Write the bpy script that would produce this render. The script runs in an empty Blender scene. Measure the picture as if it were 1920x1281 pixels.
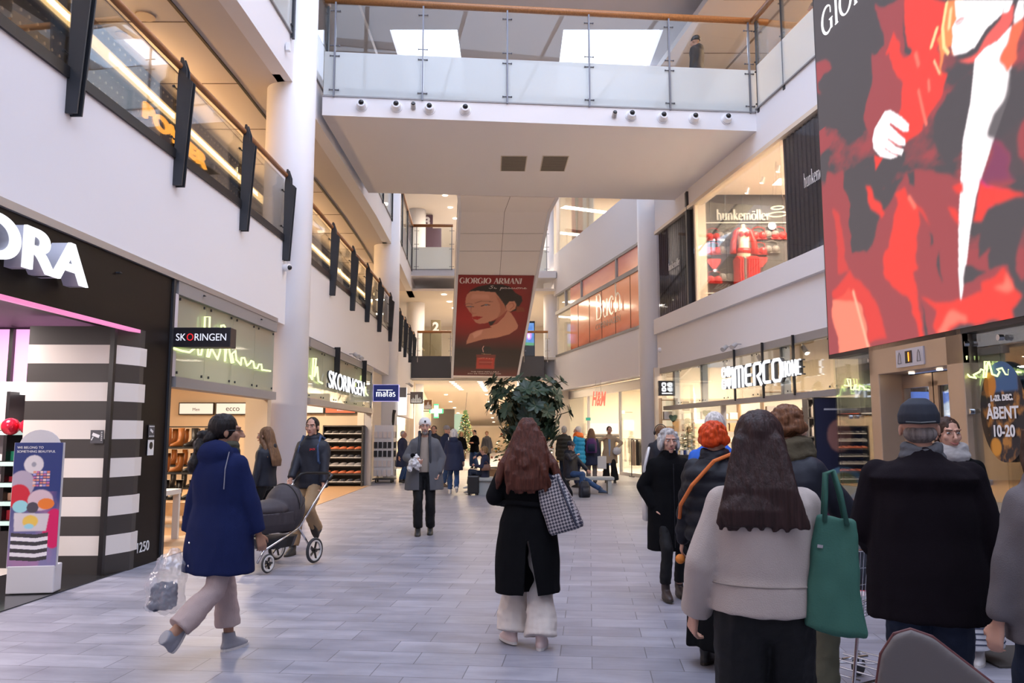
import bpy, bmesh, math, random
import numpy as np
from mathutils import Vector, Matrix, noise
random.seed(7)
SC = bpy.context.scene
COL = SC.collection
# ---------------------------------------------------------------- camera
F = 1500.0; CX = 960.0; CY = 640.5; HC = 1.6
TH = math.atan(171.5 / F)
cd = bpy.data.cameras.new('camera'); cam = bpy.data.objects.new('camera', cd); COL.objects.link(cam)
cam.location = (0, 0, HC); cam.rotation_euler = (math.pi / 2 + TH, 0, 0)
cd.sensor_width = 36; cd.lens = 36 * F / 1920; cd.clip_start = 0.05; cd.clip_end = 300
SC.camera = cam
cd.dof.use_dof = False
# ---------------------------------------------------------------- daylight and exposure
w = bpy.data.worlds.new('sky'); SC.world = w; w.use_nodes = True
bg = w.node_tree.nodes['Background']; bg.inputs[0].default_value = (0.70, 0.78, 1.0, 1); bg.inputs[1].default_value = 1.5
SC.view_settings.view_transform = 'Standard'; SC.view_settings.look = 'None'
SC.view_settings.gamma = 1; SC.view_settings.use_curve_mapping = False
SC.view_settings.exposure = 1.5
EK = 1 / 2 ** 1.5      # brings screens and signs to their own display brightness

def area_lamp(name, loc, sx, sy, power, col, rot=(0, 0, 0)):
    l = bpy.data.lights.new(name, 'AREA'); l.shape = 'RECTANGLE'; l.size = sx; l.size_y = sy
    l.energy = power; l.color = col
    o = bpy.data.objects.new(name, l); o.location = loc; o.rotation_euler = rot; COL.objects.link(o)
    return o
WARM = (1.0, 0.72, 0.45); SOFT = (1.0, 0.80, 0.60)
# store and gallery ceiling lighting (flush luminous fields at the ceilings), plus added fill uplights in the passage
UPR = (0, math.radians(-105), 0)
for y_ in (-1, 8, 17, 26, 35): area_lamp('gallery_strip_lamp', (-6.84, y_, 8.0), 0.14, 8, 34, (1.0, 0.58, 0.26), (0, math.radians(-100), 0))
for x_, y_ in ((-6.3, 12), (-8.5, 14), (-6.3, 18), (-8.5, 21), (-6.0, 22.5)): area_lamp('shoe_store_lamp', (x_, y_, 3.5), 0.6, 0.6, 70, SOFT)
for x_, y_ in ((-6.4, 3), (-6.4, 6), (-6.4, 9)): area_lamp('beauty_store_lamp', (x_, y_, 2.93), 0.7, 0.7, 45, (1.0, 0.86, 0.82))
for x_, y_ in ((7.4, 13.5), (7.2, 17), (6.8, 20.5), (6.3, 23.5)): area_lamp('home_store_lamp', (x_, y_, 3.9), 0.7, 0.7, 75, SOFT)
for x_, y_ in ((6.2, 29), (5.6, 32), (5.0, 35), (7.5, 30)): area_lamp('fashion_store_lamp', (x_, y_, 3.5), 0.8, 0.8, 90, (1.0, 0.83, 0.62))
for x_, y_ in ((7.6, 18), (8.4, 20), (7.4, 21)): area_lamp('lingerie_store_lamp', (x_, y_, 8.35), 0.6, 0.6, 95, SOFT)
for x_, y_ in ((4.6, 33), (3.5, 36.5)): area_lamp('boutique_lamp', (x_ + 1.5, y_, 8.3), 0.6, 0.6, 60, SOFT); area_lamp('upper_shop_lamp', (x_ + 1.5, y_, 13.3), 0.6, 0.6, 110, SOFT)
for y_ in (41, 45, 49): area_lamp('underpass_lamp', (-1.8, y_, 4.1), 3.0, 1.0, 150, (1.0, 0.78, 0.52))
for x_, a_ in ((-7.9, 25), (3.9, -25)): area_lamp('passage_fill_uplight', (x_, 54, 2.3), 0.3, 22, 1100, (1.0, 0.80, 0.56), (math.pi, math.radians(-a_), 0))  # uplights added only to brighten the dark sloping ceiling of the far passage
for y_ in (41, 46): area_lamp('far_gallery_lamp', (-1.5, y_, 8.45), 4.0, 0.5, 110, SOFT); area_lamp('far_gallery_lamp_three', (-1.5, y_, 13.55), 4.0, 0.5, 120, SOFT)
for y_ in (8, 14, 20): area_lamp('gallery_lamp_right_three', (9.2, y_, 12.9), 0.5, 2.5, 110, WARM)

# ---------------------------------------------------------------- materials
MATS = {}
def nt(m): return m.node_tree.nodes, m.node_tree.links
def srgb(r, g, b):
    f = lambda c: (c / 255 / 12.92) if c / 255 <= 0.04045 else ((c / 255 + 0.055) / 1.055) ** 2.4
    return (f(r), f(g), f(b))
def mat(name, col, rough=0.6, metal=0.0, bump=0.0, bscale=40.0, var=0.0, vscale=3.0, coat=0.0, stretch=(1, 1, 1), spec=0.5, sheen=0.0):
    if name in MATS: return MATS[name]
    m = bpy.data.materials.new(name); m.use_nodes = True; N, L = nt(m)
    p = N['Principled BSDF']; p.inputs['Base Color'].default_value = (*col, 1)
    p.inputs['Roughness'].default_value = rough; p.inputs['Metallic'].default_value = metal
    p.inputs['Coat Weight'].default_value = coat; p.inputs['Specular IOR Level'].default_value = spec
    p.inputs['Sheen Weight'].default_value = sheen
    if bump or var:
        tc = N.new('ShaderNodeTexCoord'); mp = N.new('ShaderNodeMapping'); mp.inputs['Scale'].default_value = stretch
        L.new(tc.outputs['Object'], mp.inputs['Vector'])
    if bump:
        n = N.new('ShaderNodeTexNoise'); n.inputs['Scale'].default_value = bscale; n.inputs['Detail'].default_value = 4
        L.new(mp.outputs[0], n.inputs['Vector'])
        b = N.new('ShaderNodeBump'); b.inputs['Strength'].default_value = bump; b.inputs['Distance'].default_value = 0.02
        L.new(n.outputs['Fac'], b.inputs['Height']); L.new(b.outputs[0], p.inputs['Normal'])
    if var:
        n = N.new('ShaderNodeTexNoise'); n.inputs['Scale'].default_value = vscale; n.inputs['Detail'].default_value = 5
        L.new(mp.outputs[0], n.inputs['Vector'])
        r = N.new('ShaderNodeValToRGB')
        r.color_ramp.elements[0].position = 0.3; r.color_ramp.elements[1].position = 0.7
        r.color_ramp.elements[0].color = (*[c * (1 - var) for c in col], 1)
        r.color_ramp.elements[1].color = (*[min(1, c * (1 + var)) for c in col], 1)
        L.new(n.outputs['Fac'], r.inputs['Fac']); L.new(r.outputs[0], p.inputs['Base Color'])
    MATS[name] = m
    return m
def emat(name, col, s=1.0):
    if name in MATS: return MATS[name]
    m = bpy.data.materials.new(name); m.use_nodes = True; N, L = nt(m)
    p = N['Principled BSDF']; p.inputs['Base Color'].default_value = (*[c * 0.3 for c in col], 1)
    p.inputs['Emission Color'].default_value = (*col, 1); p.inputs['Emission Strength'].default_value = s * EK
    MATS[name] = m; return m
def glassmat(name, tint=(0.96, 0.98, 0.97), refl=1.0, frost=0.0, fcol=(0.75, 0.85, 0.88), rough=0.0):
    if name in MATS: return MATS[name]
    m = bpy.data.materials.new(name); m.use_nodes = True; N, L = nt(m); N.clear()
    out = N.new('ShaderNodeOutputMaterial'); tr = N.new('ShaderNodeBsdfTransparent'); tr.inputs[0].default_value = (*tint, 1)
    gl = N.new('ShaderNodeBsdfGlossy'); gl.inputs['Roughness'].default_value = rough; gl.inputs[0].default_value = (0.95, 0.97, 1, 1)
    base = tr.outputs[0]
    if frost:
        df = N.new('ShaderNodeBsdfDiffuse'); df.inputs[0].default_value = (*fcol, 1)
        tl = N.new('ShaderNodeBsdfTranslucent'); tl.inputs[0].default_value = (*fcol, 1)
        mm = N.new('ShaderNodeMixShader'); mm.inputs[0].default_value = 0.45
        L.new(df.outputs[0], mm.inputs[1]); L.new(tl.outputs[0], mm.inputs[2])
        m2 = N.new('ShaderNodeMixShader'); m2.inputs[0].default_value = frost
        L.new(base, m2.inputs[1]); L.new(mm.outputs[0], m2.inputs[2]); base = m2.outputs[0]
    fr = N.new('ShaderNodeFresnel'); fr.inputs[0].default_value = 1.5
    mu = N.new('ShaderNodeMath'); mu.operation = 'MULTIPLY'; mu.inputs[1].default_value = refl * 0.55
    L.new(fr.outputs[0], mu.inputs[0]); mx = N.new('ShaderNodeMixShader')
    L.new(mu.outputs[0], mx.inputs[0]); L.new(base, mx.inputs[1]); L.new(gl.outputs[0], mx.inputs[2])
    L.new(mx.outputs[0], out.inputs[0]); MATS[name] = m; return m
def vcmat(name, emit=0.0, rough=0.4, spec=0.3):
    if name in MATS: return MATS[name]
    m = bpy.data.materials.new(name); m.use_nodes = True; N, L = nt(m); p = N['Principled BSDF']
    a = N.new('ShaderNodeVertexColor'); a.layer_name = 'Col'
    p.inputs['Roughness'].default_value = rough; p.inputs['Specular IOR Level'].default_value = spec
    if emit:
        p.inputs['Base Color'].default_value = (0.02, 0.02, 0.02, 1)
        L.new(a.outputs[0], p.inputs['Emission Color']); p.inputs['Emission Strength'].default_value = emit * EK
    else: L.new(a.outputs[0], p.inputs['Base Color'])
    MATS[name] = m; return m

WHITE = mat('white_plaster', (0.76, 0.75, 0.775), 0.8, bump=0.05, bscale=120)
SOFFIT = mat('soffit_plaster', (0.62, 0.57, 0.54), 0.85, bump=0.04, bscale=100)
CREAM = mat('cream_plaster', (0.78, 0.70, 0.60), 0.8)
STEEL = mat('charcoal_steel', (0.035, 0.038, 0.045), 0.45, 0.3)
BLACK = mat('black_satin', (0.012, 0.011, 0.012), 0.35)
ALU = mat('brushed_aluminium', (0.42, 0.41, 0.42), 0.42, 0.7)
GREYM = mat('grey_painted_metal', (0.30, 0.29, 0.29), 0.5, 0.2)
WOOD = mat('oak_handrail', (0.36, 0.15, 0.05), 0.4, var=0.25, vscale=6, stretch=(8, 0.6, 8))
GLASS = glassmat('clear_glass')
GLASSD = glassmat('shop_glass', (0.93, 0.95, 0.93))
FROST = glassmat('frosted_glass', frost=0.88, fcol=(0.82, 0.85, 0.84))
FROSTG = glassmat('frosted_green_glass', frost=0.80, fcol=(0.46, 0.50, 0.42))
CHROME = mat('chrome', (0.7, 0.7, 0.72), 0.15, 1.0)
DARKW = mat('dark_shopfront', (0.03, 0.028, 0.026), 0.5)
LAMPM = emat('lamp_glow', (1.0, 0.85, 0.65), 9.0)
STRIP = emat('warm_light_strip', (1.0, 0.62, 0.26), 1.6)

# ---------------------------------------------------------------- mesh helpers
class MB:
    def __init__(s): s.v = []; s.f = []; s.mi = []; s.m = 0
    def add(s, vs, fs):
        b = len(s.v); s.v += [tuple(v) for v in vs]; s.f += [tuple(b + i for i in f) for f in fs]; s.mi += [s.m] * len(fs); return s
    def box(s, c, d, rot=None):
        hx, hy, hz = d[0] / 2, d[1] / 2, d[2] / 2
        vs = [Vector((x, y, z)) for x in (-hx, hx) for y in (-hy, hy) for z in (-hz, hz)]
        if rot is not None:
            R = Matrix.Rotation(rot, 3, 'Z') if isinstance(rot, (int, float)) else rot
            vs = [R @ v for v in vs]
        c = Vector(c)
        return s.add([v + c for v in vs], [(0, 1, 3, 2), (4, 6, 7, 5), (0, 4, 5, 1), (2, 3, 7, 6), (0, 2, 6, 4), (1, 5, 7, 3)])
    def hexa(s, p):   # 8 points: bottom 4 ccw, top 4
        return s.add(p, [(3, 2, 1, 0), (4, 5, 6, 7), (0, 1, 5, 4), (1, 2, 6, 5), (2, 3, 7, 6), (3, 0, 4, 7)])
    def beam(s, a, b, w, h, up=(0, 0, 1)):
        a = Vector(a); b = Vector(b); d = (b - a).normalized(); u = Vector(up)
        if abs(d.dot(u)) > 0.99: u = Vector((0, 1, 0))
        r = d.cross(u).normalized(); u = r.cross(d).normalized()
        P = []
        for q in (a, b):
            P += [q - r * w / 2 - u * h / 2, q + r * w / 2 - u * h / 2, q + r * w / 2 + u * h / 2, q - r * w / 2 + u * h / 2]
        return s.add(P, [(3, 2, 1, 0), (4, 5, 6, 7), (0, 1, 5, 4), (1, 2, 6, 5), (2, 3, 7, 6), (3, 0, 4, 7)])
    def cyl(s, a, b, r0, r1=None, n=14, caps=True):
        if r1 is None: r1 = r0
        a = Vector(a); b = Vector(b); d = (b - a).normalized(); u = Vector((0, 0, 1)) if abs(d.z) < 0.95 else Vector((1, 0, 0))
        r = d.cross(u).normalized(); u = r.cross(d)
        P = []
        for q, rr in ((a, r0), (b, r1)):
            for i in range(n):
                t = 2 * math.pi * i / n; P.append(q + (r * math.cos(t) + u * math.sin(t)) * rr)
        fs = [(i, (i + 1) % n, n + (i + 1) % n, n + i) for i in range(n)]
        if caps: fs += [tuple(range(n - 1, -1, -1)), tuple(range(n, 2 * n))]
        return s.add(P, fs)
    def tube(s, pts, r, n=8, closed=False):
        pts = [Vector(p) for p in pts]; m = len(pts); P = []; pr = None
        rr = r if isinstance(r, (list, tuple)) else [r] * m
        for i, p in enumerate(pts):
            d = (pts[(i + 1) % m] - pts[i - 1]) if (closed or 0 < i < m - 1) else ((pts[1] - pts[0]) if i == 0 else (pts[-1] - pts[-2]))
            d.normalize()
            if pr is None: pr = d.cross(Vector((0, 0, 1)) if abs(d.z) < 0.9 else Vector((1, 0, 0))).normalized()
            else:
                pr = pr - d * pr.dot(d)
                pr = pr.normalized() if pr.length > 1e-6 else d.cross(Vector((0.3, 0.5, 0.8))).normalized()
            u = d.cross(pr)
            P += [p + (pr * math.cos(2 * math.pi * k / n) + u * math.sin(2 * math.pi * k / n)) * rr[i] for k in range(n)]
        fs = []
        for i in range(m if closed else m - 1):
            a = i * n; b = ((i + 1) % m) * n
            fs += [(a + k, a + (k + 1) % n, b + (k + 1) % n, b + k) for k in range(n)]
        if not closed: fs += [tuple(range(n - 1, -1, -1)), tuple(range((m - 1) * n, m * n))]
        return s.add(P, fs)
    def ell(s, c, r, R=None, n=14, m=9):
        c = Vector(c); r = (r, r, r) if isinstance(r, (int, float)) else r; P = [Vector((0, 0, -1))]
        for j in range(1, m):
            a = -math.pi / 2 + math.pi * j / m
            for i in range(n): t = 2 * math.pi * i / n; P.append(Vector((math.cos(a) * math.cos(t), math.cos(a) * math.sin(t), math.sin(a))))
        P.append(Vector((0, 0, 1)))
        P = [Vector((p.x * r[0], p.y * r[1], p.z * r[2])) for p in P]
        if R is not None: P = [R @ p for p in P]
        fs = [(0, 1 + (i + 1) % n, 1 + i) for i in range(n)]
        for j in range(m - 2):
            a = 1 + j * n; b = a + n; fs += [(a + i, a + (i + 1) % n, b + (i + 1) % n, b + i) for i in range(n)]
        a = 1 + (m - 2) * n; fs += [(a + i, a + (i + 1) % n, len(P) - 1) for i in range(n)]
        return s.add([p + c for p in P], fs)
    def cap(s, a, b, r0, r1=None, n=12):
        if r1 is None: r1 = r0
        s.cyl(a, b, r0, r1, n); s.ell(a, r0, n=n, m=7); s.ell(b, r1, n=n, m=7); return s
    def loft(s, rings, n=26, e=2.2, caps=True):   # (cx,cy,cz,rx,ry[,tilt matrix])
        P = []
        for g in rings:
            cx, cy, cz, rx, ry = g[:5]; R = g[5] if len(g) > 5 else None
            for i in range(n):
                t = 2 * math.pi * i / n; c, q = math.cos(t), math.sin(t)
                v = Vector((rx * math.copysign(abs(c) ** (2 / e), c), ry * math.copysign(abs(q) ** (2 / e), q), 0))
                if R is not None: v = R @ v
                P.append(v + Vector((cx, cy, cz)))
        fs = []
        for j in range(len(rings) - 1):
            a = j * n; b = a + n; fs += [(a + i, a + (i + 1) % n, b + (i + 1) % n, b + i) for i in range(n)]
        if caps: fs += [tuple(range(n - 1, -1, -1)), tuple(range((len(rings) - 1) * n, len(rings) * n))]
        return s.add(P, fs)
    def prism(s, poly, o, ux, uy, th):   # polygon in plane (o,ux,uy) extruded by th along ux x uy
        o = Vector(o); ux = Vector(ux); uy = Vector(uy); nn = ux.cross(uy).normalized() * th; n = len(poly)
        P = [o + ux * p[0] + uy * p[1] for p in poly]; P += [p + nn for p in P]
        return s.add(P, [tuple(range(n - 1, -1, -1)), tuple(range(n, 2 * n))] + [(i, (i + 1) % n, n + (i + 1) % n, n + i) for i in range(n)])
    def mesh(s, name, mats, smooth=False, merge=False):
        me = bpy.data.meshes.new(name); me.from_pydata([tuple(v) for v in s.v], [], s.f)
        mats = mats if isinstance(mats, (list, tuple)) else [mats]
        for m in mats: me.materials.append(m)
        if len(mats) > 1: me.polygons.foreach_set('material_index', s.mi)
        bm = bmesh.new(); bm.from_mesh(me)
        if merge: bmesh.ops.remove_doubles(bm, verts=bm.verts, dist=1e-4)
        bmesh.ops.recalc_face_normals(bm, faces=bm.faces); bm.to_mesh(me); bm.free()
        if smooth: me.shade_smooth()
        me.update(); return me
    def build(s, name, mats, parent=None, smooth=False, bev=0):
        o = bpy.data.objects.new(name, s.mesh(name, mats, smooth)); COL.objects.link(o)
        if parent is not None: o.parent = parent
        if bev:
            md = o.modifiers.new('bevel', 'BEVEL'); md.width = bev; md.segments = 2; md.limit_method = 'ANGLE'
        return o
def tag(o, label=None, cat=None, group=None, kind=None):
    if label: o['label'] = label
    if cat: o['category'] = cat
    if group: o['group'] = group
    if kind: o['kind'] = kind
    return o
def empty(name, loc, rz=0.0, label=None, cat=None, group=None):
    o = bpy.data.objects.new(name, None); o.empty_display_size = 0.1; o.location = loc; o.rotation_euler = (0, 0, rz); COL.objects.link(o)
    return tag(o, label, cat, group)
def struct(mb, name, mats, **k):
    o = mb.build(name, mats, **k); o['kind'] = 'structure'; return o
def kids(o): return [c for c in bpy.data.objects if c.parent == o]
def copy_tree(o, parent=None):
    ch = kids(o); c = o.copy(); COL.objects.link(c)
    if parent is not None: c.parent = parent
    for q in ch: copy_tree(q, c)
    return c
def place(o, loc, rz=0.0, label=None, group=None, sc=None):
    c = copy_tree(o); c.location = loc; c.rotation_euler = (0, 0, rz)
    if sc: c.scale = (sc, sc, sc) if isinstance(sc, (int, float)) else sc
    if label: c['label'] = label
    if group: c['group'] = group
    return c
def to_pt(x, y, d):       # point at forward distance d on the sight line of a photo pixel (used to measure the place)
    u = x - CX; v = y - CY; r = Vector((u, F * math.cos(TH) + v * math.sin(TH), F * math.sin(TH) - v * math.cos(TH)))
    return Vector((0, 0, HC)) + r * (d / r.y)
def on_floor(x, y, z=0.0):
    u = x - CX; v = y - CY; r = Vector((u, F * math.cos(TH) + v * math.sin(TH), F * math.sin(TH) - v * math.cos(TH)))
    return Vector((0, 0, HC)) + r * ((z - HC) / r.z)
# facade lines of the mall in plan
LP = [(-4.9, -12), (-4.6, 7), (-4.4, 12.5), (-4.34, 15), (-4.33, 20), (-4.34, 25), (-4.42, 28.5), (-4.6, 32.6), (-5.0, 41), (-6, 60)]
RP = [(9.97, -12), (6.1, 15.1), (4.66, 25.2), (4.42, 27.9), (2.13, 38.6), (0.3, 46.8)]
def fx(side, d):
    P = LP if side == 'L' else RP
    for a, b in zip(P[:-1], P[1:]):
        if d <= b[1] or b is P[-1]: return a[0] + (b[0] - a[0]) * (d - a[1]) / (b[1] - a[1])
def sg(side): return -1 if side == 'L' else 1
def fpt(side, d, z, o=0.0): return Vector((fx(side, d) + sg(side) * o, d, z))
def fac(mb, side, d0, d1, z0, z1, o0=0.0, o1=0.2):
    P = LP if side == 'L' else RP
    ds = [d0] + [p[1] for p in P if d0 + 1e-3 < p[1] < d1 - 1e-3] + [d1]
    for a, b in zip(ds[:-1], ds[1:]):
        mb.hexa([fpt(side, a, z0, o0), fpt(side, b, z0, o0), fpt(side, b, z0, o1), fpt(side, a, z0, o1),
                 fpt(side, a, z1, o0), fpt(side, b, z1, o0), fpt(side, b, z1, o1), fpt(side, a, z1, o1)])
    return mb
def fdir(side, d): return (fpt(side, d + 0.1, 0) - fpt(side, d - 0.1, 0)).normalized()
# ---------------------------------------------------------------- lettering
def text(parent, name, s, size, o, ux, uy, m, th=0.01, align='LEFT', bold=0.0, sx=1.0, label=None, shear=0.0, space=1.0):
    cu = bpy.data.curves.new(name, 'FONT'); cu.body = s; cu.size = size; cu.extrude = th / 2; cu.align_x = align; cu.align_y = 'BOTTOM_BASELINE'
    cu.offset = bold; cu.shear = shear; cu.space_character = space
    t = bpy.data.objects.new(name, cu); COL.objects.link(t); bpy.context.view_layer.update()
    me = bpy.data.meshes.new_from_object(t.evaluated_get(bpy.context.evaluated_depsgraph_get())); bpy.data.objects.remove(t); bpy.data.curves.remove(cu)
    me.materials.clear(); me.materials.append(m); me.name = name
    ux = Vector(ux).normalized(); uy = Vector(uy).normalized(); n = ux.cross(uy).normalized(); o = Vector(o)
    for v in me.vertices: v.co = o + ux * v.co.x * sx + uy * v.co.y + n * (v.co.z + th / 2)
    ob = bpy.data.objects.new(name, me); COL.objects.link(ob)
    if parent is not None: ob.parent = parent
    if label: ob['label'] = label
    return ob
def stroke(mb, pts, w, o, ux, uy, th, closed=False):
    """flat ribbon of varying width along a polyline in the plane (o,ux,uy)"""
    ux = Vector(ux).normalized(); uy = Vector(uy).normalized(); nn = ux.cross(uy).normalized(); o = Vector(o)
    pts = [Vector(p) for p in pts]; m = len(pts); ws = w if isinstance(w, (list, tuple)) else [w] * m
    Lr = []
    for i in range(m):
        d = (pts[(i + 1) % m] - pts[i - 1]) if (closed or 0 < i < m - 1) else ((pts[1] - pts[0]) if i == 0 else pts[-1] - pts[-2])
        d = d.normalized(); q = Vector((-d.y, d.x)); Lr.append((pts[i] + q * ws[i] / 2, pts[i] - q * ws[i] / 2))
    P = []
    for a, b in Lr:
        for z in (0, th):
            P += [o + ux * a.x + uy * a.y + nn * z, o + ux * b.x + uy * b.y + nn * z]
    fs = []
    for i in range(m if closed else m - 1):
        a = 4 * i; b = 4 * ((i + 1) % m)
        fs += [(a, a + 1, b + 1, b), (a + 2, b + 2, b + 3, a + 3), (a, b, b + 2, a + 2), (a + 1, a + 3, b + 3, b + 1)]
    if not closed: fs += [(0, 2, 3, 1), (4 * m - 4, 4 * m - 3, 4 * m - 1, 4 * m - 2)]
    mb.add(P, fs)
def arc(cx, cy, rx, ry, a0, a1, n=14):
    return [(cx + rx * math.cos(math.radians(a0 + (a1 - a0) * i / n)), cy + ry * math.sin(math.radians(a0 + (a1 - a0) * i / n))) for i in range(n + 1)]
# thick-and-thin roman letters: list of (points, width or widths), unit cap height, second value is advance
T_, K_ = 0.035, 0.115
def wv(n, lo=T_, hi=K_, ph=0): return [lo + (hi - lo) * abs(math.cos(math.pi * (i / n) + ph)) for i in range(n + 1)]
def serif(x, y, w=0.2): return ([(x - w / 2, y), (x + w / 2, y)], T_)
SER = {
 'I': ([([(0.15, 0), (0.15, 1)], K_), serif(0.15, 0.0175), serif(0.15, 0.9825)], 0.38),
 'G': ([(arc(0.42, 0.5, 0.38, 0.5, 50, 310, 20), [T_ + (K_ - T_) * math.sin(math.pi * i / 20) for i in range(21)]), ([(0.7, 0.05), (0.7, 0.4)], K_), serif(0.68, 0.42, 0.24), ([(0.67, 0.85), (0.67, 0.65)], T_)], 0.92),
 'O': ([(arc(0.42, 0.5, 0.38, 0.49, 0, 360, 28)[:-1], [T_ + (K_ - T_) * abs(math.cos(math.radians(360 * i / 28))) for i in range(28)])], 0.93),
 'R': ([([(0.15, 0), (0.15, 1)], K_), serif(0.15, 0.0175), serif(0.15, 0.9825), ([(0.15, 0.98), (0.4, 0.98)], T_), (arc(0.4, 0.74, 0.2, 0.24, 90, -90, 10), wv(10, T_, K_, math.pi / 2)), ([(0.4, 0.5), (0.15, 0.5)], T_), ([(0.38, 0.5), (0.68, 0.0)], K_), serif(0.7, 0.0175, 0.14)], 0.8),
 'A': ([([(0.08, 0), (0.38, 1)], T_), ([(0.38, 1), (0.7, 0)], K_), ([(0.2, 0.34), (0.58, 0.34)], T_), serif(0.08, 0.0175, 0.18), serif(0.7, 0.0175, 0.22)], 0.82),
 'M': ([([(0.12, 0), (0.12, 1)], T_), ([(0.12, 1), (0.45, 0.05)], K_), ([(0.45, 0.05), (0.8, 1)], T_), ([(0.82, 0), (0.82, 1)], K_), serif(0.12, 0.0175, 0.18), serif(0.82, 0.0175, 0.22), serif(0.1, 0.9825, 0.16), serif(0.84, 0.9825, 0.18)], 1.02),
 'N': ([([(0.12, 0), (0.12, 1)], T_), ([(0.12, 1), (0.72, 0)], K_), ([(0.72, 0), (0.72, 1)], T_), serif(0.12, 0.0175, 0.2), serif(0.72, 0.9825, 0.2), serif(0.08, 0.9825, 0.14)], 0.88),
 'B': ([([(0.15, 0), (0.15, 1)], K_), serif(0.13, 0.0175, 0.16), serif(0.13, 0.9825, 0.16), ([(0.15, 0.98), (0.38, 0.98)], T_), (arc(0.38, 0.75, 0.18, 0.23, 90, -90, 10), wv(10, T_, K_, math.pi / 2)), ([(0.15, 0.52), (0.4, 0.52)], T_), (arc(0.4, 0.27, 0.22, 0.25, 90, -90, 10), wv(10, T_, K_, math.pi / 2)), ([(0.15, 0.02), (0.4, 0.02)], T_)], 0.76),
 'u': ([([(0.12, 0.66), (0.12, 0.2)], K_), (arc(0.3, 0.2, 0.18, 0.2, 180, 300, 8), T_ * 1.4), ([(0.5, 0.66), (0.5, 0.0)], K_), serif(0.09, 0.65, 0.14), serif(0.46, 0.65, 0.14), serif(0.55, 0.0175, 0.12)], 0.68),
 'c': ([(arc(0.3, 0.33, 0.24, 0.33, 50, 310, 16), [T_ + (K_ - T_) * math.sin(math.pi * i / 16) for i in range(17)]), ([(0.44, 0.58), (0.44, 0.5)], K_)], 0.56),
 'h': ([([(0.14, 0), (0.14, 1.05)], K_), serif(0.14, 0.0175, 0.2), serif(0.1, 1.04, 0.14), (arc(0.34, 0.44, 0.19, 0.22, 150, 0, 10), wv(10, T_, K_ * 0.9, math.pi / 2 + 1.2)), ([(0.53, 0.44), (0.53, 0)], K_), serif(0.53, 0.0175, 0.2)], 0.72),
 'n': ([([(0.14, 0), (0.14, 0.66)], K_), serif(0.14, 0.0175, 0.2), serif(0.1, 0.65, 0.14), (arc(0.34, 0.44, 0.19, 0.22, 150, 0, 10), T_ * 1.6), ([(0.53, 0.44), (0.53, 0)], K_), serif(0.53, 0.0175, 0.2)], 0.72),
 'k': ([([(0.14, 0), (0.14, 1.05)], K_), serif(0.14, 0.0175, 0.2), serif(0.1, 1.04, 0.14), ([(0.2, 0.28), (0.48, 0.64)], T_), ([(0.28, 0.36), (0.56, 0)], K_), serif(0.48, 0.65, 0.18), serif(0.57, 0.0175, 0.18)], 0.68),
 'e': ([(arc(0.3, 0.33, 0.24, 0.33, 8, 318, 18), [T_ + (K_ - T_) * abs(math.sin(math.radians(8 + 310 * i / 18 + 90))) for i in range(19)]), ([(0.1, 0.38), (0.53, 0.38)], T_)], 0.6),
 'm': ([([(0.14, 0), (0.14, 0.66)], K_), serif(0.14, 0.0175, 0.2), serif(0.1, 0.65, 0.14), (arc(0.32, 0.44, 0.17, 0.22, 150, 0, 10), T_ * 1.6), ([(0.49, 0.44), (0.49, 0)], K_), serif(0.49, 0.0175, 0.18), (arc(0.68, 0.44, 0.17, 0.22, 150, 0, 10), T_ * 1.6), ([(0.85, 0.44), (0.85, 0)], K_), serif(0.85, 0.0175, 0.18)], 1.02),
 'o': ([(arc(0.31, 0.33, 0.25, 0.32, 0, 360, 22)[:-1], [T_ + (K_ - T_) * abs(math.cos(math.radians(360 * i / 22))) for i in range(22)])], 0.64),
 'l': ([([(0.14, 0), (0.14, 1.05)], K_), serif(0.14, 0.0175, 0.2), serif(0.1, 1.04, 0.14)], 0.32),
 'r': ([([(0.14, 0), (0.14, 0.66)], K_), serif(0.14, 0.0175, 0.2), serif(0.1, 0.65, 0.14), (arc(0.34, 0.48, 0.16, 0.17, 150, 50, 6), T_ * 2.2)], 0.48),
 'a': ([(arc(0.26, 0.46, 0.17, 0.19, 150, 0, 8), T_ * 1.8), ([(0.43, 0.46), (0.43, 0.04)], K_), (arc(0.27, 0.19, 0.17, 0.18, 60, 300, 12), K_ * 0.7), serif(0.49, 0.02, 0.1)], 0.58),
 't': ([([(0.16, 0.9), (0.16, 0.14)], K_), (arc(0.27, 0.14, 0.11, 0.13, 180, 300, 6), T_ * 1.6), ([(0.02, 0.64), (0.36, 0.64)], T_)], 0.42),
 's': ([(arc(0.24, 0.49, 0.15, 0.15, 40, 230, 9) + arc(0.24, 0.17, 0.16, 0.16, 60, -140, 9), K_ * 0.7)], 0.46),
 ' ': ([], 0.45)}
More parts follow.
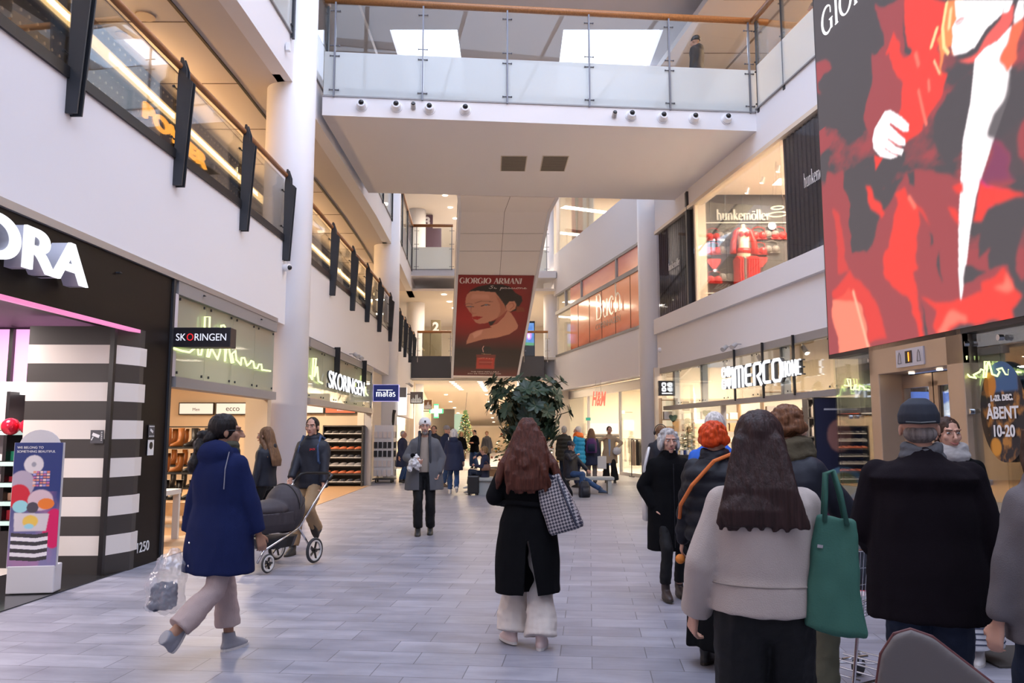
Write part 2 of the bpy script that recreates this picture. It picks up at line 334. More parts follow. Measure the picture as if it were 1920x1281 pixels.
def serif_text(parent, name, s, size, o, ux, uy, m, th=0.01, sx=1.0, weight=1.0, label=None, track=0.0, center=False):
    o = Vector(o); ux = Vector(ux).normalized(); uy = Vector(uy).normalized(); mb = MB(); x = 0
    tot = sum(SER['o' if c == 'ö' else c][1] + track for c in s) * sx
    if center: x = -tot / 2
    for c in s:
        st, adv = SER['o' if c == 'ö' else c]
        st = list(st)
        if c == 'ö': st += [(arc(0.2, 0.83, 0.05, 0.05, 0, 360, 8)[:-1], 0.05), (arc(0.42, 0.83, 0.05, 0.05, 0, 360, 8)[:-1], 0.05)]
        for pts, wd in st:
            wd2 = [q * size * weight for q in wd] if isinstance(wd, list) else wd * size * weight
            closed = (c in 'Oo' and len(pts) > 18) or (c == 'ö' and len(pts) in (22, 8))
            stroke(mb, [((x + px * sx) * size, py * size) for px, py in pts], wd2, o, ux, uy, th, closed)
        x += (adv + track) * sx
    ob = mb.build(name, m, parent)
    if label: ob['label'] = label
    return ob
# ---------------------------------------------------------------- printed and lit pictures, painted procedurally on a fine mesh
class Pic:
    def __init__(s, nx, ny, col):
        s.nx, s.ny = nx, ny; s.a = np.zeros((ny, nx, 3)); s.a[:] = col
        yy, xx = np.mgrid[0:ny, 0:nx]; s.x = (xx + 0.5) / nx; s.y = 1 - (yy + 0.5) / ny; s.wx = s.wy = 0.0; s.q = 1     # u right, v up
    def _mask(s, pts):
        x, y = s.x + s.wx, s.y + s.wy; ins = np.zeros(x.shape, bool); n = len(pts)
        for i in range(n):
            x1, y1 = pts[i]; x2, y2 = pts[(i + 1) % n]
            if y1 == y2: continue
            c = ((y1 > y) != (y2 > y)) & (x < (x2 - x1) * (y - y1) / (y2 - y1) + x1); ins ^= c
        return ins.astype(float)
    def _blur(s, m, k):
        for _ in range(k * s.q):
            p = np.pad(m, 1, mode='edge'); m = (p[:-2, 1:-1] + p[2:, 1:-1] + p[1:-1, :-2] + p[1:-1, 2:] + 2 * p[1:-1, 1:-1]) / 6
        return m
    def put(s, m, col, al=1.0):
        m = (m * al)[..., None]; s.a = s.a * (1 - m) + np.array(col) * m; return s
    def poly(s, pts, col, soft=1, al=1.0): return s.put(s._blur(s._mask(pts), soft), col, al)
    def ell(s, cx, cy, rx, ry, col, soft=1, al=1.0, rot=0.0):
        c, q = math.cos(rot), math.sin(rot); dx = s.x - cx; dy = s.y - cy
        m = (((dx * c + dy * q) / rx) ** 2 + ((-dx * q + dy * c) / ry) ** 2 < 1).astype(float)
        return s.put(s._blur(m, soft), col, al)
    def line(s, pts, w, col, soft=1, al=1.0, asp=1.0):
        m = np.zeros(s.x.shape)
        for (x1, y1), (x2, y2) in zip(pts[:-1], pts[1:]):
            dx, dy = x2 - x1, (y2 - y1) * asp; L2 = dx * dx + dy * dy + 1e-12
            t = np.clip(((s.x - x1) * dx + (s.y - y1) * asp * dy) / L2, 0, 1)
            m = np.maximum(m, (np.hypot(s.x - x1 - t * dx, (s.y - y1) * asp - t * dy) < w / 2).astype(float))
        return s.put(s._blur(m, soft), col, al)
    def cloud(s, f, seed, oct=4, sx=1.0, sy=1.0):
        rng = np.random.RandomState(seed); out = np.zeros(s.x.shape); amp = 1; tot = 0
        for o in range(oct):
            gx, gy = int(f * sx * 2 ** o) + 2, int(f * sy * 2 ** o) + 2; g = rng.rand(gy, gx)
            u = s.x * (gx - 1.001); v = s.y * (gy - 1.001); i = u.astype(int); j = v.astype(int); fu = u - i; fv = v - j
            fu = fu * fu * (3 - 2 * fu); fv = fv * fv * (3 - 2 * fv)
            out += amp * ((g[j, i] * (1 - fu) + g[j, i + 1] * fu) * (1 - fv) + (g[j + 1, i] * (1 - fu) + g[j + 1, i + 1] * fu) * fv); tot += amp; amp *= 0.5
        return out / tot
    def build(s, name, o, ux, uy, w, h, m, parent=None, quad=None):
        """o = lower left corner; ux, uy unit directions"""
        o = Vector(o); ux = Vector(ux).normalized(); uy = Vector(uy).normalized()
        nx, ny = s.nx, s.ny; me = bpy.data.meshes.new(name)
        gx, gy = np.meshgrid(np.linspace(0, 1, nx), np.linspace(1, 0, ny))
        V = np.array(o)[None, None] + gx[..., None] * np.array(ux) * w + gy[..., None] * np.array(uy) * h
        if quad is not None:
            q = [np.array(p) for p in quad]; a_, b_ = gx[..., None], gy[..., None]; V = (q[0] * (1 - a_) + q[1] * a_) * (1 - b_) + (q[3] * (1 - a_) + q[2] * a_) * b_
        V = V.reshape(-1, 3); idx = np.arange(nx * ny).reshape(ny, nx)
        Fc = np.stack([idx[1:, :-1], idx[1:, 1:], idx[:-1, 1:], idx[:-1, :-1]], -1).reshape(-1, 4)
        me.vertices.add(len(V)); me.vertices.foreach_set('co', V.ravel())
        me.loops.add(Fc.size); me.loops.foreach_set('vertex_index', Fc.ravel().astype(np.int32))
        me.polygons.add(len(Fc)); me.polygons.foreach_set('loop_start', (np.arange(len(Fc)) * 4).astype(np.int32))
        me.polygons.foreach_set('loop_total', np.full(len(Fc), 4, np.int32))
        ca = me.color_attributes.new('Col', 'FLOAT_COLOR', 'POINT')
        c4 = np.ones((nx * ny, 4)); c4[:, :3] = np.clip(s.a.reshape(-1, 3), 0, 4); ca.data.foreach_set('color', c4.ravel())
        me.update(calc_edges=True); me.validate(); me.materials.append(m)
        ob = bpy.data.objects.new(name, me); COL.objects.link(ob)
        if parent is not None: ob.parent = parent
        return ob
# ================================================================ THE SETTING
def floor_mat():
    m = bpy.data.materials.new('grey_stone_tiles'); m.use_nodes = True; N, L = nt(m); p = N['Principled BSDF']
    tc = N.new('ShaderNodeTexCoord'); mp = N.new('ShaderNodeMapping'); mp.inputs['Rotation'].default_value = (0, 0, math.radians(5.5))
    L.new(tc.outputs['Object'], mp.inputs[0])
    b = N.new('ShaderNodeTexBrick'); b.offset = 0.37; b.offset_frequency = 2; b.inputs['Scale'].default_value = 1
    b.inputs['Brick Width'].default_value = 0.62; b.inputs['Row Height'].default_value = 0.30; b.inputs['Mortar Size'].default_value = 0.0035
    b.inputs['Mortar Smooth'].default_value = 0.1; b.inputs['Bias'].default_value = 0.0
    b.inputs['Color1'].default_value = (0.225, 0.223, 0.268, 1); b.inputs['Color2'].default_value = (0.305, 0.302, 0.352, 1); b.inputs['Mortar'].default_value = (0.11, 0.11, 0.125, 1)
    L.new(mp.outputs[0], b.inputs['Vector'])
    n = N.new('ShaderNodeTexNoise'); n.inputs['Scale'].default_value = 2.2; n.inputs['Detail'].default_value = 9; n.inputs['Roughness'].default_value = 0.65
    mp2 = N.new('ShaderNodeMapping'); mp2.inputs['Scale'].default_value = (0.7, 2.2, 1); L.new(mp.outputs[0], mp2.inputs[0]); L.new(mp2.outputs[0], n.inputs['Vector'])
    r = N.new('ShaderNodeValToRGB'); r.color_ramp.elements[0].position = 0.35; r.color_ramp.elements[1].position = 0.68
    r.color_ramp.elements[0].color = (0.72, 0.72, 0.73, 1); r.color_ramp.elements[1].color = (1.15, 1.14, 1.13, 1); L.new(n.outputs['Fac'], r.inputs[0])
    mx = N.new('ShaderNodeMix'); mx.data_type = 'RGBA'; mx.blend_type = 'MULTIPLY'; mx.inputs[0].default_value = 1
    L.new(b.outputs['Color'], mx.inputs[6]); L.new(r.outputs[0], mx.inputs[7]); L.new(mx.outputs[2], p.inputs['Base Color'])
    r2 = N.new('ShaderNodeMapRange'); r2.inputs[3].default_value = 0.3; r2.inputs[4].default_value = 0.55; L.new(n.outputs['Fac'], r2.inputs[0]); L.new(r2.outputs[0], p.inputs['Roughness'])
    bp = N.new('ShaderNodeBump'); bp.inputs['Strength'].default_value = 0.25; bp.inputs['Distance'].default_value = 0.004
    L.new(b.outputs['Fac'], bp.inputs['Height']); bp.invert = True; L.new(bp.outputs[0], p.inputs['Normal']); p.inputs['Specular IOR Level'].default_value = 0.42
    return m
FLOORM = floor_mat()
struct(MB().box((1, 40, -0.15), (40, 100, 0.3)), 'floor', FLOORM)
PALEF = mat('pale_store_floor', (0.62, 0.56, 0.48), 0.25)
WOODF = mat('oak_store_floor', (0.42, 0.26, 0.14), 0.35, var=0.2, vscale=5, stretch=(1, 8, 1))
BLACKF = mat('black_polished_floor', (0.02, 0.02, 0.022), 0.12)

def slab(name, side, d0, d1, z0, z1, o0, o1, m): return struct(fac(MB(), side, d0, d1, z0, z1, o0, o1), name, m)
# ---- left side
for a, b in ((-6, 15.15), (16.05, 28.8), (29.6, 40.5)):
    slab('wall_left', 'L', a, b, 3.65, 5.24, 0, 0.35, WHITE)
    slab('wall_left', 'L', a, b, 8.5, 9.38, 0, 0.30, WHITE)
slab('wall_left', 'L', 14.8, 16.3, 3.65, 5.24, 0.15, 0.35, WHITE); slab('wall_left', 'L', 28.5, 29.9, 3.65, 5.24, 0.15, 0.35, WHITE)
slab('wall_left', 'L', 14.8, 16.3, 8.5, 9.38, 0.15, 0.30, WHITE); slab('wall_left', 'L', 28.5, 29.9, 8.5, 9.38, 0.15, 0.30, WHITE)
slab('floor_left_two', 'L', -6, 38.7, 4.95, 5.2, 0.35, 6, GREYM)
slab('ceiling_left_two', 'L', -6, 38.6, 8.5, 8.62, 0.3, 6, SOFFIT)
slab('floor_left_three', 'L', -6, 38.0, 9.1, 9.3, 0.3, 6, GREYM)
slab('ceiling_left_three', 'L', -6, 38.6, 13.6, 13.8, 0.0, 6, SOFFIT)
slab('wall_left', 'L', -6, 40.5, 9.3, 13.6, 3.4, 3.6, mat('slatted_oak_wall', (0.16, 0.09, 0.04), 0.6, var=0.4, vscale=1.2, stretch=(0.2, 0.2, 22)))
# ceiling joints and the black services slot of the gallery ceiling
g = MB(); fac(g, 'L', -6, 40, 8.475, 8.502, 1.05, 1.10); struct(g, 'trim_1', BLACK)
g = MB(); fac(g, 'L', -6, 40, 8.488, 8.502, 2.1, 2.11)
for d in np.arange(-4, 40, 2.4): fac(g, 'L', d, d + 0.012, 8.488, 8.502, 1.1, 3.4)
struct(g, 'trim_2', mat('ceiling_joint', (0.2, 0.15, 0.12), 0.8))
# columns
def column(x, y, r, z1, name):
    m = MB(); m.cyl((x, y, 0), (x, y, z1), r, n=48); return struct(m, name, mat('painted_column', (0.86, 0.87, 0.92), 0.5), smooth=False)
cols = [column(-4.48, 15.6, 0.48, 13.7, 'trim_3'), column(-4.65, 29.2, 0.48, 13.7, 'trim_3'), column(-5.15, 42.3, 0.48, 13.7, 'trim_3'),
        column(4.69, 26.25, 0.48, 13.7, 'trim_4'), column(2.04, 39.95, 0.45, 13.7, 'trim_4')]
for c in cols:
    for p in c.data.polygons: p.use_smooth = len(p.vertices) == 4

# ---- right side
for a, b in ((-6, 25.4), (27.3, 38.9)):
    slab('wall_right', 'R', a, b, 8.02 if b < 26 else 8.28, 9.15 if b < 26 else 10.35, 0, 0.3, WHITE)
slab('wall_right', 'R', -6, 25.4, 3.62, 4.72, 0, 0.3, WHITE)
slab('wall_right', 'R', -6, 25.4, 4.72, 5.2, -0.10, 0.3, WHITE)
slab('wall_right', 'R', 27.0, 38.9, 3.6, 5.28, 0, 0.3, WHITE)
slab('wall_right', 'R', 25.2, 27.2, 3.6, 13.4, 0.35, 0.5, WHITE)
slab('floor_right_two', 'R', -6, 39, 4.9, 5.15, 0.3, 6, PALEF)
slab('ceiling_right_two', 'R', -6, 39, 8.4, 8.5, 0.3, 6, CREAM)
slab('floor_right_three', 'R', -6, 39, 9.0, 9.12, 0.3, 6, GREYM)
slab('ceiling_right_three', 'R', -6, 26, 13.0, 13.2, -0.2, 8, SOFFIT)
g = MB(); fac(g, 'R', -6, 26, 12.985, 13.002, 1.9, 1.96)
for d in np.arange(-4, 26, 3.0): fac(g, 'R', d, d + 0.015, 12.985, 13.002, 0.2, 4)
struct(g, 'trim_5', mat('ceiling_joint', (0.2, 0.15, 0.12), 0.8))
slab('wall_right', 'R', -6, 26, 9.15, 13.0, 4.2, 4.4, mat('warm_upper_wall', (0.72, 0.50, 0.30), 0.7))
# three storey height band beyond the column and its upper shop
slab('wall_right', 'R', 27.3, 38.9, 13.4, 14.2, 0, 0.3, WHITE)
# ---- far end
END = 38.6
far = MB().box((-1.65, END + 0.15, 4.72), (6.4, 0.3, 1.16)); struct(far, 'wall_far', mat('slate_panel', (0.075, 0.072, 0.075), 0.5))
struct(MB().box((-1.5, 44, 5.2), (9, 10.5, 0.12)), 'floor_far_two', PALEF)
struct(MB().box((-1.5, 44.0, 4.19), (14, 11, 0.08)), 'ceiling_far', CREAM)
struct(MB().hexa([(-9, 49.5, 4.15), (6, 49.5, 4.15), (6, 74, 2.25), (-9, 74, 2.25), (-9, 49.5, 4.25), (6, 49.5, 4.25), (6, 74, 2.35), (-9, 74, 2.35)]), 'ceiling_far', CREAM)
struct(MB().box((-1.5, 74.2, 1.5), (18, 0.3, 3)), 'wall_far', CREAM)
struct(MB().box((-8.3, 58, 2.1), (0.2, 34, 4.2)), 'wall_far_left', CREAM); struct(MB().box((4.2, 60, 2.1), (0.2, 30, 4.2)), 'wall_far_right', CREAM)
for z0, zc in ((5.2, 8.5), (9.4, 13.6)):
    struct(MB().box((-1.5, 52, (z0 + zc) / 2), (16, 0.3, zc - z0)), 'wall_far', CREAM)
    struct(MB().box((-1.5, 45.4, zc + 0.06), (16, 13.6, 0.12)), 'ceiling_far', CREAM)
struct(MB().box((-3.5, 44, 9.27), (4.0, 12, 0.3)), 'floor_far_three', WHITE)
struct(MB().box((-3.6, 37.95, 9.27), (2.6, 0.3, 0.34)), 'wall_far', WHITE)
struct(MB().box((1.35, 41.4, 9.27), (1.6, 6.2, 0.34)), 'wall_far', WHITE)
# ---- roof with rooflights over the far half
ROOFM = mat('roof_soffit', (0.55, 0.50, 0.49), 0.85)
def roof():
    xs = [-9.2, -3.8, -1.7, 1.6, 4.7, 12]; ys = [17.0, 23.6, 31.0, 36, 52]; g = MB()
    for i in range(5):
        for j in range(4):
            if (i, j) in ((1, 1), (3, 1), (2, 3)): continue
            g.box(((xs[i] + xs[i + 1]) / 2, (ys[j] + ys[j + 1]) / 2, 14.2), (xs[i + 1] - xs[i], ys[j + 1] - ys[j], 0.3))
    return struct(g, 'ceiling', ROOFM)
roof()
g = MB()
for x in (-3.2, -0.2, 2.8, 5.8): g.cyl((x - 0.2, -6, 14.6), (x, 17, 14.6), 0.07, n=8)
for y in (-4, 0, 4, 8, 12, 16): g.beam((-6, y, 14.8), (9, y, 14.8), 0.1, 0.25)
struct(g, 'trim_6', mat('rooflight_frame', (0.5, 0.5, 0.52), 0.5))
# outer building shell, so the daylight only falls through the rooflights
struct(MB().box((-12.6, 34, 7), (0.2, 84, 14.4)), 'wall_left_outer', CREAM); struct(MB().box((13, 34, 7), (0.2, 84, 14.4)), 'wall_right_outer', CREAM)
struct(MB().box((0, 76, 7), (26, 0.2, 14.4)), 'wall_far_outer', CREAM)
struct(MB().box((0, -7.5, 7), (26, 0.2, 14.4)), 'wall_back', WHITE)
struct(MB().box((-8.9, 5, 14.2), (7.4, 24, 0.3)), 'ceiling_left_roof', ROOFM); struct(MB().box((10.6, 5, 14.2), (5.2, 24, 0.3)), 'ceiling_right_roof', ROOFM)

# ================================================================ RAILINGS
def clamp(g, p, ax, w=0.12):
    a = Vector(p) - ax * w; b = Vector(p) + ax * w; g.cyl(a, b, 0.011, n=6); g.cyl(a, a + ax * 0.02, 0.02, n=6); g.cyl(b - ax * 0.02, b, 0.02, n=6)
def fin_railing(side, d0, d1, posts, label, group):
    """gallery railing of tapering steel fins bolted to the wall face"""
    s = sg(side); r = empty('gallery_railing', fpt(side, (d0 + d1) / 2, 5.24), 0, label, 'railing', group)
    L0 = r.location.copy()
    def part(g, n, m, lab=None, sm=False):
        g.v = [tuple(Vector(v) - L0) for v in g.v]; o = g.build(n, m, r, smooth=sm)
        if lab: o['label'] = lab
        return o
    g = MB(); fac(g, side, d0, d1, 5.22, 5.34, -0.03, 0.06); part(g, 'bottom_rail', BLACK)
    N_ = max(2, int((d1 - d0) / 1.5)); g = MB()
    g.tube([fpt(side, d0 + (d1 - d0) * i / N_, 6.50, -0.02) for i in range(N_ + 1)], 0.045, 10); part(g, 'handrail', WOOD, sm=True)
    edges = [d0] + posts + [d1]
    for a, b in zip(edges[:-1], edges[1:]):
        if b - a < 0.25: continue
        g = MB(); fac(g, side, a + 0.04, b - 0.04, 5.32, 6.42, 0.01, 0.022); part(g, 'glass_pane', GLASS)
    for d in posts:
        g = MB(); t = fdir(side, d); n = Vector((-s, 0, 0))
        for k in (-0.045, 0.045):
            o = fpt(side, d, 0) + t * k
            prof = [(0.0, 4.85), (0.12, 4.85), (0.20, 6.28), (0.12, 6.34), (0.115, 6.46), (0.06, 6.62), (0.03, 6.62), (0.0, 6.35)]
            g.prism([(a_, b_) for a_, b_ in prof], o - t * 0.011, n, (0, 0, 1), 0.022)
        g.beam(fpt(side, d, 4.86, -0.02), fpt(side, d, 6.3, -0.02), 0.09, 0.02, up=n)
        for z in (5.5, 6.2): clamp(g, fpt(side, d, z, 0.03), t)
        part(g, 'post', STEEL)
    return r
fin_railing('L', -2.0, 14.98, [0.8, 3.2, 5.6, 7.93, 10.33, 12.68, 14.92], 'oak-topped glass railing with steel fins on the nearest left gallery, before the round column', 'gallery railings with steel fins')
fin_railing('L', 16.45, 28.5, [18.8, 21.2, 23.4, 25.7, 28.4], 'oak-topped glass railing with five steel fins between the first two left columns', 'gallery railings with steel fins')
fin_railing('L', 29.9, 39.6, [32.0, 34.4, 37.0, 39.5], 'oak-topped glass railing with steel fins beyond the second left column', 'gallery railings with steel fins')
def high_railing(name, pts, label, group, z0=9.05, zf=10.06, z1=11.22, nposts=(), big=(), off=Vector((0, 0, 0)), lowclamp=True):
    """two-storey-deep balustrade: frosted panes below, clear panes above, oak handrail"""
    A, B = Vector(pts[0]), Vector(pts[1]); t = (B - A); Ln = t.length; t.normalize(); n = t.cross(Vector((0, 0, 1)))
    r = empty(name, A, 0, label, 'railing', group); P = lambda u, z, o=0: (t * u + n * o) + Vector((0, 0, z - A.z))
    g = MB(); g.tube([P(0, z1 + 0.06), P(Ln, z1 + 0.06)], 0.075, 12); g.build('handrail', WOOD, r, smooth=True)
    ed = sorted(set([0.0] + list(nposts) + [Ln]))
    for a, b in zip(ed[:-1], ed[1:]):
        if b - a < 0.2: continue
        g = MB(); g.hexa([P(a + .02, z0, -.006), P(b - .02, z0, -.006), P(b - .02, z0, .006), P(a + .02, z0, .006), P(a + .02, zf, -.006), P(b - .02, zf, -.006), P(b - .02, zf, .006), P(a + .02, zf, .006)])
        g.build('frosted_pane', FROST, r)
        g = MB(); z2 = zf + 0.03; z3 = z1 - 0.04
        g.hexa([P(a + .02, z2, -.006), P(b - .02, z2, -.006), P(b - .02, z2, .006), P(a + .02, z2, .006), P(a + .02, z3, -.006), P(b - .02, z3, -.006), P(b - .02, z3, .006), P(a + .02, z3, .006)])
        g.build('clear_pane', GLASS, r)
    g = MB(); g.beam(P(0, z0 - 0.02), P(Ln, z0 - 0.02), 0.05, 0.03); g.build('bottom_rail', GREYM, r)
    for u in nposts:
        g = MB(); w_ = 0.09 if u in big else 0.035
        g.beam(P(u, z0 - (0.12 if u in big else 0.05), 0.03), P(u, z1, 0.03), w_, 0.05, up=n)
        for z in (z0 + 0.12, zf - 0.1, zf + 0.14, z1 - 0.2): clamp(g, P(u, z, 0.02), t, 0.11)
        g.build('post', STEEL if u in big else mat('steel_post', (0.16, 0.16, 0.18), 0.35, 0.6), r)
    return r
# ---- footbridge
BF0, BF1 = Vector((-4.2, 17.0, 0)), Vector((6.05, 17.98, 0)); BB0, BB1 = Vector((-4.2, 22.75, 0)), Vector((4.98, 23.5, 0))
Z = lambda v, z: (v.x, v.y, z)
bm_ = MB(); bm_.hexa([Z(BF0, 8.58), Z(BF1, 8.58), Z(BB1, 8.58), Z(BB0, 8.58), Z(BF0, 9.04), Z(BF1, 9.04), Z(BB1, 9.04), Z(BB0, 9.04)]); db = Vector((0, .06, 0)); bm_.hexa([Z(BF0 + db, 9.04), Z(BF1 + db, 9.04), Z(BB1 - db, 9.04), Z(BB0 - db, 9.04), Z(BF0 + db, 9.25), Z(BF1 + db, 9.25), Z(BB1 - db, 9.25), Z(BB0 - db, 9.25)])
struct(bm_, 'floor_bridge', [mat('bridge_plaster', (0.78, 0.75, 0.75), 0.8)])
bd = (BF1 - BF0).normalized(); bn = Vector((bd.y, -bd.x, 0))
def bridge_pt(px, py):  # measured on the front face of the bridge
    r = to_pt(px, py, 1.0) - Vector((0, 0, HC)); den = r.x * bd.y - r.y * bd.x
    t = (BF0.x * bd.y - BF0.y * bd.x) / den; return Vector((0, 0, HC)) + r * t
us = [(bridge_pt(x, 100) - BF0) for x in (628, 793, 951, 1104, 1254, 1403)]; us = [Vector((q.x, q.y, 0)).length for q in us]
high_railing('bridge_railing', (BF0 + Vector((0, 0, 9.05)), BF1 + Vector((0, 0, 9.05))), 'oak-topped glass railing with frosted lower panes along the front of the footbridge', None, nposts=us)
br_ = lambda u: BB1.lerp(BB0, u) + Vector((0, -.12, 9.05))
high_railing('bridge_railing', (br_(0.02), br_(.34)), 'right stretch of the railing along the rear of the footbridge', None, nposts=[1.5]); high_railing('bridge_railing', (br_(.75), br_(.98)), 'left stretch of the railing along the rear of the footbridge', None, nposts=[1.2])
# upper railings on both sides
def side_rail(side, d0, d1, ps, label, z0=9.1, nm='upper_gallery_railing'):
    A, B = fpt(side, d0, z0, -0.02), fpt(side, d1, z0, -0.02); t = (B - A).normalized()
    uu = [(fpt(side, d, z0) - A).length for d in ps]
    return high_railing(nm, (A, B), label, None, z0=z0, zf=z0 + 1.0, z1=z0 + 2.1, nposts=uu, big=uu)
side_rail('R', 0, 17.9, [4.5, 7.0, 9.5, 12.0, 14.2, 16.57, 17.8], 'frosted and clear glass railing with oak rail at upper right, leading to the big screen')
side_rail('L', 0, 14.95, [5.0, 7.5, 10.0, 12.5, 14.9], 'frosted glass railing at upper left before the round column', 9.4)
side_rail('L', 16.15, 17.75, [17.7], 'short frosted glass railing between the left column and the footbridge', 9.4)
side_rail('L', 24, 28.6, [26.2, 28.5], 'frosted glass railing on the third storey just behind the footbridge, left side', 9.4)
side_rail('L', 29.9, 37.9, [32.5, 35, 37.6], 'third storey frosted glass railing beyond the second left column', 9.4)
high_railing('balcony_railing', (Vector((-4.9, 37.8, 9.42)), Vector((-2.85, 37.8, 9.42))), 'frosted balcony railing with oak rail below the number three sign', None, z0=9.42, zf=10.5, z1=11.5, nposts=[0.3, 2.0])
high_railing('balcony_railing', (Vector((0.75, 38.4, 9.42)), Vector((1.75, 38.4, 9.42))), 'narrow frosted balcony railing between the escalator and the right column', None, z0=9.42, zf=10.5, z1=11.5, nposts=[0.95])
def low_balcony(x0, x1, y, label):
    r = empty('balcony_railing', (x0, y, 5.3), 0, label, 'railing'); W_ = x1 - x0
    MB().tube([(0, 0, 1.18), (W_, 0, 1.18)], 0.06, 10).build('handrail', WOOD, r, smooth=True)
    MB().box((W_ / 2, 0, 0.55), (W_, 0.014, 1.05)).build('glass_pane', GLASS, r)
    for x in (0.03, W_ - 0.03):
        g = MB(); g.cyl((x, -0.03, -0.3), (x, -0.03, 1.2), 0.02, n=8)
        for z in (0.25, 0.85): clamp(g, (x, 0, z), Vector((1, 0, 0)), 0.1)
        g.build('post', CHROME, r)
low_balcony(-4.6, -2.95, END - 0.02, 'glass balcony railing with oak rail below the number two sign')
low_balcony(0.55, 1.75, END - 0.02, 'glass balcony railing with oak rail in front of the advertising pillar')

# ---- fittings on the bridge
def nozzle():
    r = empty('ball_spotlight', (0, 0, 0))
    n = MB(); n.cyl((0, 0, 0), (0, -0.02, 0), 0.135, 0.13, 28); n.cyl((0, -0.02, 0), (0, -0.14, 0.02), 0.115, 0.085, 28); n.build('housing', mat('white_enamel', (0.8, 0.8, 0.82), 0.35), r, smooth=False)
    MB().ell((0, -0.13, 0.03), 0.062).build('lens', mat('black_gloss', (0.01, 0.01, 0.012), 0.15), r, smooth=True); return r
nz = nozzle(); first = True
words = ['leftmost', 'second from left', 'third from left', 'fourth from left', 'fifth from left', 'sixth from left', 'seventh from left', 'rightmost']
for w_, (x, y) in zip(words, ((678, 197), (743, 199), (805, 203), (872, 205), (1183, 216), (1242, 219), (1301, 221), (1362, 222))):
    o = nz if first else copy_tree(nz); first = False
    p = bridge_pt(x, y + 2); o.location = p + Vector((0, -0.002, 0)); o.rotation_euler.z = math.atan2(bd.y, bd.x)
    tag(o, 'round white spotlight with black ball lens on the footbridge face, ' + w_, 'spotlight', 'ball spotlights on the footbridge')
for (x, y, lab) in ((775, 200, 'small grey camera on the footbridge between the left spotlights'), (1151, 216, 'small grey camera on the footbridge left of the right spotlights')):
    p = bridge_pt(x, y); r = empty('surveillance_camera', p, math.atan2(bd.y, bd.x), lab, 'camera', 'small cameras on the footbridge')
    MB().cyl((0, 0, -0.04), (0, -0.13, 0.02), 0.055, 0.05, 16).build('housing', mat('grey_enamel', (0.45, 0.43, 0.42), 0.4), r)
    MB().cyl((0, -0.13, 0.02), (0, -0.15, 0.03), 0.05, 0.04, 16).build('lens', mat('black_gloss', (0.01, 0.01, 0.012), 0.15), r)
for (px, lab) in (((941, 1000, 998, 945), 'square ventilation grille in the bridge underside, left one'), ((1015, 1076, 1068, 1008), 'square ventilation grille in the bridge underside, right one')):
    a = on_floor(px[0], 320, 8.575); b = on_floor(px[1], 293, 8.575)
    x0, x1, y0, y1 = min(a.x, b.x), max(a.x, b.x) , a.y, b.y
    x1 = x0 + 0.62; r = empty('ventilation_grille', ((x0 + x1) / 2, (y0 + y1) / 2, 8.575), 0.03, lab, 'grille', 'grilles under the footbridge')
    w_, h_ = 0.62, abs(y1 - y0)
    g = MB(); g.box((0, 0, -0.006), (w_ + 0.05, h_ + 0.05, 0.012)); g.build('frame', mat('grille_frame', (0.55, 0.47, 0.38), 0.5), r)
    g = MB()
    for i in range(16): g.box((0, -h_ / 2 + h_ * (i + 0.5) / 16, -0.014), (w_, h_ / 30, 0.012))
    g.build('louvre', mat('grille_louvre', (0.20, 0.17, 0.13), 0.5), r)
    MB().box((0, 0, -0.0125), (w_, h_, 0.002)).build('backing', mat('grille_dark', (0.05, 0.045, 0.04), 0.7), r)

# ---- escalator block whose underside carries the poster
TL, TR, BL_, BR_ = Vector((-1.66, 24.8, 8.58)), Vector((1.18, 24.8, 8.58)), Vector((-2.86, 38.2, 4.22)), Vector((0.26, 38.2, 4.22))
esc = empty('escalator', (-0.5, 31, 0), 0, 'long pale escalator descending from the footbridge, red perfume poster under it', 'escalator')
def rel(g, r): g.v = [tuple(Vector(v) - r.location) for v in g.v]; return g
up = Vector((0, 0, 0.55)); FL = [Vector((-1.57, 23.0, 8.575)), Vector((1.34, 23.25, 8.575))]
SOFE = mat('escalator_cladding', (0.86, 0.80, 0.76), 0.75)
g = MB(); g.hexa([TL, TR, BR_, BL_, TL + up, TR + up, BR_ + up, BL_ + up]); g.hexa([FL[0], FL[1], TR, TL, FL[0] + up, FL[1] + up, TR + up, TL + up]); rel(g, esc).build('underside', SOFE, esc)
for A0, A1, A2 in ((FL[0], TL, BL_), (FL[1], TR, BR_)):
    g = MB()
    for a, b in ((A0, A1), (A1, A2)):
        g.hexa([a + Vector((-.05, 0, -.03)), a + Vector((.05, 0, -.03)), b + Vector((.05, 0, -.03)), b + Vector((-.05, 0, -.03)), a + Vector((-.05, 0, .7)), a + Vector((.05, 0, .7)), b + Vector((.05, 0, .7)), b + Vector((-.05, 0, .7))])
    rel(g, esc).build('side_panel', WHITE, esc)
    g = MB()
    for a, b in ((A0, A1), (A1, A2)): g.hexa([a + Vector((-.008, 0, .7)), a + Vector((.008, 0, .7)), b + Vector((.008, 0, .7)), b + Vector((-.008, 0, .7)), a + Vector((-.008, 0, 1.5)), a + Vector((.008, 0, 1.5)), b + Vector((.008, 0, 1.5)), b + Vector((-.008, 0, 1.5))])
    rel(g, esc).build('balustrade', GLASS, esc)
    g = MB(); g.tube([A0 + Vector((0, 0, 1.52)), A1 + Vector((0, 0, 1.52)), A2 + Vector((0, 0, 1.52))], 0.04, 8); rel(g, esc).build('handrail', BLACK, esc)
g = MB()
for i in range(30):
    t = (i + .5) / 30; a = TL.lerp(BL_, t) + up; b = TR.lerp(BR_, t) + up; g.beam(a + Vector((.2, 0, .1)), b + Vector((-.2, 0, .1)), 0.4, 0.12)
rel(g, esc).build('steps', GREYM, esc)
g = MB()   # panel joints on the underside
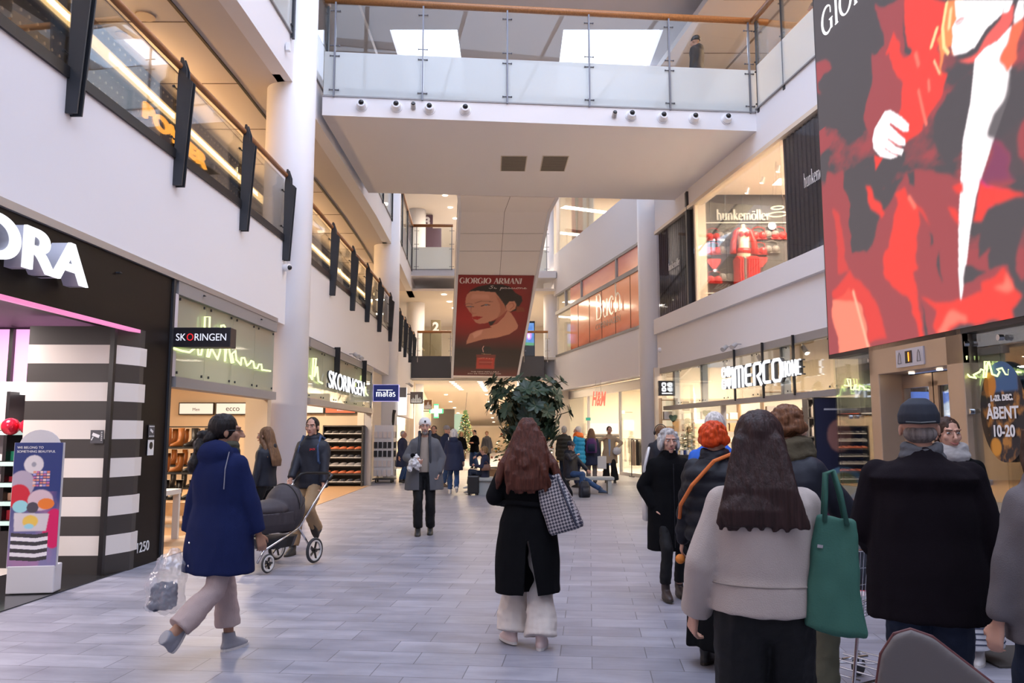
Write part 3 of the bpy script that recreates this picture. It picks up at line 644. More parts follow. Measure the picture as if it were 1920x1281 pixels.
for t in (0.09, 0.17): a = TL.lerp(BL_, t); b = TR.lerp(BR_, t); g.beam(a + Vector((0.05, 0, -.003)), b + Vector((-0.05, 0, -.003)), 0.012, 0.006)
a = FL[0].lerp(FL[1], 0.52); b = TL.lerp(TR, 0.50); c = TL.lerp(BL_, 0.42).lerp(TR.lerp(BR_, 0.42), 0.55)
g.beam(a - Vector((0, 0, .003)), b - Vector((0, 0, .003)), 0.012, 0.006); g.beam(b - Vector((0, 0, .003)), c - Vector((0, 0, .003)), 0.012, 0.006)
rel(g, esc).build('panel_joint', mat('ceiling_joint', (0.2, 0.15, 0.12), 0.8), esc)
# ================================================================ SHOPFRONTS, SIGNS, SCREENS
def fpx(side, x, y, o=0.0):
    """photo pixel -> (distance, height) on a facade line offset o"""
    P = LP if side == 'L' else RP; s = sg(side); u = x - CX; v = y - CY
    r = (u, F * math.cos(TH) + v * math.sin(TH), F * math.sin(TH) - v * math.cos(TH))
    for a, b in zip(P[:-1], P[1:]):
        A = (a[0] + s * o, a[1]); D = (b[0] - a[0], b[1] - a[1]); den = r[0] * D[1] - r[1] * D[0]
        if abs(den) < 1e-9: continue
        t = (A[0] * D[1] - A[1] * D[0]) / den
        if t > 0 and a[1] - 1e-3 <= r[1] * t <= b[1] + 1e-3: return r[1] * t, HC + r[2] * t
def shift(ob, c):
    """make the coordinates of ob's mesh relative to point c"""
    c = Vector(c)
    for v in ob.data.vertices: v.co -= c
    return ob
def thing(name, loc, label, cat, group=None, rz=0.0): return empty(name, loc, rz, label, cat, group)
WLET = emat('white_sign_light', (0.92, 0.94, 1.0), 1.5)
NEON = emat('yellow_green_neon', (0.80, 1.0, 0.32), 2.2)
def fit_text(parent, name, s, side, d0, d1, z, h, o, m, th, **k):
    a = fpt(side, d0, z, o); b = fpt(side, d1, z, o)
    if side == 'R': a, b = b, a
    ux = (b - a).normalized(); org = parent.location
    t = text(parent, name, s, h / 0.70, (0, 0, 0), ux, (0, 0, 1), m, th, **k)
    us_ = [v.co.dot(ux) for v in t.data.vertices]; lo, hi = min(us_), max(us_); f = (b - a).length / (hi - lo)
    for v in t.data.vertices:
        u = v.co.dot(ux); v.co += ux * ((u - lo) * f - u); v.co += a - org
    return t
# ---- beauty store with black facade
SEPH = mat('black_brown_fascia', (0.009, 0.006, 0.005), 0.45, spec=.2)
slab('wall_left', 'L', -6, 10.38, 2.84, 3.65, 0.0, 0.3, SEPH)
slab('wall_left', 'L', 9.72, 10.38, 0, 2.84, 0.0, 0.3, SEPH); slab('trim_7', 'L', 10.38, 10.44, 0, 3.65, -0.03, 0.3, STEEL)
slab('trim_8', 'L', -6, 14.6, 3.62, 3.70, -0.04, 0.02, ALU)
s = thing('shop_sign', fpt('L', 7, 3.3, -0.05), 'large white illuminated block letters on the black beauty store fascia', 'sign')
def letters_sephora():
    t = fit_text(s, 'letter_row', 'SEPHORA', 'L', 4.46, 8.03, 3.08, 0.37, -0.22, WLET, 0.03, bold=0.012)
    t2 = fit_text(s, 'letter_return', 'SEPHORA', 'L', 4.46, 8.03, 3.08, 0.37, -0.06, mat('letter_side', (0.55, 0.55, 0.62), 0.4), 0.155, bold=0.010)
letters_sephora()
PINK = emat('pink_lightbox', (1.0, 0.42, 0.82), 1.1)
slab('trim_9', 'L', -6, 9.7, 2.80, 2.84, -0.01, 0.05, emat('pink_edge_light', (1.0, 0.30, 0.62), 0.8))
slab('floor_left_shop', 'L', -6, 9.7, 0.0, 0.012, 0.0, 1.2, BLACKF); slab('floor_left_shop', 'L', -6, 10.3, 0.0, 0.010, 1.2, 6, mat('white_store_floor', (0.75, 0.70, 0.66), 0.2))
slab('ceiling_left_shop', 'L', -6, 10.3, 2.95, 3.0, 0.3, 6, mat('black_ceiling', (0.05, 0.04, 0.045), 0.6))
slab('wall_left_shop', 'L', 10.3, 10.42, 0, 3.6, 0.3, 7.5, mat('dark_shop_wall', (0.05, 0.045, 0.04), 0.6))
slab('wall_left_shop', 'L', -6, 10.3, 0, 3.0, 5.9, 6.1, mat('rose_wall', (0.7, 0.45, 0.55), 0.6))
# striped pilaster facing the visitor
def stripes(name, o, ux, w, n0, lab, parent=None):
    pass
st = thing('striped_pilaster', fpt('L', 9.45, 0, 0.02), 'black and white horizontally striped pillar at the beauty store entrance', 'pillar')
o0 = st.location; C0 = fpt('L', 9.3, 0, 0.02)
WST = mat('white_stripe', (0.78, 0.73, 0.68), 0.5); BST = mat('charcoal_stripe', (0.045, 0.04, 0.038), 0.45)
hs = 2.84 / 13
for nm, par, m_ in (('white_stripe', 1, WST), ('black_stripe', 0, BST)):
    g = MB()
    for i in range(13):
        if i % 2 != par: continue
        z0, z1 = i * hs, (i + 1) * hs
        a = Vector((-5.62, 9.25, 0)); b = Vector((-4.62, 9.28, 0)); c = fpt('L', 9.62, 0, -0.015); d = fpt('L', 9.78, 0, -0.015)
        for p, q in ((a, b), (b, c)) + (((c, d),) if par else ((c, fpt('L', 9.72, 0, -0.015)),)):
            n = (q - p).normalized().cross(Vector((0, 0, 1))) * -0.1
            g.hexa([p + Vector((0, 0, z0)) - o0, q + Vector((0, 0, z0)) - o0, q + n + Vector((0, 0, z0)) - o0, p + n + Vector((0, 0, z0)) - o0,
                    p + Vector((0, 0, z1)) - o0, q + Vector((0, 0, z1)) - o0, q + n + Vector((0, 0, z1)) - o0, p + n + Vector((0, 0, z1)) - o0])
    g.build(nm, m_, st)
MB().box(Vector((-4.62, 9.22, 1.42)) - o0, (0.05, 0.06, 2.84)).build('shutter_rail', BLACK, st)
for k, (x, z, lab) in enumerate(((-5.08, 1.55, 'black socket plate'), (-5.0, 1.5, None))):
    if k == 0: MB().box(Vector((-5.5, 9.235, 1.38)) - o0, (0.10, 0.02, 0.17)).build('socket_plate', BLACK, st)
pt = to_pt(182, 819, 9.22)
sg1 = thing('cctv_notice', pt, 'dark camera surveillance notice on the striped pillar', 'notice')
MB().box((0, 0, 0), (0.15, 0.008, 0.15)).build('plate', mat('notice_grey', (0.08, 0.08, 0.09), 0.5), sg1)
g = MB(); g.beam((-0.05, -0.007, 0.03), (0.03, -0.007, 0.0), 0.004, 0.035); g.beam((-0.04, -0.007, 0), (-0.06, -0.007, -0.04), 0.004, 0.012)
for i in range(5): g.box((0.055, -0.007, 0.05 - i * 0.022), (0.014, 0.004, 0.01))
g.build('pictogram', mat('print_white', (0.8, 0.8, 0.8), 0.5), sg1)
for z, nm, lab, m_ in ((1.62, 'cctv_notice', 'small camera notice on the black panel above the number', mat('notice_grey', (0.08, 0.08, 0.09), 0.5)), (1.42, 'door_notice', 'small white notice with a black emblem on the black panel', mat('print_white', (0.8, 0.8, 0.8), 0.5))):
    p = fpt('L', 10.0, z, -0.012); t = thing(nm, p, lab, 'notice')
    MB().box((0, 0, 0), (0.006, 0.16, 0.16 if z > 1.5 else 0.19)).build('plate', m_, t)
    g = MB()
    if z > 1.5:
        g.beam((0.006, -0.04, 0.02), (0.006, 0.03, -0.01), 0.03, 0.004, up=(1, 0, 0))
        for i in range(6): g.box((0.005, -0.06 + i * 0.024, 0.06), (0.004, 0.01, 0.012)); g.box((0.005, -0.06 + i * 0.024, -0.06), (0.004, 0.01, 0.012))
        g.build('pictogram', mat('print_white', (0.8, 0.8, 0.8), 0.5), t)
    else:
        g.cyl((0.003, 0, 0.025), (0.006, 0, 0.025), 0.045, n=20); g.build('emblem', BLACK, t)
t = thing('house_number', fpt('L', 9.8, 0.2, -0.02), 'white street number 1250 low on the black panel', 'number')
fit_text(t, 'numerals', '1250', 'L', 9.79, 10.08, 0.17, 0.12, -0.012, mat('print_white', (0.8, 0.8, 0.8), 0.5), 0.006)
# anti-ram sensor
for d, z, lab in ((9.0, 3.42, 'tiny black sprinkler head on the beauty store fascia'), (11.3, 3.55, 'tiny sprinkler head on the grey beam left of centre'), (13.7, 3.55, 'tiny sprinkler head on the grey beam near the column')):
    t = thing('sprinkler', fpt('L', d, z, 0), lab, 'sprinkler'); g = MB(); g.cyl((0, 0, 0), (0.05, 0, 0), 0.012, n=8); g.cyl((0.05, -0.03, 0), (0.05, 0.03, 0), 0.008, n=6); g.build('nozzle', STEEL, t)

# ---- shoe shop upper glazing (two bays)
def glazed_band(side, d0, d1, n, label, neon=None, gm=None, ztop=3.62, z1=3.44, z0=2.34, zb=2.2):
    r = thing('shopfront_glazing', fpt(side, (d0 + d1) / 2, 2.9), label, 'shopfront'); c = r.location
    g = MB(); fac(g, side, d0, d1, z1, ztop, -0.03, 0.15); shift(g.build('head_beam', GREYM, r), c)
    g = MB(); fac(g, side, d0, d1, zb, z0, -0.05, 0.18); shift(g.build('transom_beam', GREYM, r), c)
    for i in range(n):
        a = d0 + (d1 - d0) * i / n; b = d0 + (d1 - d0) * (i + 1) / n
        g = MB(); fac(g, side, a + 0.006, b - 0.006, z0, z1, 0.02, 0.032); shift(g.build('glass_pane', gm or FROSTG, r), c)
        for q in (a + 0.12, b - 0.12):
            for z_ in (z1 - .05, z0 + .06): shift(MB().box(fpt(side, q, z_, 0.0), (0.02, 0.025, 0.035)).build('clamp', STEEL, r), c)
    return r
glazed_band('L', 10.52, 14.6, 4, 'frosted green glass band over the near shoe shop opening')
glazed_band('L', 17.0, 24.75, 6, 'frosted green glass band over the shoe shop beyond the column')
slab('trim_10', 'L', 10.44, 10.55, 2.34, 3.44, -0.02, 0.1, mat('pale_frame', (0.62, 0.58, 0.62), 0.5))
slab('trim_10', 'L', 24.7, 24.9, 0, 3.6, -0.02, 0.2, ALU)
def neon(side, pts, o, label, r=0.012):
    P = [fpt(side, *fpx(side, x, y, o), o) for x, y in pts]; t = thing('neon_light', P[0], label, 'neon light')
    g = MB(); g.tube([p - P[0] for p in P], r, 6); g.build('tube', NEON, t); return t
neon('L', [(300 + a / 5.338, 540 + b / 5.338) for a, b in [(135,603),(220,630),(295,645),(350,600),(375,560),(385,670),(410,670),(425,600),(440,570),(450,290),(498,290),(490,560),(470,692),(490,692),(515,600),(545,660),(575,715),(600,640),(610,560),(612,375),(640,375),(655,400),(650,735),(670,560),(690,600),(715,750),(735,750),(720,660),(755,630),(765,720),(810,770),(815,700),(845,700),(870,780),(905,750),(910,730),(935,740),(945,800),(975,805),(990,765),(1015,765),(1020,820),(1105,832)]], -0.03, 'yellow-green neon skyline squiggle over the near shoe shop opening', 0.015)
neon('L', [(560 + a / 3.372, 380 + b / 3.372) for a, b in [(72,1095),(85,1120),(93,985),(110,985),(100,1100),(118,1040),(125,1130),(150,1143)]], -0.03, 'yellow-green neon squiggle at the start of the second glass band', 0.02)
neon('L', [(560 + a / 3.372, 380 + b / 3.372) for a, b in [(372,1190),(384,1130),(394,1190),(400,1198),(406,1100),(414,1095),(415,1180),(420,1140),(425,1205),(438,1220)]], -0.03, 'yellow-green neon squiggle right of the white shoe shop letters', 0.02)
t = thing('shop_sign', fpt('L', 21.5, 2.85, -0.2), 'white illuminated shoe shop letters standing off the second glass band', 'sign')
d0, z0 = fpx('L', 619, 725, -0.2); d1, z1 = fpx('L', 685, 741, -0.2)
fit_text(t, 'letter_row', 'SKORINGEN', 'L', d0, d1, z0 - 0.02, 0.40, -0.16, WLET, 0.02)
fit_text(t, 'letter_return', 'SKORINGEN', 'L', d0, d1, z0 - 0.02, 0.40, -0.12, STEEL, 0.04)
g = MB()
for d in (19.4, 23.0): g.box(fpt('L', d, 3.3, -0.08) - t.location, (0.14, 0.05, 0.75))
g.build('hanger_bar', BLACK, t)
# projecting signs
def box_sign(name, px0, py0, px1, py1, d, th, mbody, label, mface=None, rz=0.0):
    a = to_pt(px0, py1, d); b = to_pt(px1, py0, d); w_, h_ = b.x - a.x, b.z - a.z
    t = thing(name, Vector(((a.x + b.x) / 2, d, a.z)), label, 'sign')
    MB().box((0, th / 2, h_ / 2), (w_, th, h_)).build('sign_box', mbody, t, bev=0.008)
    s_ = -1 if b.x < 0 else 1; L_ = abs(fx('L' if s_ < 0 else 'R', d) + s_ * .35 - (a.x + b.x) / 2); MB().box((s_ * L_ / 2, th / 2, h_ * .8), (L_, .03, .03)).build('bracket', STEEL, t)
    return t, w_, h_
t, w_, h_ = box_sign('projecting_sign', 321, 614, 433, 651, 10.45, 0.22, mat('sign_black', (0.02, 0.018, 0.022), 0.35), 'black projecting box sign of the shoe shop with a red O in the lettering')
x0 = -w_ * 0.43; H_ = h_ * 0.36
PW = emat('sign_letter_white', (0.85, 0.87, 1.0), 0.9); PR = emat('sign_letter_red', (0.9, 0.03, 0.04), 0.9)
def seg_text(t, parts, x, z, h, y=-0.002, total=None):
    obs = []
    for s_, m_ in parts:
        o = text(t, 'lettering', s_, h / 0.70, (x, y, z), (1, 0, 0), (0, 0, 1), m_, 0.004)
        if s_ != ' ': x = max(v.co.x for v in o.data.vertices) + h * 0.10
        obs.append(o)
    if total:
        lo = min(v.co.x for o in obs for v in o.data.vertices); hi = max(v.co.x for o in obs for v in o.data.vertices); f = total / (hi - lo)
        for o in obs:
            for v in o.data.vertices: v.co.x = lo + (v.co.x - lo) * f
seg_text(t, [('SK', PW), ('O', PR), ('RINGEN', PW)], x0, h_ * 0.33, H_, total=w_ * 0.85)
t, w_, h_ = box_sign('projecting_sign', 700, 722, 747, 752, 25.4, 0.2, emat('navy_sign', (0.012, 0.02, 0.13), 0.8), 'navy blue projecting sign with white lower case lettering on the left')
serif_text(t, 'lettering', 'matas', h_ * 0.40, (-w_ * 0.40, -0.012, h_ * 0.28), (1, 0, 0), (0, 0, 1), WLET, 0.01, sx=1.0, weight=1.4)
MB().box((-0.03, -0.008, h_ * 0.68), (w_ * 0.62, 0.012, 0.02)).build('underline', WLET, t)
MB().box((0, 0.1, h_ / 2), (w_ + 0.03, 0.16, h_ + 0.03)).build('rim_light', emat('lilac_rim', (0.5, 0.45, 0.9), 0.9), t)
for (a, b, c, d_, dd, m_, lab) in ((769, 735, 793, 757, 33, mat('taupe_sign', (0.20, 0.17, 0.15), 0.5), 'taupe square hanging sign with a pale tower motif'), (795, 750, 810, 768, 40, mat('copper_sign', (0.30, 0.16, 0.08), 0.5), 'small copper hanging sign with a pale tower motif')):
    t, w_, h_ = box_sign('projecting_sign', a, b, c, d_, dd, 0.12, m_, lab)
    g = MB()
    for i, hh in enumerate((0.3, 0.45, 0.35, 0.75, 0.8, 0.4, 0.5, 0.3)): g.box((-w_ * 0.38 + w_ * 0.76 * i / 7, -0.006, h_ * (0.14 + hh * 0.4)), (w_ * 0.035, 0.01, h_ * hh * 0.8))
    g.box((0, -0.006, h_ * 0.12), (w_ * 0.8, 0.01, h_ * 0.04)); g.build('tower_motif', emat('motif_glow', (1, 0.92, 0.8), 0.8), t)
p = to_pt(818, 771, 45); t = thing('pharmacy_cross', p, 'green and white illuminated pharmacy cross hanging in the far passage', 'sign')
for w_, m_, y in ((1.0, emat('green_cross', (0.05, 0.9, 0.25), 1.5), 0), (0.8, emat('white_cross', (0.85, 1.0, 0.9), 3.0), -0.04)):
    g = MB(); a = 0.39 * w_; b = 0.13 if w_ == 1 else 0.10; g.box((0, y, 0), (a * 2, 0.1, b * 2)); g.box((0, y, 0), (b * 2, 0.1, a * 2)); g.build('cross_face' if w_ < 1 else 'cross_rim', m_, t)
MB().box((-0.6, 0.1, 0), (.85, 0.05, 0.05)).build('bracket', STEEL, t)
# twin floodlights
def floods(side, px, py, label):
    d, z = fpx(side, px, py, -0.15)
    for k in (0, 1):
        t = thing('floodlight', fpt(side, d + k * 0.55, z, -0.02), label + (' (far one of a pair)' if k else ' (near one of a pair)'), 'lamp', 'twin floodlights over the shop glazing'); n = Vector((-sg(side), 0, 0))
        g = MB(); g.cyl((0, 0, 0.06), n * 0.14 + Vector((0, 0, 0.06)), 0.012, n=8); g.build('arm', ALU, t)
        g = MB(); g.cyl(n * 0.14 + Vector((0, 0, 0.06)), n * 0.26 + Vector((0, -0.1, -0.03)), 0.055, 0.06, 14); g.build('lamp_head', mat('grey_enamel', (0.45, 0.43, 0.42), 0.4), t)
floods('L', 664, 668, 'small grey floodlight above the second glass band on the left'); floods('R', 1380, 650, 'small grey floodlight above the home store lettering'); floods('L', 766, 722, 'tiny grey floodlight above the far left shops')
# dome cameras
for (p, lab) in ((fpt('L', 14.95, 4.72, -0.02), 'white dome camera below the railing end beside the left column'), (fpt('R', 25.1, 4.2, -0.05), 'small dome camera beside the right column'), (fpt('L', 14.6, 8.95, -0.03), 'white alarm box high beside the left column')):
    t = thing('dome_camera' if 'dome' in lab else 'alarm_box', p, lab, 'camera' if 'dome' in lab else 'alarm')
    if 'dome' in lab:
        MB().cyl((0, 0.0, 0), (0.10, -0.05, 0), 0.07, n=18).build('housing', mat('white_enamel', (0.8, 0.8, 0.82), 0.35), t); MB().ell((0.11, -0.06, -0.01), 0.045).build('dome', mat('black_gloss', (0.01, 0.01, 0.012), 0.15), t, smooth=True)
    else:
        MB().box((0.03, 0, 0), (0.08, 0.1, 0.16)).build('casing', mat('white_enamel', (0.8, 0.8, 0.82), 0.35), t, bev=0.01)
# ---- gallery two, left: perforated shopfront with orange lettering
t = thing('electronics_shopfront', (-6.95, 14, 5.2), 'dark perforated shopfront with warm light strip behind the left gallery', 'shopfront')
def dotmat():
    m = bpy.data.materials.new('perforated_dark'); m.use_nodes = True; N, L = nt(m); p = N['Principled BSDF']
    tc = N.new('ShaderNodeTexCoord'); mp = N.new('ShaderNodeMapping'); mp.inputs['Scale'].default_value = (0.001, 5.0, 5.0); L.new(tc.outputs['Object'], mp.inputs[0])
    v = N.new('ShaderNodeTexVoronoi'); v.inputs['Randomness'].default_value = 0.0; v.inputs['Scale'].default_value = 1; L.new(mp.outputs[0], v.inputs[0])
    c = N.new('ShaderNodeMath'); c.operation = 'LESS_THAN'; c.inputs[1].default_value = 0.13; L.new(v.outputs['Distance'], c.inputs[0])
    mx = N.new('ShaderNodeMix'); mx.data_type = 'RGBA'; mx.inputs[6].default_value = (0.055, 0.042, 0.03, 1); mx.inputs[7].default_value = (0.55, 0.42, 0.26, 1)
    L.new(c.outputs[0], mx.inputs[0]); L.new(mx.outputs[2], p.inputs['Base Color']); p.inputs['Roughness'].default_value = 0.5; return m
g = MB(); g.box((-0.1, 6, 1.65), (0.1, 44, 3.3)); g.build('perforated_panel', dotmat(), t)
g = MB(); g.box((0.02, 6, 2.80), (0.16, 44, 0.16)); g.build('light_strip', STRIP, t)
g = MB()
for y in np.arange(-14, 28, 2.0): g.box((0.0, y, 1.3), (0.1, 0.06, 2.6))
g.box((0.0, 6, 2.64), (0.12, 44, 0.08)); g.build('frame', BLACK, t)
t = thing('shop_sign', (-6.7, 14.2, 7.3), 'orange illuminated block letters behind the left gallery glass', 'sign')
tx = text(t, 'letter_row', 'POWER', 0.62, (0, 0, 0), (0, 1, 0), (0, 0, 1), emat('orange_sign_light', (1.0, 0.36, 0.04), 2.0), 0.06, bold=0.012, sx=1.25)
t.location = (-6.55, 0, 0)
dL = lambda px, py: (lambda r: Vector((0, 0, HC)) + r * (-6.55 / r.x))(to_pt(px, py, 1.0) - Vector((0, 0, HC)))
A_ = dL(266, 224); B_ = dL(384, 312); ys = [v.co.y for v in tx.data.vertices]; lo, hi = min(ys), max(ys)
for v in tx.data.vertices: v.co.y = (v.co.y - lo) / (hi - lo) * (B_.y - A_.y); v.co.z *= .62
t.location = (-6.55, A_.y, (A_.z + B_.z) / 2); [MB().box((-.18, y_, .15), (.36, .04, .04)).build('bracket', BLACK, t) for y_ in (.5, 2.5)]
# gallery ceiling fittings
for i, (d, o, r_) in enumerate(((8.3, 2.2, 0.12), (11.0, 1.9, 0.10), (12.6, 1.7, 0.16), (13.2, 2.4, 0.10), (20.5, 1.8, 0.1))):
    t = thing('ceiling_speaker', fpt('L', d, 8.49, o), 'small round fitting in the left gallery ceiling, ' + ['nearest of the row', 'second of the row', 'largest, third of the row', 'fourth of the row', 'beyond the column'][i], 'ceiling fitting', 'round fittings in the left gallery ceiling')
    MB().cyl((0, 0, 0), (0, 0, -0.02), r_, n=20).build('cover', mat('fitting_beige', (0.42, 0.33, 0.27), 0.5), t)

# ---- right: lingerie store on the second floor
def panel_rib(side, d0, d1, z0, z1, label):
    t = thing('ribbed_window_panel', fpt(side, (d0 + d1) / 2, z0), label, 'shop window'); c = t.location
    g = MB(); fac(g, side, d0, d1, z0, z1, 0.10, 0.14)
    n = int((d1 - d0) / 0.17)
    for i in range(n):
        q = d0 + (d1 - d0) * (i + 0.5) / n; fac(g, side, q - 0.035, q + 0.035, z0, z1, 0.07, 0.11)
    shift(g.build('curtain', mat('charcoal_rib', (0.045, 0.042, 0.046), 0.6), t), c)
    g = MB(); fac(g, side, d0, d1, z0, z1, 0.02, 0.03); shift(g.build('glass_pane', glassmat('window_glass', (0.9, 0.9, 0.92), 0.18), t), c)
    return t
pa = panel_rib('R', 22.0, 25.3, 5.2, 8.0, 'dark ribbed window panel with small white lettering left of the lingerie window')
pb = panel_rib('R', 10.0, 16.92, 5.2, 8.0, 'dark ribbed window panel with small lettering between lingerie window and big screen')
for par, pxa, pxb, h_ in ((pa, (1254, 508), (1277, 493), 0.16), (pb, (1508, 353), (1560, 322), 0.22)):
    d0, z0 = fpx('R', *pxa); d1, z1 = fpx('R', *pxb); L_ = abs(d1 - d0) * 1.01
    tt = serif_text(par, 'lettering', 'hunkemöller', 1.0, (0, 0, 0), (-1, 0, 0), (0, 0, 1), mat('print_white', (0.8, 0.8, 0.8), 0.5), 0.01, weight=1.3)
    a = fpt('R', d0, z0, 0.0); b = fpt('R', d1, z0, 0.0); dr = (b - a).normalized(); f = (b - a).length / 7.4
    for v in tt.data.vertices: v.co = a - par.location + dr * (-v.co.x * f) + Vector((0, 0, v.co.z * h_ * 1.3)) + Vector((-0.01, 0, 0)) * (0.5 + v.co.y)
t = thing('lingerie_window', fpt('R', 19.4, 5.2), 'large warm lit lingerie store window on the right upper wall', 'shop window'); c = t.location
for i in range(5):
    a = 16.95 + i * 1.0; g = MB(); fac(g, 'R', a, a + 0.985, 5.2, 8.0, 0.03, 0.045); shift(g.build('glass_pane', GLASS, t), c)
g = MB(); fac(g, 'R', -2, 25.3, 7.96, 8.06, -0.06, 0.2); fac(g, 'R', 21.9, 22.0, 5.2, 8.0, 0.0, 0.3); shift(g.build('frame', mat('cream_frame', (0.7, 0.6, 0.48), 0.5), t), c)
WALLD = 22.35
struct(MB().box((7.6, WALLD + 0.1, 6.8), (5.2, 0.2, 3.4)), 'wall_shop_two', mat('charcoal_wall', (0.055, 0.05, 0.05), 0.6))
struct(MB().box((10.2, 19, 6.8), (0.2, 8, 3.4)), 'wall_shop_two', CREAM)
t = thing('shop_sign', to_pt(1343, 413, WALLD - 0.02), 'cream lettering on the charcoal wall inside the lingerie store', 'sign')
b = to_pt(1452, 413, WALLD - 0.02); w_ = b.x - t.location.x
serif_text(t, 'lettering', 'hunkemöller', 0.29, (0, -0.02, 0), (1, 0, 0), (0, 0, 1), emat('cream_letters', (1.0, 0.85, 0.65), 0.9), 0.02, sx=w_ / (7.4 * 0.29), weight=1.3)
t = thing('wall_frame', to_pt(1390, 480, WALLD - 0.02), 'thin cream rounded frame line around the lingerie wall display', 'frame')
g = MB(); A = to_pt(1319, 550, WALLD - 0.02); B = to_pt(1500, 418, WALLD - 0.02); r_ = 0.12
P = [(B.x, B.z), (A.x + r_, B.z)] + [(A.x + r_ + r_ * math.cos(q), B.z - r_ + r_ * math.sin(q)) for q in (1.9, 2.4, 2.8, 3.14)] + [(A.x, A.z + r_)] + [(A.x + r_ + r_ * math.cos(q), A.z + r_ + r_ * math.sin(q)) for q in (3.5, 4.0, 4.5)] + [(B.x, A.z)]
g.tube([Vector((x, WALLD - 0.03, z)) - t.location for x, z in P], 0.018, 6); g.build('frame_line', emat('cream_letters', (1.0, 0.85, 0.65), 0.9), t)

# ---- right: fashion window with sunset film
def film():
    m = bpy.data.materials.new('sunset_film'); m.use_nodes = True; N, L = nt(m); p = N['Principled BSDF']
    tc = N.new('ShaderNodeTexCoord'); sx_ = N.new('ShaderNodeSeparateXYZ'); L.new(tc.outputs['Object'], sx_.inputs[0])
    n = N.new('ShaderNodeTexNoise'); n.inputs['Scale'].default_value = 0.7; mp = N.new('ShaderNodeMapping'); mp.inputs['Scale'].default_value = (1, 0.7, 3); L.new(tc.outputs['Object'], mp.inputs[0]); L.new(mp.outputs[0], n.inputs[0])
    a = N.new('ShaderNodeMath'); a.operation = 'MULTIPLY_ADD'; a.inputs[1].default_value = 0.9; L.new(n.outputs['Fac'], a.inputs[0]); L.new(sx_.outputs['Z'], a.inputs[2])
    r = N.new('ShaderNodeValToRGB'); e = r.color_ramp.elements; e[0].position = 0.1; e[0].color = (0.07, 0.02, 0.015, 1); e[1].position = 1.0; e[1].color = (0.22, 0.075, 0.075, 1)
    for q, cc in ((0.22, (0.30, 0.07, 0.03)), (0.4, (0.36, 0.14, 0.075)), (0.7, (0.42, 0.18, 0.10))): k = e.new(q); k.color = (*cc, 1)
    d = N.new('ShaderNodeMath'); d.operation = 'DIVIDE'; d.inputs[1].default_value = 3.6; L.new(a.outputs[0], d.inputs[0]); L.new(d.outputs[0], r.inputs[0])
    L.new(r.outputs[0], p.inputs['Base Color']); p.inputs['Roughness'].default_value = 0.12; L.new(r.outputs[0], p.inputs['Emission Color']); p.inputs['Emission Strength'].default_value = 0.35; return m
t = thing('boutique_window', fpt('R', 33, 5.28), 'long second storey window with orange sunset film and silver lettering', 'shop window'); c = t.location
g = MB(); fac(g, 'R', 27.7, 36.3, 5.3, 8.25, 0.06, 0.08); shift(g.build('window_film', film(), t), c)
g = MB(); fac(g, 'R', 36.3, 38.5, 5.3, 8.25, 0.06, 0.075); shift(g.build('glass_pane', GLASS, t), c)
g = MB(); fac(g, 'R', 27.6, 38.6, 7.30, 7.46, -0.02, 0.12); fac(g, 'R', 27.6, 38.6, 5.24, 5.34, -0.02, 0.12); fac(g, 'R', 27.6, 38.6, 8.2, 8.3, -0.02, 0.12)
for d in (29.95, 34.4, 36.9): fac(g, 'R', d, d + 0.14, 7.4, 8.25, -0.01, 0.1)
shift(g.build('frame', GREYM, t), c)
g = MB()
for d in (28.7, 30.3, 31.9, 33.5, 35.1): fac(g, 'R', d, d + 0.02, 5.34, 7.3, 0.045, 0.062)
shift(g.build('pane_joint', mat('joint_dark', (0.10, 0.05, 0.03), 0.5), t), c)
SILV = mat('silver_letters', (0.62, 0.56, 0.5), 0.25, 0.8)
for s_, pa_, pb_, h_ in (('Buch', (1117, 602), (1164, 583), 1.05), ('COPENHAGEN', (1117, 620), (1163, 600), 0.24)):
    d0, z0 = fpx('R', *pa_); d1, z1 = fpx('R', *pb_); a = fpt('R', d0, z0, 0.0); b = fpt('R', d1, z0, 0.0); dr = (b - a).normalized()
    if s_ == 'Buch':
        tt = serif_text(t, 'lettering', s_, 1.0, (0, 0, 0), (1, 0, 0), (0, 0, 1), SILV, 0.03, weight=1.1); W_ = 2.6
        for v in tt.data.vertices: v.co = a - c + dr * (v.co.x / W_ * (b - a).length) + Vector((0, 0, v.co.z * h_)) + Vector((0.03, 0, 0)) * v.co.y * 10
    else:
        tt = text(t, 'lettering', s_, h_ / 0.7, (0, 0, 0), (1, 0, 0), (0, 0, 1), mat('bronze_letters', (0.16, 0.10, 0.07), 0.4), 0.02); xs = [v.co.x for v in tt.data.vertices]
        for v in tt.data.vertices: v.co = a - c + dr * ((v.co.x - min(xs)) / (max(xs) - min(xs)) * (b - a).length) + Vector((0, 0, v.co.z)) + Vector((0.03, 0, 0)) * v.co.y * 10
struct(MB().box((6.2, 38.5, 6.8), (8, 0.2, 3.2)), 'wall_shop_two', CREAM)
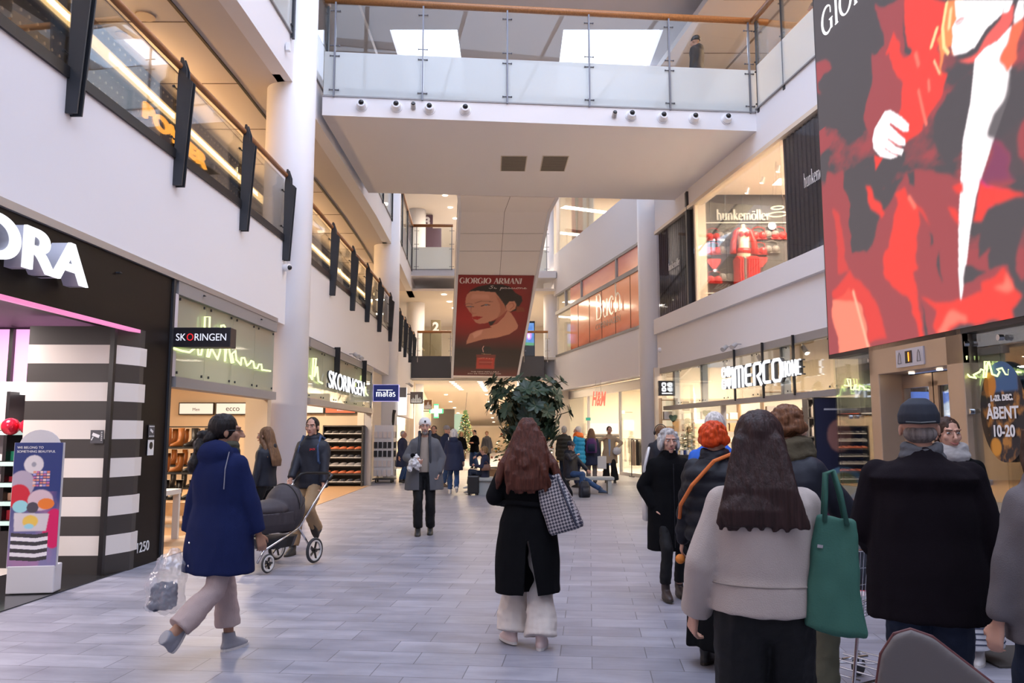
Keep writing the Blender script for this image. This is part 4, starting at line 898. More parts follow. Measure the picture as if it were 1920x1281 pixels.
# third storey shop, right
t = thing('upper_shop_window', fpt('R', 33, 10.35), 'lit third storey shop window under the footbridge, red poster inside', 'shop window'); c = t.location
for i in range(7):
    a = 27.8 + i * 1.5; g = MB(); fac(g, 'R', a, a + 1.48, 10.35, 13.4, 0.03, 0.045); shift(g.build('glass_pane', GLASS, t), c)
g = MB(); fac(g, 'R', 37.9, 38.4, 10.35, 13.4, 0.0, 0.3); shift(g.build('pilaster', CREAM, t), c)
struct(MB().box((6.6, 39.2, 11.9), (9, 0.2, 3.2)), 'wall_shop_three', CREAM)
slab('ceiling_right_three', 'R', 27, 38.9, 13.4, 13.5, 0.1, 5, CREAM); slab('wall_shop_three', 'R', 27, 38.9, 10.3, 13.4, 4.2, 4.3, CREAM)
for (pa_, pb_, m_, lab) in (((1072, 470), (1092, 365), mat('poster_red', (0.45, 0.06, 0.07), 0.5), 'tall red poster with a dark figure in the third storey window'), ((1093, 470), (1112, 365), mat('poster_white', (0.7, 0.7, 0.72), 0.5), 'tall pale poster with a beige figure in the third storey window')):
    d0, z0 = fpx('R', *pa_, 0.3); d1, _ = fpx('R', *pb_, 0.3); q = thing('window_poster', fpt('R', d1, 10.4, 0.3), lab, 'poster')
    dr = fpt('R', d0, 0, 0.3) - fpt('R', d1, 0, 0.3); g = MB(); P = [Vector((0, 0, 0)), dr, dr + Vector((0.03, 0, 0)), Vector((0.03, 0, 0))]; g.hexa(P + [p_ + Vector((0, 0, 3)) for p_ in P]); g.build('print', m_, q)
    fm = mat('figure_dark', (0.05, 0.045, 0.05), 0.6) if 'red' in lab else mat('figure_beige', (0.55, 0.42, 0.32), 0.6)
    g = MB(); m0 = dr * 0.5 + Vector((-0.02, 0, 0)); ax = dr.normalized()
    for (z_, w1, h1) in ((0.5, 0.22, 0.9), (1.3, 0.34, 0.8), (2.1, 0.5, 1.0), (2.72, 0.18, 0.26)): P = [m0 - ax * w1 / 2, m0 + ax * w1 / 2, m0 + ax * w1 / 2 + Vector((.01, 0, 0)), m0 - ax * w1 / 2 + Vector((.01, 0, 0))]; g.hexa([p_ + Vector((0, 0, z_ - h1 / 2)) for p_ in P] + [p_ + Vector((0, 0, z_ + h1 / 2)) for p_ in P])
    g.build('printed_figure', fm, q)

# ---- right ground floor: home store
r = glazed_band('R', 10.2, 25.1, 9, 'clear glass band over the home store entrance on the right', gm=GLASSD, ztop=3.62, z1=3.45, z0=2.42, zb=2.30)
g = MB()
for d in (24.0, 21.8, 17.2): fac(g, 'R', d, d + 0.16, 2.4, 3.5, 0.05, 0.2)
shift(g.build('mullion', mat('steel_blue_frame', (0.22, 0.25, 0.30), 0.5), r), r.location)
slab('window_1', 'R', 20.5, 25.1, 0.05, 2.3, 0.03, 0.045, GLASSD); slab('trim_11', 'R', 20.4, 20.5, 0, 2.3, 0.0, 0.1, ALU)
t = thing('shop_sign', fpt('R', 20, 2.8, -0.2), 'white illuminated rounded letters of the home store, with smaller second word', 'sign'); c = t.location
def unit_letters(side, spec, pa_, pb_, h_, parent, name, o):
    """spec: list of strokes in a box [0,W]x[0,1]"""
    (d0, z0), (d1, z1) = fpx(side, *pa_, o), fpx(side, *pb_, o); a = fpt(side, d0, z0, o); b = fpt(side, d1, z0, o); dr = (b - a).normalized(); L_ = (b - a).length
    W_ = max(p[0] for s_ in spec for p in s_[0])
    for nm, oo, m_, th in ((name, 0, WLET, 0.03), ('letter_return', 0.03, STEEL, 0.06)):
        g = MB()
        for pts, wd, cl in spec: stroke(g, [(p[0] / W_ * L_, p[1] * h_) for p in pts], wd * h_, a - c + dr.cross(Vector((0, 0, 1))) * -oo - dr.cross(Vector((0, 0, 1))) * (th if nm != name else 0), dr, (0, 0, 1), th, cl)
        g.build(nm, m_, parent)
def rr(x0, y0, x1, y1, q=0.12):
    return [(x0 + q, y0), (x1 - q, y0), (x1, y0 + q), (x1, y1 - q), (x1 - q, y1), (x0 + q, y1), (x0, y1 - q), (x0, y0 + q)]
w_ = 0.13
IM = [([(0.08, 0), (0.08, 1)], w_, False)]
x = 0.34; IM += [([(x, 0), (x, 0.86), (x + 0.12, 0.94), (x + 0.66, 0.94), (x + 0.78, 0.86), (x + 0.78, 0)], w_, False), ([(x + 0.39, 0), (x + 0.39, 0.9)], w_, False)]
x = 1.42; IM += [([(x + 0.52, 0.94), (x + 0.12, 0.94), (x, 0.84), (x, 0.16), (x + 0.12, 0.08), (x + 0.52, 0.08)], w_, False), ([(x, 0.5), (x + 0.5, 0.5)], w_, False)]
x = 2.22; IM += [([(x, 0), (x, 0.86), (x + 0.12, 0.94), (x + 0.5, 0.94), (x + 0.62, 0.84), (x + 0.62, 0.56), (x + 0.5, 0.46), (x + 0.3, 0.44), (x + 0.66, 0)], w_, False)]
x = 3.1; IM += [([(x + 0.55, 0.94), (x + 0.12, 0.94), (x, 0.84), (x, 0.16), (x + 0.12, 0.08), (x + 0.55, 0.08)], w_, False)]
x = 3.9; IM += [(rr(x, 0.08, x + 0.66, 0.94), w_, True)]
unit_letters('R', IM, (1374, 729), (1466, 718), 0.52, t, 'letter_row', -0.2)
HO = [([(0.05, 0), (0.05, 1)], .09, False), ([(0.4, 0), (0.4, 1)], .09, False), ([(0.05, .5), (0.4, .5)], .09, False), (rr(0.68, .06, 1.05, .94, .13), .09, True),
      ([(1.35, 0), (1.35, 1)], .09, False), ([(1.35, 1), (1.58, .2), (1.8, 1)], .08, False), ([(1.8, 0), (1.8, 1)], .09, False), ([(2.45, .94), (2.1, .94), (2.1, .06), (2.45, .06)], .09, False), ([(2.1, .5), (2.4, .5)], .09, False)]
unit_letters('R', HO, (1469, 708), (1503, 704), 0.33, t, 'lettering', -0.2)
def emblem():
    E_ = []
    for (x0, y0, k) in ((0, 0.52, 0), (0.5, 0.52, 1), (0, 0, 2), (0.5, 0, 3)):
        if k < 3: E_ += [(rr(x0 + .06, y0 + .05, x0 + 0.38, y0 + 0.43, 0.07), 0.09, True)]
        if k == 0: E_ += [([(x0 + .06, y0 + .3), (x0 + .38, y0 + .3)], .06, False)]
        if k == 1: E_ += [([(x0 + .06, y0 + .24), (x0 + .38, y0 + .24)], .06, False), ([(x0 + .22, y0 + .05), (x0 + .22, y0 + .43)], .06, False)]
        if k == 2: E_ += [([(x0 + .06, y0 + q), (x0 + .38, y0 + q)], .05, False) for q in (.17, .3)]
        if k == 3: E_ += [([(x0 + q, y0 + .2), (x0 + q, y0 + .46)], .06, False) for q in (.06, .16, .27, .38)] + [([(x0 + .05, y0 + .2), (x0 + .22, y0 + .1), (x0 + .39, y0 + .2)], .09, False), ([(x0 + .22, y0), (x0 + .22, y0 + .15)], .08, False)]
    return E_
unit_letters('R', emblem(), (1355, 731), (1371, 729), 0.55, t, 'emblem', -0.2)
for px in (1374, 1427, 1485):
    d, _ = fpx('R', px, 700, -0.1); MB().box(fpt('R', d, 3.0, -0.06) - c, (0.05, 0.05, 1.25)).build('hanger_bar', BLACK, t)
t, w_, h_ = box_sign('projecting_sign', 1235, 714, 1264, 742, 24.6, 0.16, mat('sign_black', (0.02, 0.018, 0.022), 0.35), 'square black projecting sign with white pictogram beside the right column')
g = MB()
for pts, wd, cl in emblem(): stroke(g, [((p[0] - 0.45) * w_ * 0.7, (p[1] * 0.62 + 0.26) * h_) for p in pts], wd * w_ * 0.7, Vector((0, -0.01, 0)), (1, 0, 0), (0, 0, 1), 0.008, cl)
g.box((0, -0.012, h_ * 0.15), (w_ * 0.6, 0.006, 0.035)); g.build('emblem', WLET, t)

# ---- elevator and the big screen
EX = lambda d, o=0.0: Vector((5.036 - 0.0875 * d + o, d, 0))
def epx(x, y, o=0.0):
    u = x - CX; v = y - CY; r = (u, F * math.cos(TH) + v * math.sin(TH), F * math.sin(TH) - v * math.cos(TH))
    t_ = (5.036 + o) / (r[0] + 0.0875 * r[1]); return r[1] * t_, HC + r[2] * t_
def efac(g, d0, d1, z0, z1, o0, o1):
    a, b, c_, e_ = EX(d0, o0), EX(d1, o0), EX(d1, o1), EX(d0, o1); g.hexa([p + Vector((0, 0, z0)) for p in (a, b, c_, e_)] + [p + Vector((0, 0, z1)) for p in (a, b, c_, e_)]); return g
BRZ = mat('champagne_metal', (0.50, 0.38, 0.28), 0.38, 0.6, var=0.05)
lift = thing('elevator', EX(8.3), 'champagne metal and glass elevator below the big screen on the right', 'elevator'); c = lift.location
dj = [epx(x, 760)[0] for x in (1585, 1643, 1660, 1791, 1830)]   # left glass end, frame, opening, opening, frame
dj[4] = epx(1838, 1000)[0]
g = MB(); efac(g, dj[1], dj[2], 0, 2.62, -0.06, 0.3) if dj[2] < dj[1] else None
g = MB(); efac(g, dj[2], dj[1], 0, 2.62, -0.06, 0.30); efac(g, dj[4], dj[3], 0, 2.62, -0.06, 0.30); efac(g, dj[4], dj[1], 2.26, 2.62, -0.06, 0.30); shift(g.build('door_frame', BRZ, lift, bev=0.008), c)
w3 = .62
for k in (0, 1):
    a = 7.91 + k * w3; g = MB()
    efac(g, a + .01, a + w3 - .01, 0.02, 0.25, .2, .25); efac(g, a + .01, a + w3 - .01, 2.1, 2.24, .2, .25); efac(g, a + .01, a + .08, .2, 2.15, .2, .25); efac(g, a + w3 - .08, a + w3 - .01, .2, 2.15, .2, .25)
    dd = shift(g.build('door', BRZ, lift), c); g = MB(); efac(g, a + .08, a + w3 - .08, .25, 2.1, .22, .235); q = g.build('pane', GLASS, dd); shift(q, c)
d, z = epx(1717, 671); g = MB(); efac(g, d - 0.26, d + 0.24, z - 0.09, z + 0.10, -0.075, -0.06); pn = shift(g.build('indicator_plate', mat('plate_lilac', (0.55, 0.55, 0.65), 0.3, 0.5), lift), c)
g = MB(); efac(g, d - 0.06, d + 0.06, z - 0.055, z + 0.075, -0.08, -0.074); shift(g.build('display', BLACK, pn), c)
tt = text(pn, 'numeral', '1', 0.13, EX(d + 0.02, -0.082) + Vector((0, 0, z - 0.035)) - c, (0, -1, 0), (0, 0, 1), emat('orange_led', (1, 0.25, 0.02), 3), 0.002, bold=0.004)
for q in (0.16, -0.19):
    g = MB(); o_ = EX(d + q, -0.082) + Vector((0, 0, z - 0.05)); stroke(g, [(-0.035, 0), (-0.02, 0.09), (0, 0.12), (0.02, 0.09), (0.035, 0), (-0.035, 0)], 0.006, o_ - c, (0, -1, 0), (0, 0, 1), 0.003); g.build('arrow_lamp', STEEL, pn)
for q in (0.3, 0.7): 
    g = MB(); p = EX(dj[3] + (dj[2] - dj[3]) * q, 0.1) + Vector((0, 0, 2.255)) - c; g.cyl(p, p + Vector((0, 0, -0.012)), 0.03, n=12); g.build('downlight', LAMPM, lift)
# glazed shaft walls either side
g = MB(); efac(g, dj[1], dj[0] + 0.25, 0.12, 2.75, 0.0, 0.02); shift(g.build('side_glass', GLASSD, lift), c)
g = MB(); efac(g, 3.5, dj[4], 0.12, 2.75, 0.0, 0.02); shift(g.build('side_glass', GLASSD, lift), c)
g = MB(); efac(g, 3.5, dj[4], 0.0, 0.14, -0.1, 0.12); efac(g, dj[1], dj[0] + .25, 0.0, 0.12, -0.06, 0.1); shift(g.build('plinth', mat('sandstone_plinth', (0.55, 0.45, 0.36), 0.6), lift), c)
g = MB()
for px, py in ((1815, 645), (1880, 633), (1826, 772), (1855, 1137), (1843, 905), (1835, 1010)):
    d, z = epx(px, py); p = EX(d) + Vector((0, 0, z)) - c; g.cyl(p, p + Vector((-0.045, 0, 0)), 0.028, n=12)
for px, py in ((1634, 676), (1598, 782)):
    d, z = epx(px, py); p = EX(d) + Vector((0, 0, z)) - c; g.cyl(p, p + Vector((-0.04, 0, 0)), 0.022, n=12)
g.build('glass_bolt', CHROME, lift)
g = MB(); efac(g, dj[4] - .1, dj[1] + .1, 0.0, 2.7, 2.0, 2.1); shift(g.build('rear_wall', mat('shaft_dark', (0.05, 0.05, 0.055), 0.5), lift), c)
g = MB()
for d in (3.6, 5.4, dj[0] + 0.25):
    for o in (0.35, 2.0): efac(g, d - .06, d + .06, 0, 7.2, o, o + .12)
for z in (2.72, 5.0, 7.2): efac(g, 3.6, dj[0] + .25, z, z + .14, .35, .47); efac(g, 3.6, dj[0] + .25, z, z + .14, 2.0, 2.12)
shift(g.build('steel_frame', STEEL, lift), c)
# lit ski advertisement seen through the cabin
P_ = Pic(60, 140, (0.10, 0.22, 0.75))
P_.put(np.clip(1 - P_.y * 1.6, 0, 1), (0.45, 0.62, 0.95)); P_.poly([(0.0, 0.86), (0.3, 0.93), (0.5, 0.88), (0.8, 0.95), (1, 0.9), (1, 0.84), (0, 0.82)], (0.7, 0.8, 1.0))
P_.ell(0.62, 0.36, 0.12, 0.045, (0.8, 0.9, 0.3)); P_.ell(0.62, 0.30, 0.16, 0.05, (0.1, 0.5, 0.8)); P_.line([(0.45, 0.33), (0.9, 0.22)], 0.08, (0.7, 0.9, 0.2), asp=2); P_.ell(0.6, 0.42, 0.08, 0.035, (0.75, 0.78, 0.85)); P_.poly([(0.3, 0.62), (0.85, 0.63), (0.85, 0.66), (0.3, 0.65)], (0.8, 0.5, 0.9))
P_.poly([(0, 0), (1, 0), (1, 0.12), (0, 0.2)], (0.75, 0.85, 1.0), 3)
sk = thing('lit_advert', (5.25, 10.75, 0), 'tall blue lit ski advert seen through the elevator doors', 'advertisement')
MB().box((0.4, 0.08, 1.25), (.96, 0.1, 2.5)).build('cabinet', BLACK, sk)
P_.build('advert_print', (-0.05, 0.02, 0.1), (1, 0, 0), (0, 0, 1), .9, 2.05, vcmat('lit_print', 1.3), sk)
# the oval opening hours sticker
d, z = epx(1884, 772); t = thing('window_sticker', EX(d, -0.005) + Vector((0, 0, z)), 'oval dark gold sticker with opening hours on the right glass', 'sticker')
rx, rz = 0.34, 0.45; P_ = Pic(150, 190, (0.02, 0.02, 0.03)); P_.q = 2; cl = P_.cloud(9, 5); P_.put(np.clip((cl - 0.5) * 4, 0, 1), (0.5, 0.22, 0.05)); P_.put(P_._blur(((P_.y > 0.7) & (P_.x > 0.3) & (P_.x < 0.85)).astype(float), 6), (0.05, 0.13, 0.28)); P_.ell(0.25, 0.78, 0.14, 0.12, (0.6, 0.22, 0.03), 3); P_.ell(0.3, 0.15, 0.12, 0.09, (0.7, 0.3, 0.04), 3)
q = P_.build('print', (-0.012, rx, -rz), (0, -1, 0), (0, 0, 1), 2 * rx, 2 * rz, vcmat('dull_print'), t)
bm = bmesh.new(); bm.from_mesh(q.data); bmesh.ops.delete(bm, geom=[f for f in bm.faces if (f.calc_center_median().y / rx) ** 2 + (f.calc_center_median().z / rz) ** 2 > 1], context='FACES'); bm.to_mesh(q.data); bm.free()
PWH = mat('print_white', (0.8, 0.8, 0.8), 0.5)
for s_, h_, z_ in (('1.-23. DEC.', 0.05, 0.10), ('ÅBENT', 0.105, -0.06), ('10-20', 0.10, -0.22)):
    text(t, 'lettering', s_, h_ / 0.7, (-0.018, 0, z_), (0, -1, 0), (0, 0, 1), PWH, 0.003, align='CENTER', bold=0.004)
def eneon(pts, label):
    Q = [EX(epx(x, y)[0], -0.02) + Vector((0, 0, epx(x, y)[1])) for x, y in pts]; t_ = thing('neon_light', Q[0], label, 'neon light'); g = MB(); g.tube([q_ - Q[0] for q_ in Q], 0.009, 6); g.build('tube', NEON, t_)
k4 = lambda L_: [(1560 + a / 4.27, 620 + b / 4.27) for a, b in L_]
eneon(k4([(1055,202),(1095,205),(1085,330),(1120,370),(1170,380),(1150,355),(1200,330),(1210,310),(1235,320),(1230,375),(1250,375),(1265,248),(1240,248),(1240,310)]) + k4([(1275,250),(1300,350),(1340,365),(1360,330),(1340,310),(1380,300),(1410,350),(1435,355),(1435,310),(1480,330),(1530,335)]), 'yellow-green neon squiggle on the glass right of the elevator')
eneon(k4([(112,438),(150,445),(135,385),(160,390),(165,470),(185,475),(195,435),(210,430),(195,470),(230,475),(235,440),(265,450),(275,470),(310,472)]), 'yellow-green neon squiggle on the glass left of the elevator')
# ---- LED wall
sd0, sd1, sz0, sz1 = 10.24, 3.9, 2.575, 7.42
scr = thing('led_screen', EX(7, -0.28) + Vector((0, 0, sz0)), 'giant red LED advertising screen hung above the elevator', 'screen'); c = scr.location
g = MB(); efac(g, sd1 - 0.02, sd0 + 0.02, sz0 - 0.03, sz1 + 0.03, -0.06, 0.3); shift(g.build('casing', mat('screen_casing', (0.02, 0.02, 0.025), 0.4), scr), c)
OO = -0.07
org = EX(sd0, OO); uxs = (EX(sd1, OO) - EX(sd0, OO)); WS = uxs.length; uxs.normalize(); HS = sz1 - sz0
def suv(x, y):
    d, z = epx(x, y, OO); return ((EX(d, OO) - org).dot(uxs) / WS, (z - sz0) / HS)
A1 = lambda L_: [suv(1520 + a / 3.7675, b / 3.7675) for a, b in L_]
A2 = lambda L_: [suv(1540 + a / 3.66, 330 + b / 3.66) for a, b in L_]
DK = (0.105, 0.09, 0.10); RD = (0.42, 0.085, 0.095); BR = (1.0, 0.075, 0.06); PK = (1.25, 0.25, 0.18); WH = (1.5, 1.35, 1.38)
S = Pic(680, 560, DK); S.q = 3; warp = lambda a: (setattr(S, 'wx', a * (S.cloud(9, 21) - .5)), setattr(S, 'wy', a * (S.cloud(8, 22) - .5))); warp(.07)
cl = S.cloud(7, 11, 5, 1, 1.3); S.put(np.clip((cl - 0.50) * 9, 0, 1) * (S.y < 0.62), RD)
S.poly(A2([(30,0),(130,0),(190,200),(230,500),(330,500),(520,200),(600,0),(760,0),(960,0),(960,900),(900,1100),(0,1281),(-20,600)]), RD, 3)
S.poly(A1([(440,0),(690,0),(720,400),(640,540),(650,800),(560,790),(430,830),(370,790),(430,640),(430,420),(520,330),(480,150)]), RD, 2)
S.poly(A1([(400,400),(520,440),(600,380),(600,620),(560,790),(430,1000),(370,800),(440,640)]), RD, 2)
S.poly(A1([(690,0),(930,0),(900,200),(830,360),(860,480),(960,520),(900,700),(820,900),(800,970),(700,1020),(640,1000),(650,700),(600,430),(530,400),(620,220),(700,400),(740,360)]), BR, 2)
S.poly(A1([(560,380),(650,560),(660,780),(640,830),(560,780),(440,800),(500,560)]), RD, 2)
S.line(A1([(760,640),(790,780),(815,880)]), 0.006, PK, 2); S.line(A1([(740,380),(760,460)]), 0.008, PK, 3); S.line(A1([(830,570),(835,640)]), 0.006, PK, 2)
S.poly(A1([(940,0),(1020,0),(1010,100),(1000,330),(960,360),(940,300),(900,330),(880,400),(910,540),(870,480),(840,370),(850,280),(910,190)]), (1.2, 0.35, 0.12), 2)
S.line(A1([(960,20),(930,200),(940,330),(970,375)]), 0.007, (1.5, 0.9, 0.4), 1); S.line(A1([(990,60),(975,200)]), 0.006, (1.5, 0.95, 0.5), 2); S.line(A1([(890,200),(850,330)]), 0.008, (1.4, 0.8, 0.4), 1); S.line(A1([(870,430),(910,520)]), 0.004, (1.4, 0.7, 0.4), 1)
S.poly(A1([(1000,560),(960,500),(1040,400),(1130,400),(1150,470),(1110,540),(1000,620),(950,600)]), DK, 1)
warp(0); S.poly(A1([(1020,0),(1380,0),(1360,90),(1240,200),(1160,330),(1100,370),(1010,390),(995,330),(1005,250),(1000,190),(1030,130),(1020,60)]), WH, 1); warp(.07)
S.poly(A1([(1380,0),(1460,0),(1440,100),(1370,230),(1290,320),(1170,360),(1150,420),(1010,395),(1100,370),(1160,330),(1240,200),(1350,100)]), (1.1, 0.16, 0.14), 2)
warp(0); S.poly(A1([(1380,0),(1430,0),(1400,80),(1360,90)]), WH, 1); S.poly(A1([(1470,0),(1507,0),(1507,110),(1440,220),(1440,100)]), WH, 1); warp(.07)
S.line(A1([(1025,160),(1060,130),(1080,128)]), 0.005, (0.9, 0.15, 0.15), 2); S.line(A1([(1030,175),(1070,150)]), 0.004, (1.0, 0.3, 0.3), 2)
warp(0); S.poly(A1([(1160,420),(1230,340),(1320,290),(1420,180),(1420,420),(1410,660),(1340,860),(1270,1060),(1200,1281),(1060,1281),(1075,1000),(1130,720),(1150,520)]) , WH, 1); warp(.07)
S.poly(A1([(1430,160),(1507,140),(1507,330),(1430,430),(1400,330)]), (1.1, 0.2, 0.1), 2)
warp(0); S.poly(A2([(960,0),(1103,0),(1060,150),(1020,380),(990,650),(955,900),(942,650),(942,300)]), WH, 1); warp(.07)
S.poly(A2([(1110,0),(1110,60),(1060,200),(1110,230),(1160,170),(1250,170)]), (1.0, 0.05, 0.25), 3)
S.poly(A2([(1110,30),(1180,80),(1350,180),(1100,240),(1080,350),(1030,350),(1060,180)]), BR, 3)
S.poly(A2([(960,20),(860,70),(900,120),(955,130)]), BR, 3); S.poly(A2([(850,240),(890,260),(940,390),(900,350)]), BR, 3)
S.poly(A2([(540,160),(610,120),(680,230),(750,340),(670,260),(660,480),(690,600),(640,640),(640,800),(590,800),(460,680),(450,560),(540,300),(570,240)]), BR, 3)
S.poly(A2([(320,70),(350,80),(400,170),(480,300),(460,330),(350,220)]), BR, 3); S.line(A2([(600,150),(640,220)]), 0.008, PK, 3)
S.poly(A2([(660,800),(720,820),(880,900),(950,920),(1100,880),(1130,800),(1300,700),(1340,860),(1240,950),(1260,1000),(960,1080),(780,1110),(740,1000),(760,900)]), BR, 3)
S.poly(A2([(780,1080),(760,1020),(860,980),(960,1040),(950,1075)]), PK, 5); S.poly(A2([(1180,840),(1300,730),(1320,800)]), PK, 5)
S.poly(A2([(590,780),(640,800),(640,900),(690,1130),(650,1140),(600,900)]), BR, 3)
S.poly(A2([(75,900),(200,770),(250,900),(340,1200),(90,1250)]), (1.25, 0.30, 0.20), 3); S.poly(A2([(75,800),(200,640),(270,720),(370,900),(450,1130),(340,1170),(240,860),(80,880)]), BR, 4, 0.8)
S.poly(A2([(100,200),(130,260),(190,650),(110,650)]), BR, 4, 0.6); S.line(A2([(215,800),(320,1190)]), 0.006, (1.5, 0.6, 0.4), 3)
for L_ in ([(140,0),(200,180),(300,260),(330,480),(230,500),(180,200)], [(820,500),(850,720),(810,600)], [(1000,640),(1080,660),(1180,700),(1090,770),(980,820)], [(1090,400),(1250,380),(1391,260),(1391,850),(1330,780),(1330,690),(1200,690),(1170,560),(1120,620),(1080,500)], [(660,840),(720,1130),(690,1130)], [(740,390),(780,450),(760,470)], [(600,0),(660,0),(690,110),(640,90)], [(1300,0),(1391,0),(1391,120),(1330,90)]): S.poly(A2(L_), DK, 2)
S.poly(A1([(1300,900),(1410,640),(1450,400),(1507,380),(1507,1281),(1420,1281),(1400,1050)]), DK, 3, 0.95); S.poly(A1([(1250,1150),(1310,930),(1400,1050),(1420,1281),(1220,1281)]), (0.22, 0.06, 0.16), 8, .7)
S.poly(A1([(870,880),(930,700),(1100,640),(1130,700),(1080,900),(1070,1060),(960,1100),(880,1020)]), DK, 3)
S.poly(A1([(60,430),(120,400),(160,440),(80,560),(100,640),(60,600)]), RD, 3)
warp(0); S.poly(A1([(520,790),(560,780),(640,830),(690,880),(690,930),(650,930),(560,870),(555,885),(620,950),(665,990),(665,1030),(620,1030),(540,980),(600,1040),(655,1060),(640,1100),(600,1090),(610,1110),(560,1125),(490,1110),(440,1050),(435,980),(450,910)]), WH, 1); warp(.07)
S.line(A1([(560,878),(620,925),(660,960)]), 0.0035, (0.8, 0.1, 0.1), 1); S.line(A1([(545,985),(600,1025),(640,1045)]), 0.003, (0.9, 0.2, 0.2), 1); S.line(A1([(520,1050),(570,1085),(610,1100)]), 0.003, (0.9, 0.2, 0.2), 1)
S.poly(A1([(465,1100),(540,1125),(485,1215)]), BR, 2)
sc_face = S.build('screen_image', org + uxs * 0.02 + Vector((0, 0, sz0 + 0.02)) - c, uxs, (0, 0, 1), WS - 0.04, HS - 0.04, vcmat('led_image', 1.0, 0.5, 0.1), scr)
u0, v0 = suv(1543, 72)
tt = serif_text(scr, 'screen_lettering', 'GIORGIO', 0.36, org + uxs * u0 * WS + Vector((0, 0, sz0 + v0 * HS)) - c + uxs.cross(Vector((0, 0, 1))) * 0.006, uxs, (0, 0, 1), emat('led_white', (0.95, 0.95, 1.0), 1.6), 0.006, sx=1.0, weight=1.1)
# ---- the perfume poster on the underside of the escalator
en = (TR - TL).cross(BL_ - TL).normalized()
def es_pt(x, y, off=0.0):
    r = to_pt(x, y, 1.0) - Vector((0, 0, HC)); t_ = (TL + en * off - Vector((0, 0, HC))).dot(en) / r.dot(en); return Vector((0, 0, HC)) + r * t_
off_ = 0.02 if en.z < 0 else -0.02
pTL, pTR, pBL, pBR = es_pt(857, 516, off_), es_pt(1002, 517.5, off_), es_pt(849, 704, off_), es_pt(972, 706, off_)
uxp = (pTR - pTL); WP = uxp.length; uxp.normalize(); uyp = (pTL - pBL); HP = uyp.length; uyp.normalize()
pos = thing('advertising_poster', pBL, 'tall red perfume poster with a woman on the underside of the escalator', 'poster')
WB = (pBR - pBL).length
Mi = Matrix((uxp, uyp, uxp.cross(uyp))).transposed().inverted()
def puv(x, y):
    q = Mi @ (es_pt(x, y, off_) - pBL); v_ = q.y / HP; return (q.x / (WP * v_ + WB * (1 - v_)), v_)
B = lambda L_: [puv(840 + a / 6.1, 505 + b / 6.1) for a, b in L_]
G = Pic(190, 300, (0.26, 0.012, 0.012))
cx_, cy_ = puv(862, 590); G.put(np.exp(-(((G.x - 0.15) / 0.35) ** 2 + ((G.y - 0.60) / 0.22) ** 2)), (0.42, 0.012, 0.012)); G.put(np.clip((0.62 - G.y) * 3.2, 0, 1), (0.020, 0.008, 0.006)); G.put(np.clip((0.13 - G.y) * 8, 0, 1) * 0.8, (0.15, 0.012, 0.008)); G.put(np.clip((G.x - 0.8) * 3, 0, 1) * (G.y > 0.55) * 0.5, (0.12, 0.01, 0.01))
SKN = (0.60, 0.26, 0.17); SKD = (0.42, 0.12, 0.07); HR = (0.022, 0.012, 0.010)
G.poly(B([(210,300),(260,240),(340,200),(480,172),(620,175),(710,200),(770,270),(840,310),(850,360),(820,410),(790,470),(700,490),(640,420),(560,290),(340,250),(240,270)]), HR, 1)
G.poly(B([(780,420),(860,440),(880,480),(780,490)]), (0.25, 0.05, 0.02), 3)
G.poly(B([(480,650),(560,620),(640,540),(680,470),(720,500),(760,560),(800,640),(790,680),(700,740),(560,780),(400,800),(210,855),(215,820),(250,740),(330,700),(420,680),(500,665)]), SKN, 1)
G.poly(B([(220,290),(260,255),(340,248),(540,265),(590,330),(640,400),(670,470),(620,520),(540,570),(480,600),(420,618),(360,622),(320,610),(280,560),(275,510),(250,490),(205,420),(200,370),(205,330)]), SKN, 1)
G.poly(B([(540,290),(600,340),(660,440),(660,490),(560,560),(600,480),(590,400)]), SKD, 4, 0.7); G.poly(B([(660,420),(700,370),(760,365),(780,400),(770,450),(710,485),(670,470)]), SKN, 1); G.line(B([(700,400),(740,385),(755,420),(710,460)]), 0.012, SKD, 1, asp=HP / WP)
G.poly(B([(460,600),(520,590),(560,575),(500,640),(480,645)]), HR, 1); G.poly(B([(560,560),(660,480),(680,480),(600,580),(560,610),(510,640)]), SKD, 2, 0.6)
G.line(B([(190,405),(240,392),(285,402)]), 0.013, (0.16, 0.055, 0.035), 2, asp=HP / WP); G.line(B([(310,388),(380,365),(510,372)]), 0.014, (0.16, 0.055, 0.035), 2, asp=HP / WP)
G.line(B([(220,430),(290,430)]), 0.024, (0.05, 0.025, 0.02), 1, asp=HP / WP); G.ell(*puv(840 + 262 / 6.1, 505 + 428 / 6.1), 0.016, 0.006, (0.13, 0.17, 0.23), 0); G.line(B([(385,420),(430,405),(475,408)]), 0.024, (0.05, 0.025, 0.02), 1, asp=HP / WP); G.ell(*puv(840 + 437 / 6.1, 505 + 408 / 6.1), 0.022, 0.007, (0.14, 0.19, 0.25), 0)
G.line(B([(268,430),(262,480),(285,510),(320,505)]), 0.014, SKD, 2, 0.7, asp=HP / WP); G.poly(B([(275,545),(330,535),(400,545),(340,578),(290,572)]), (0.45, 0.012, 0.012), 1); G.line(B([(285,550),(390,548)]), 0.006, (0.15, 0.0, 0.0), 0, asp=HP / WP)
G.poly(B([(280,735),(330,710),(400,690),(380,740),(300,790)]), (0.85, 0.45, 0.34), 6, 0.6); G.poly(B([(280,290),(460,290),(480,340),(260,340)]), (0.75, 0.36, 0.26), 6, 0.5)
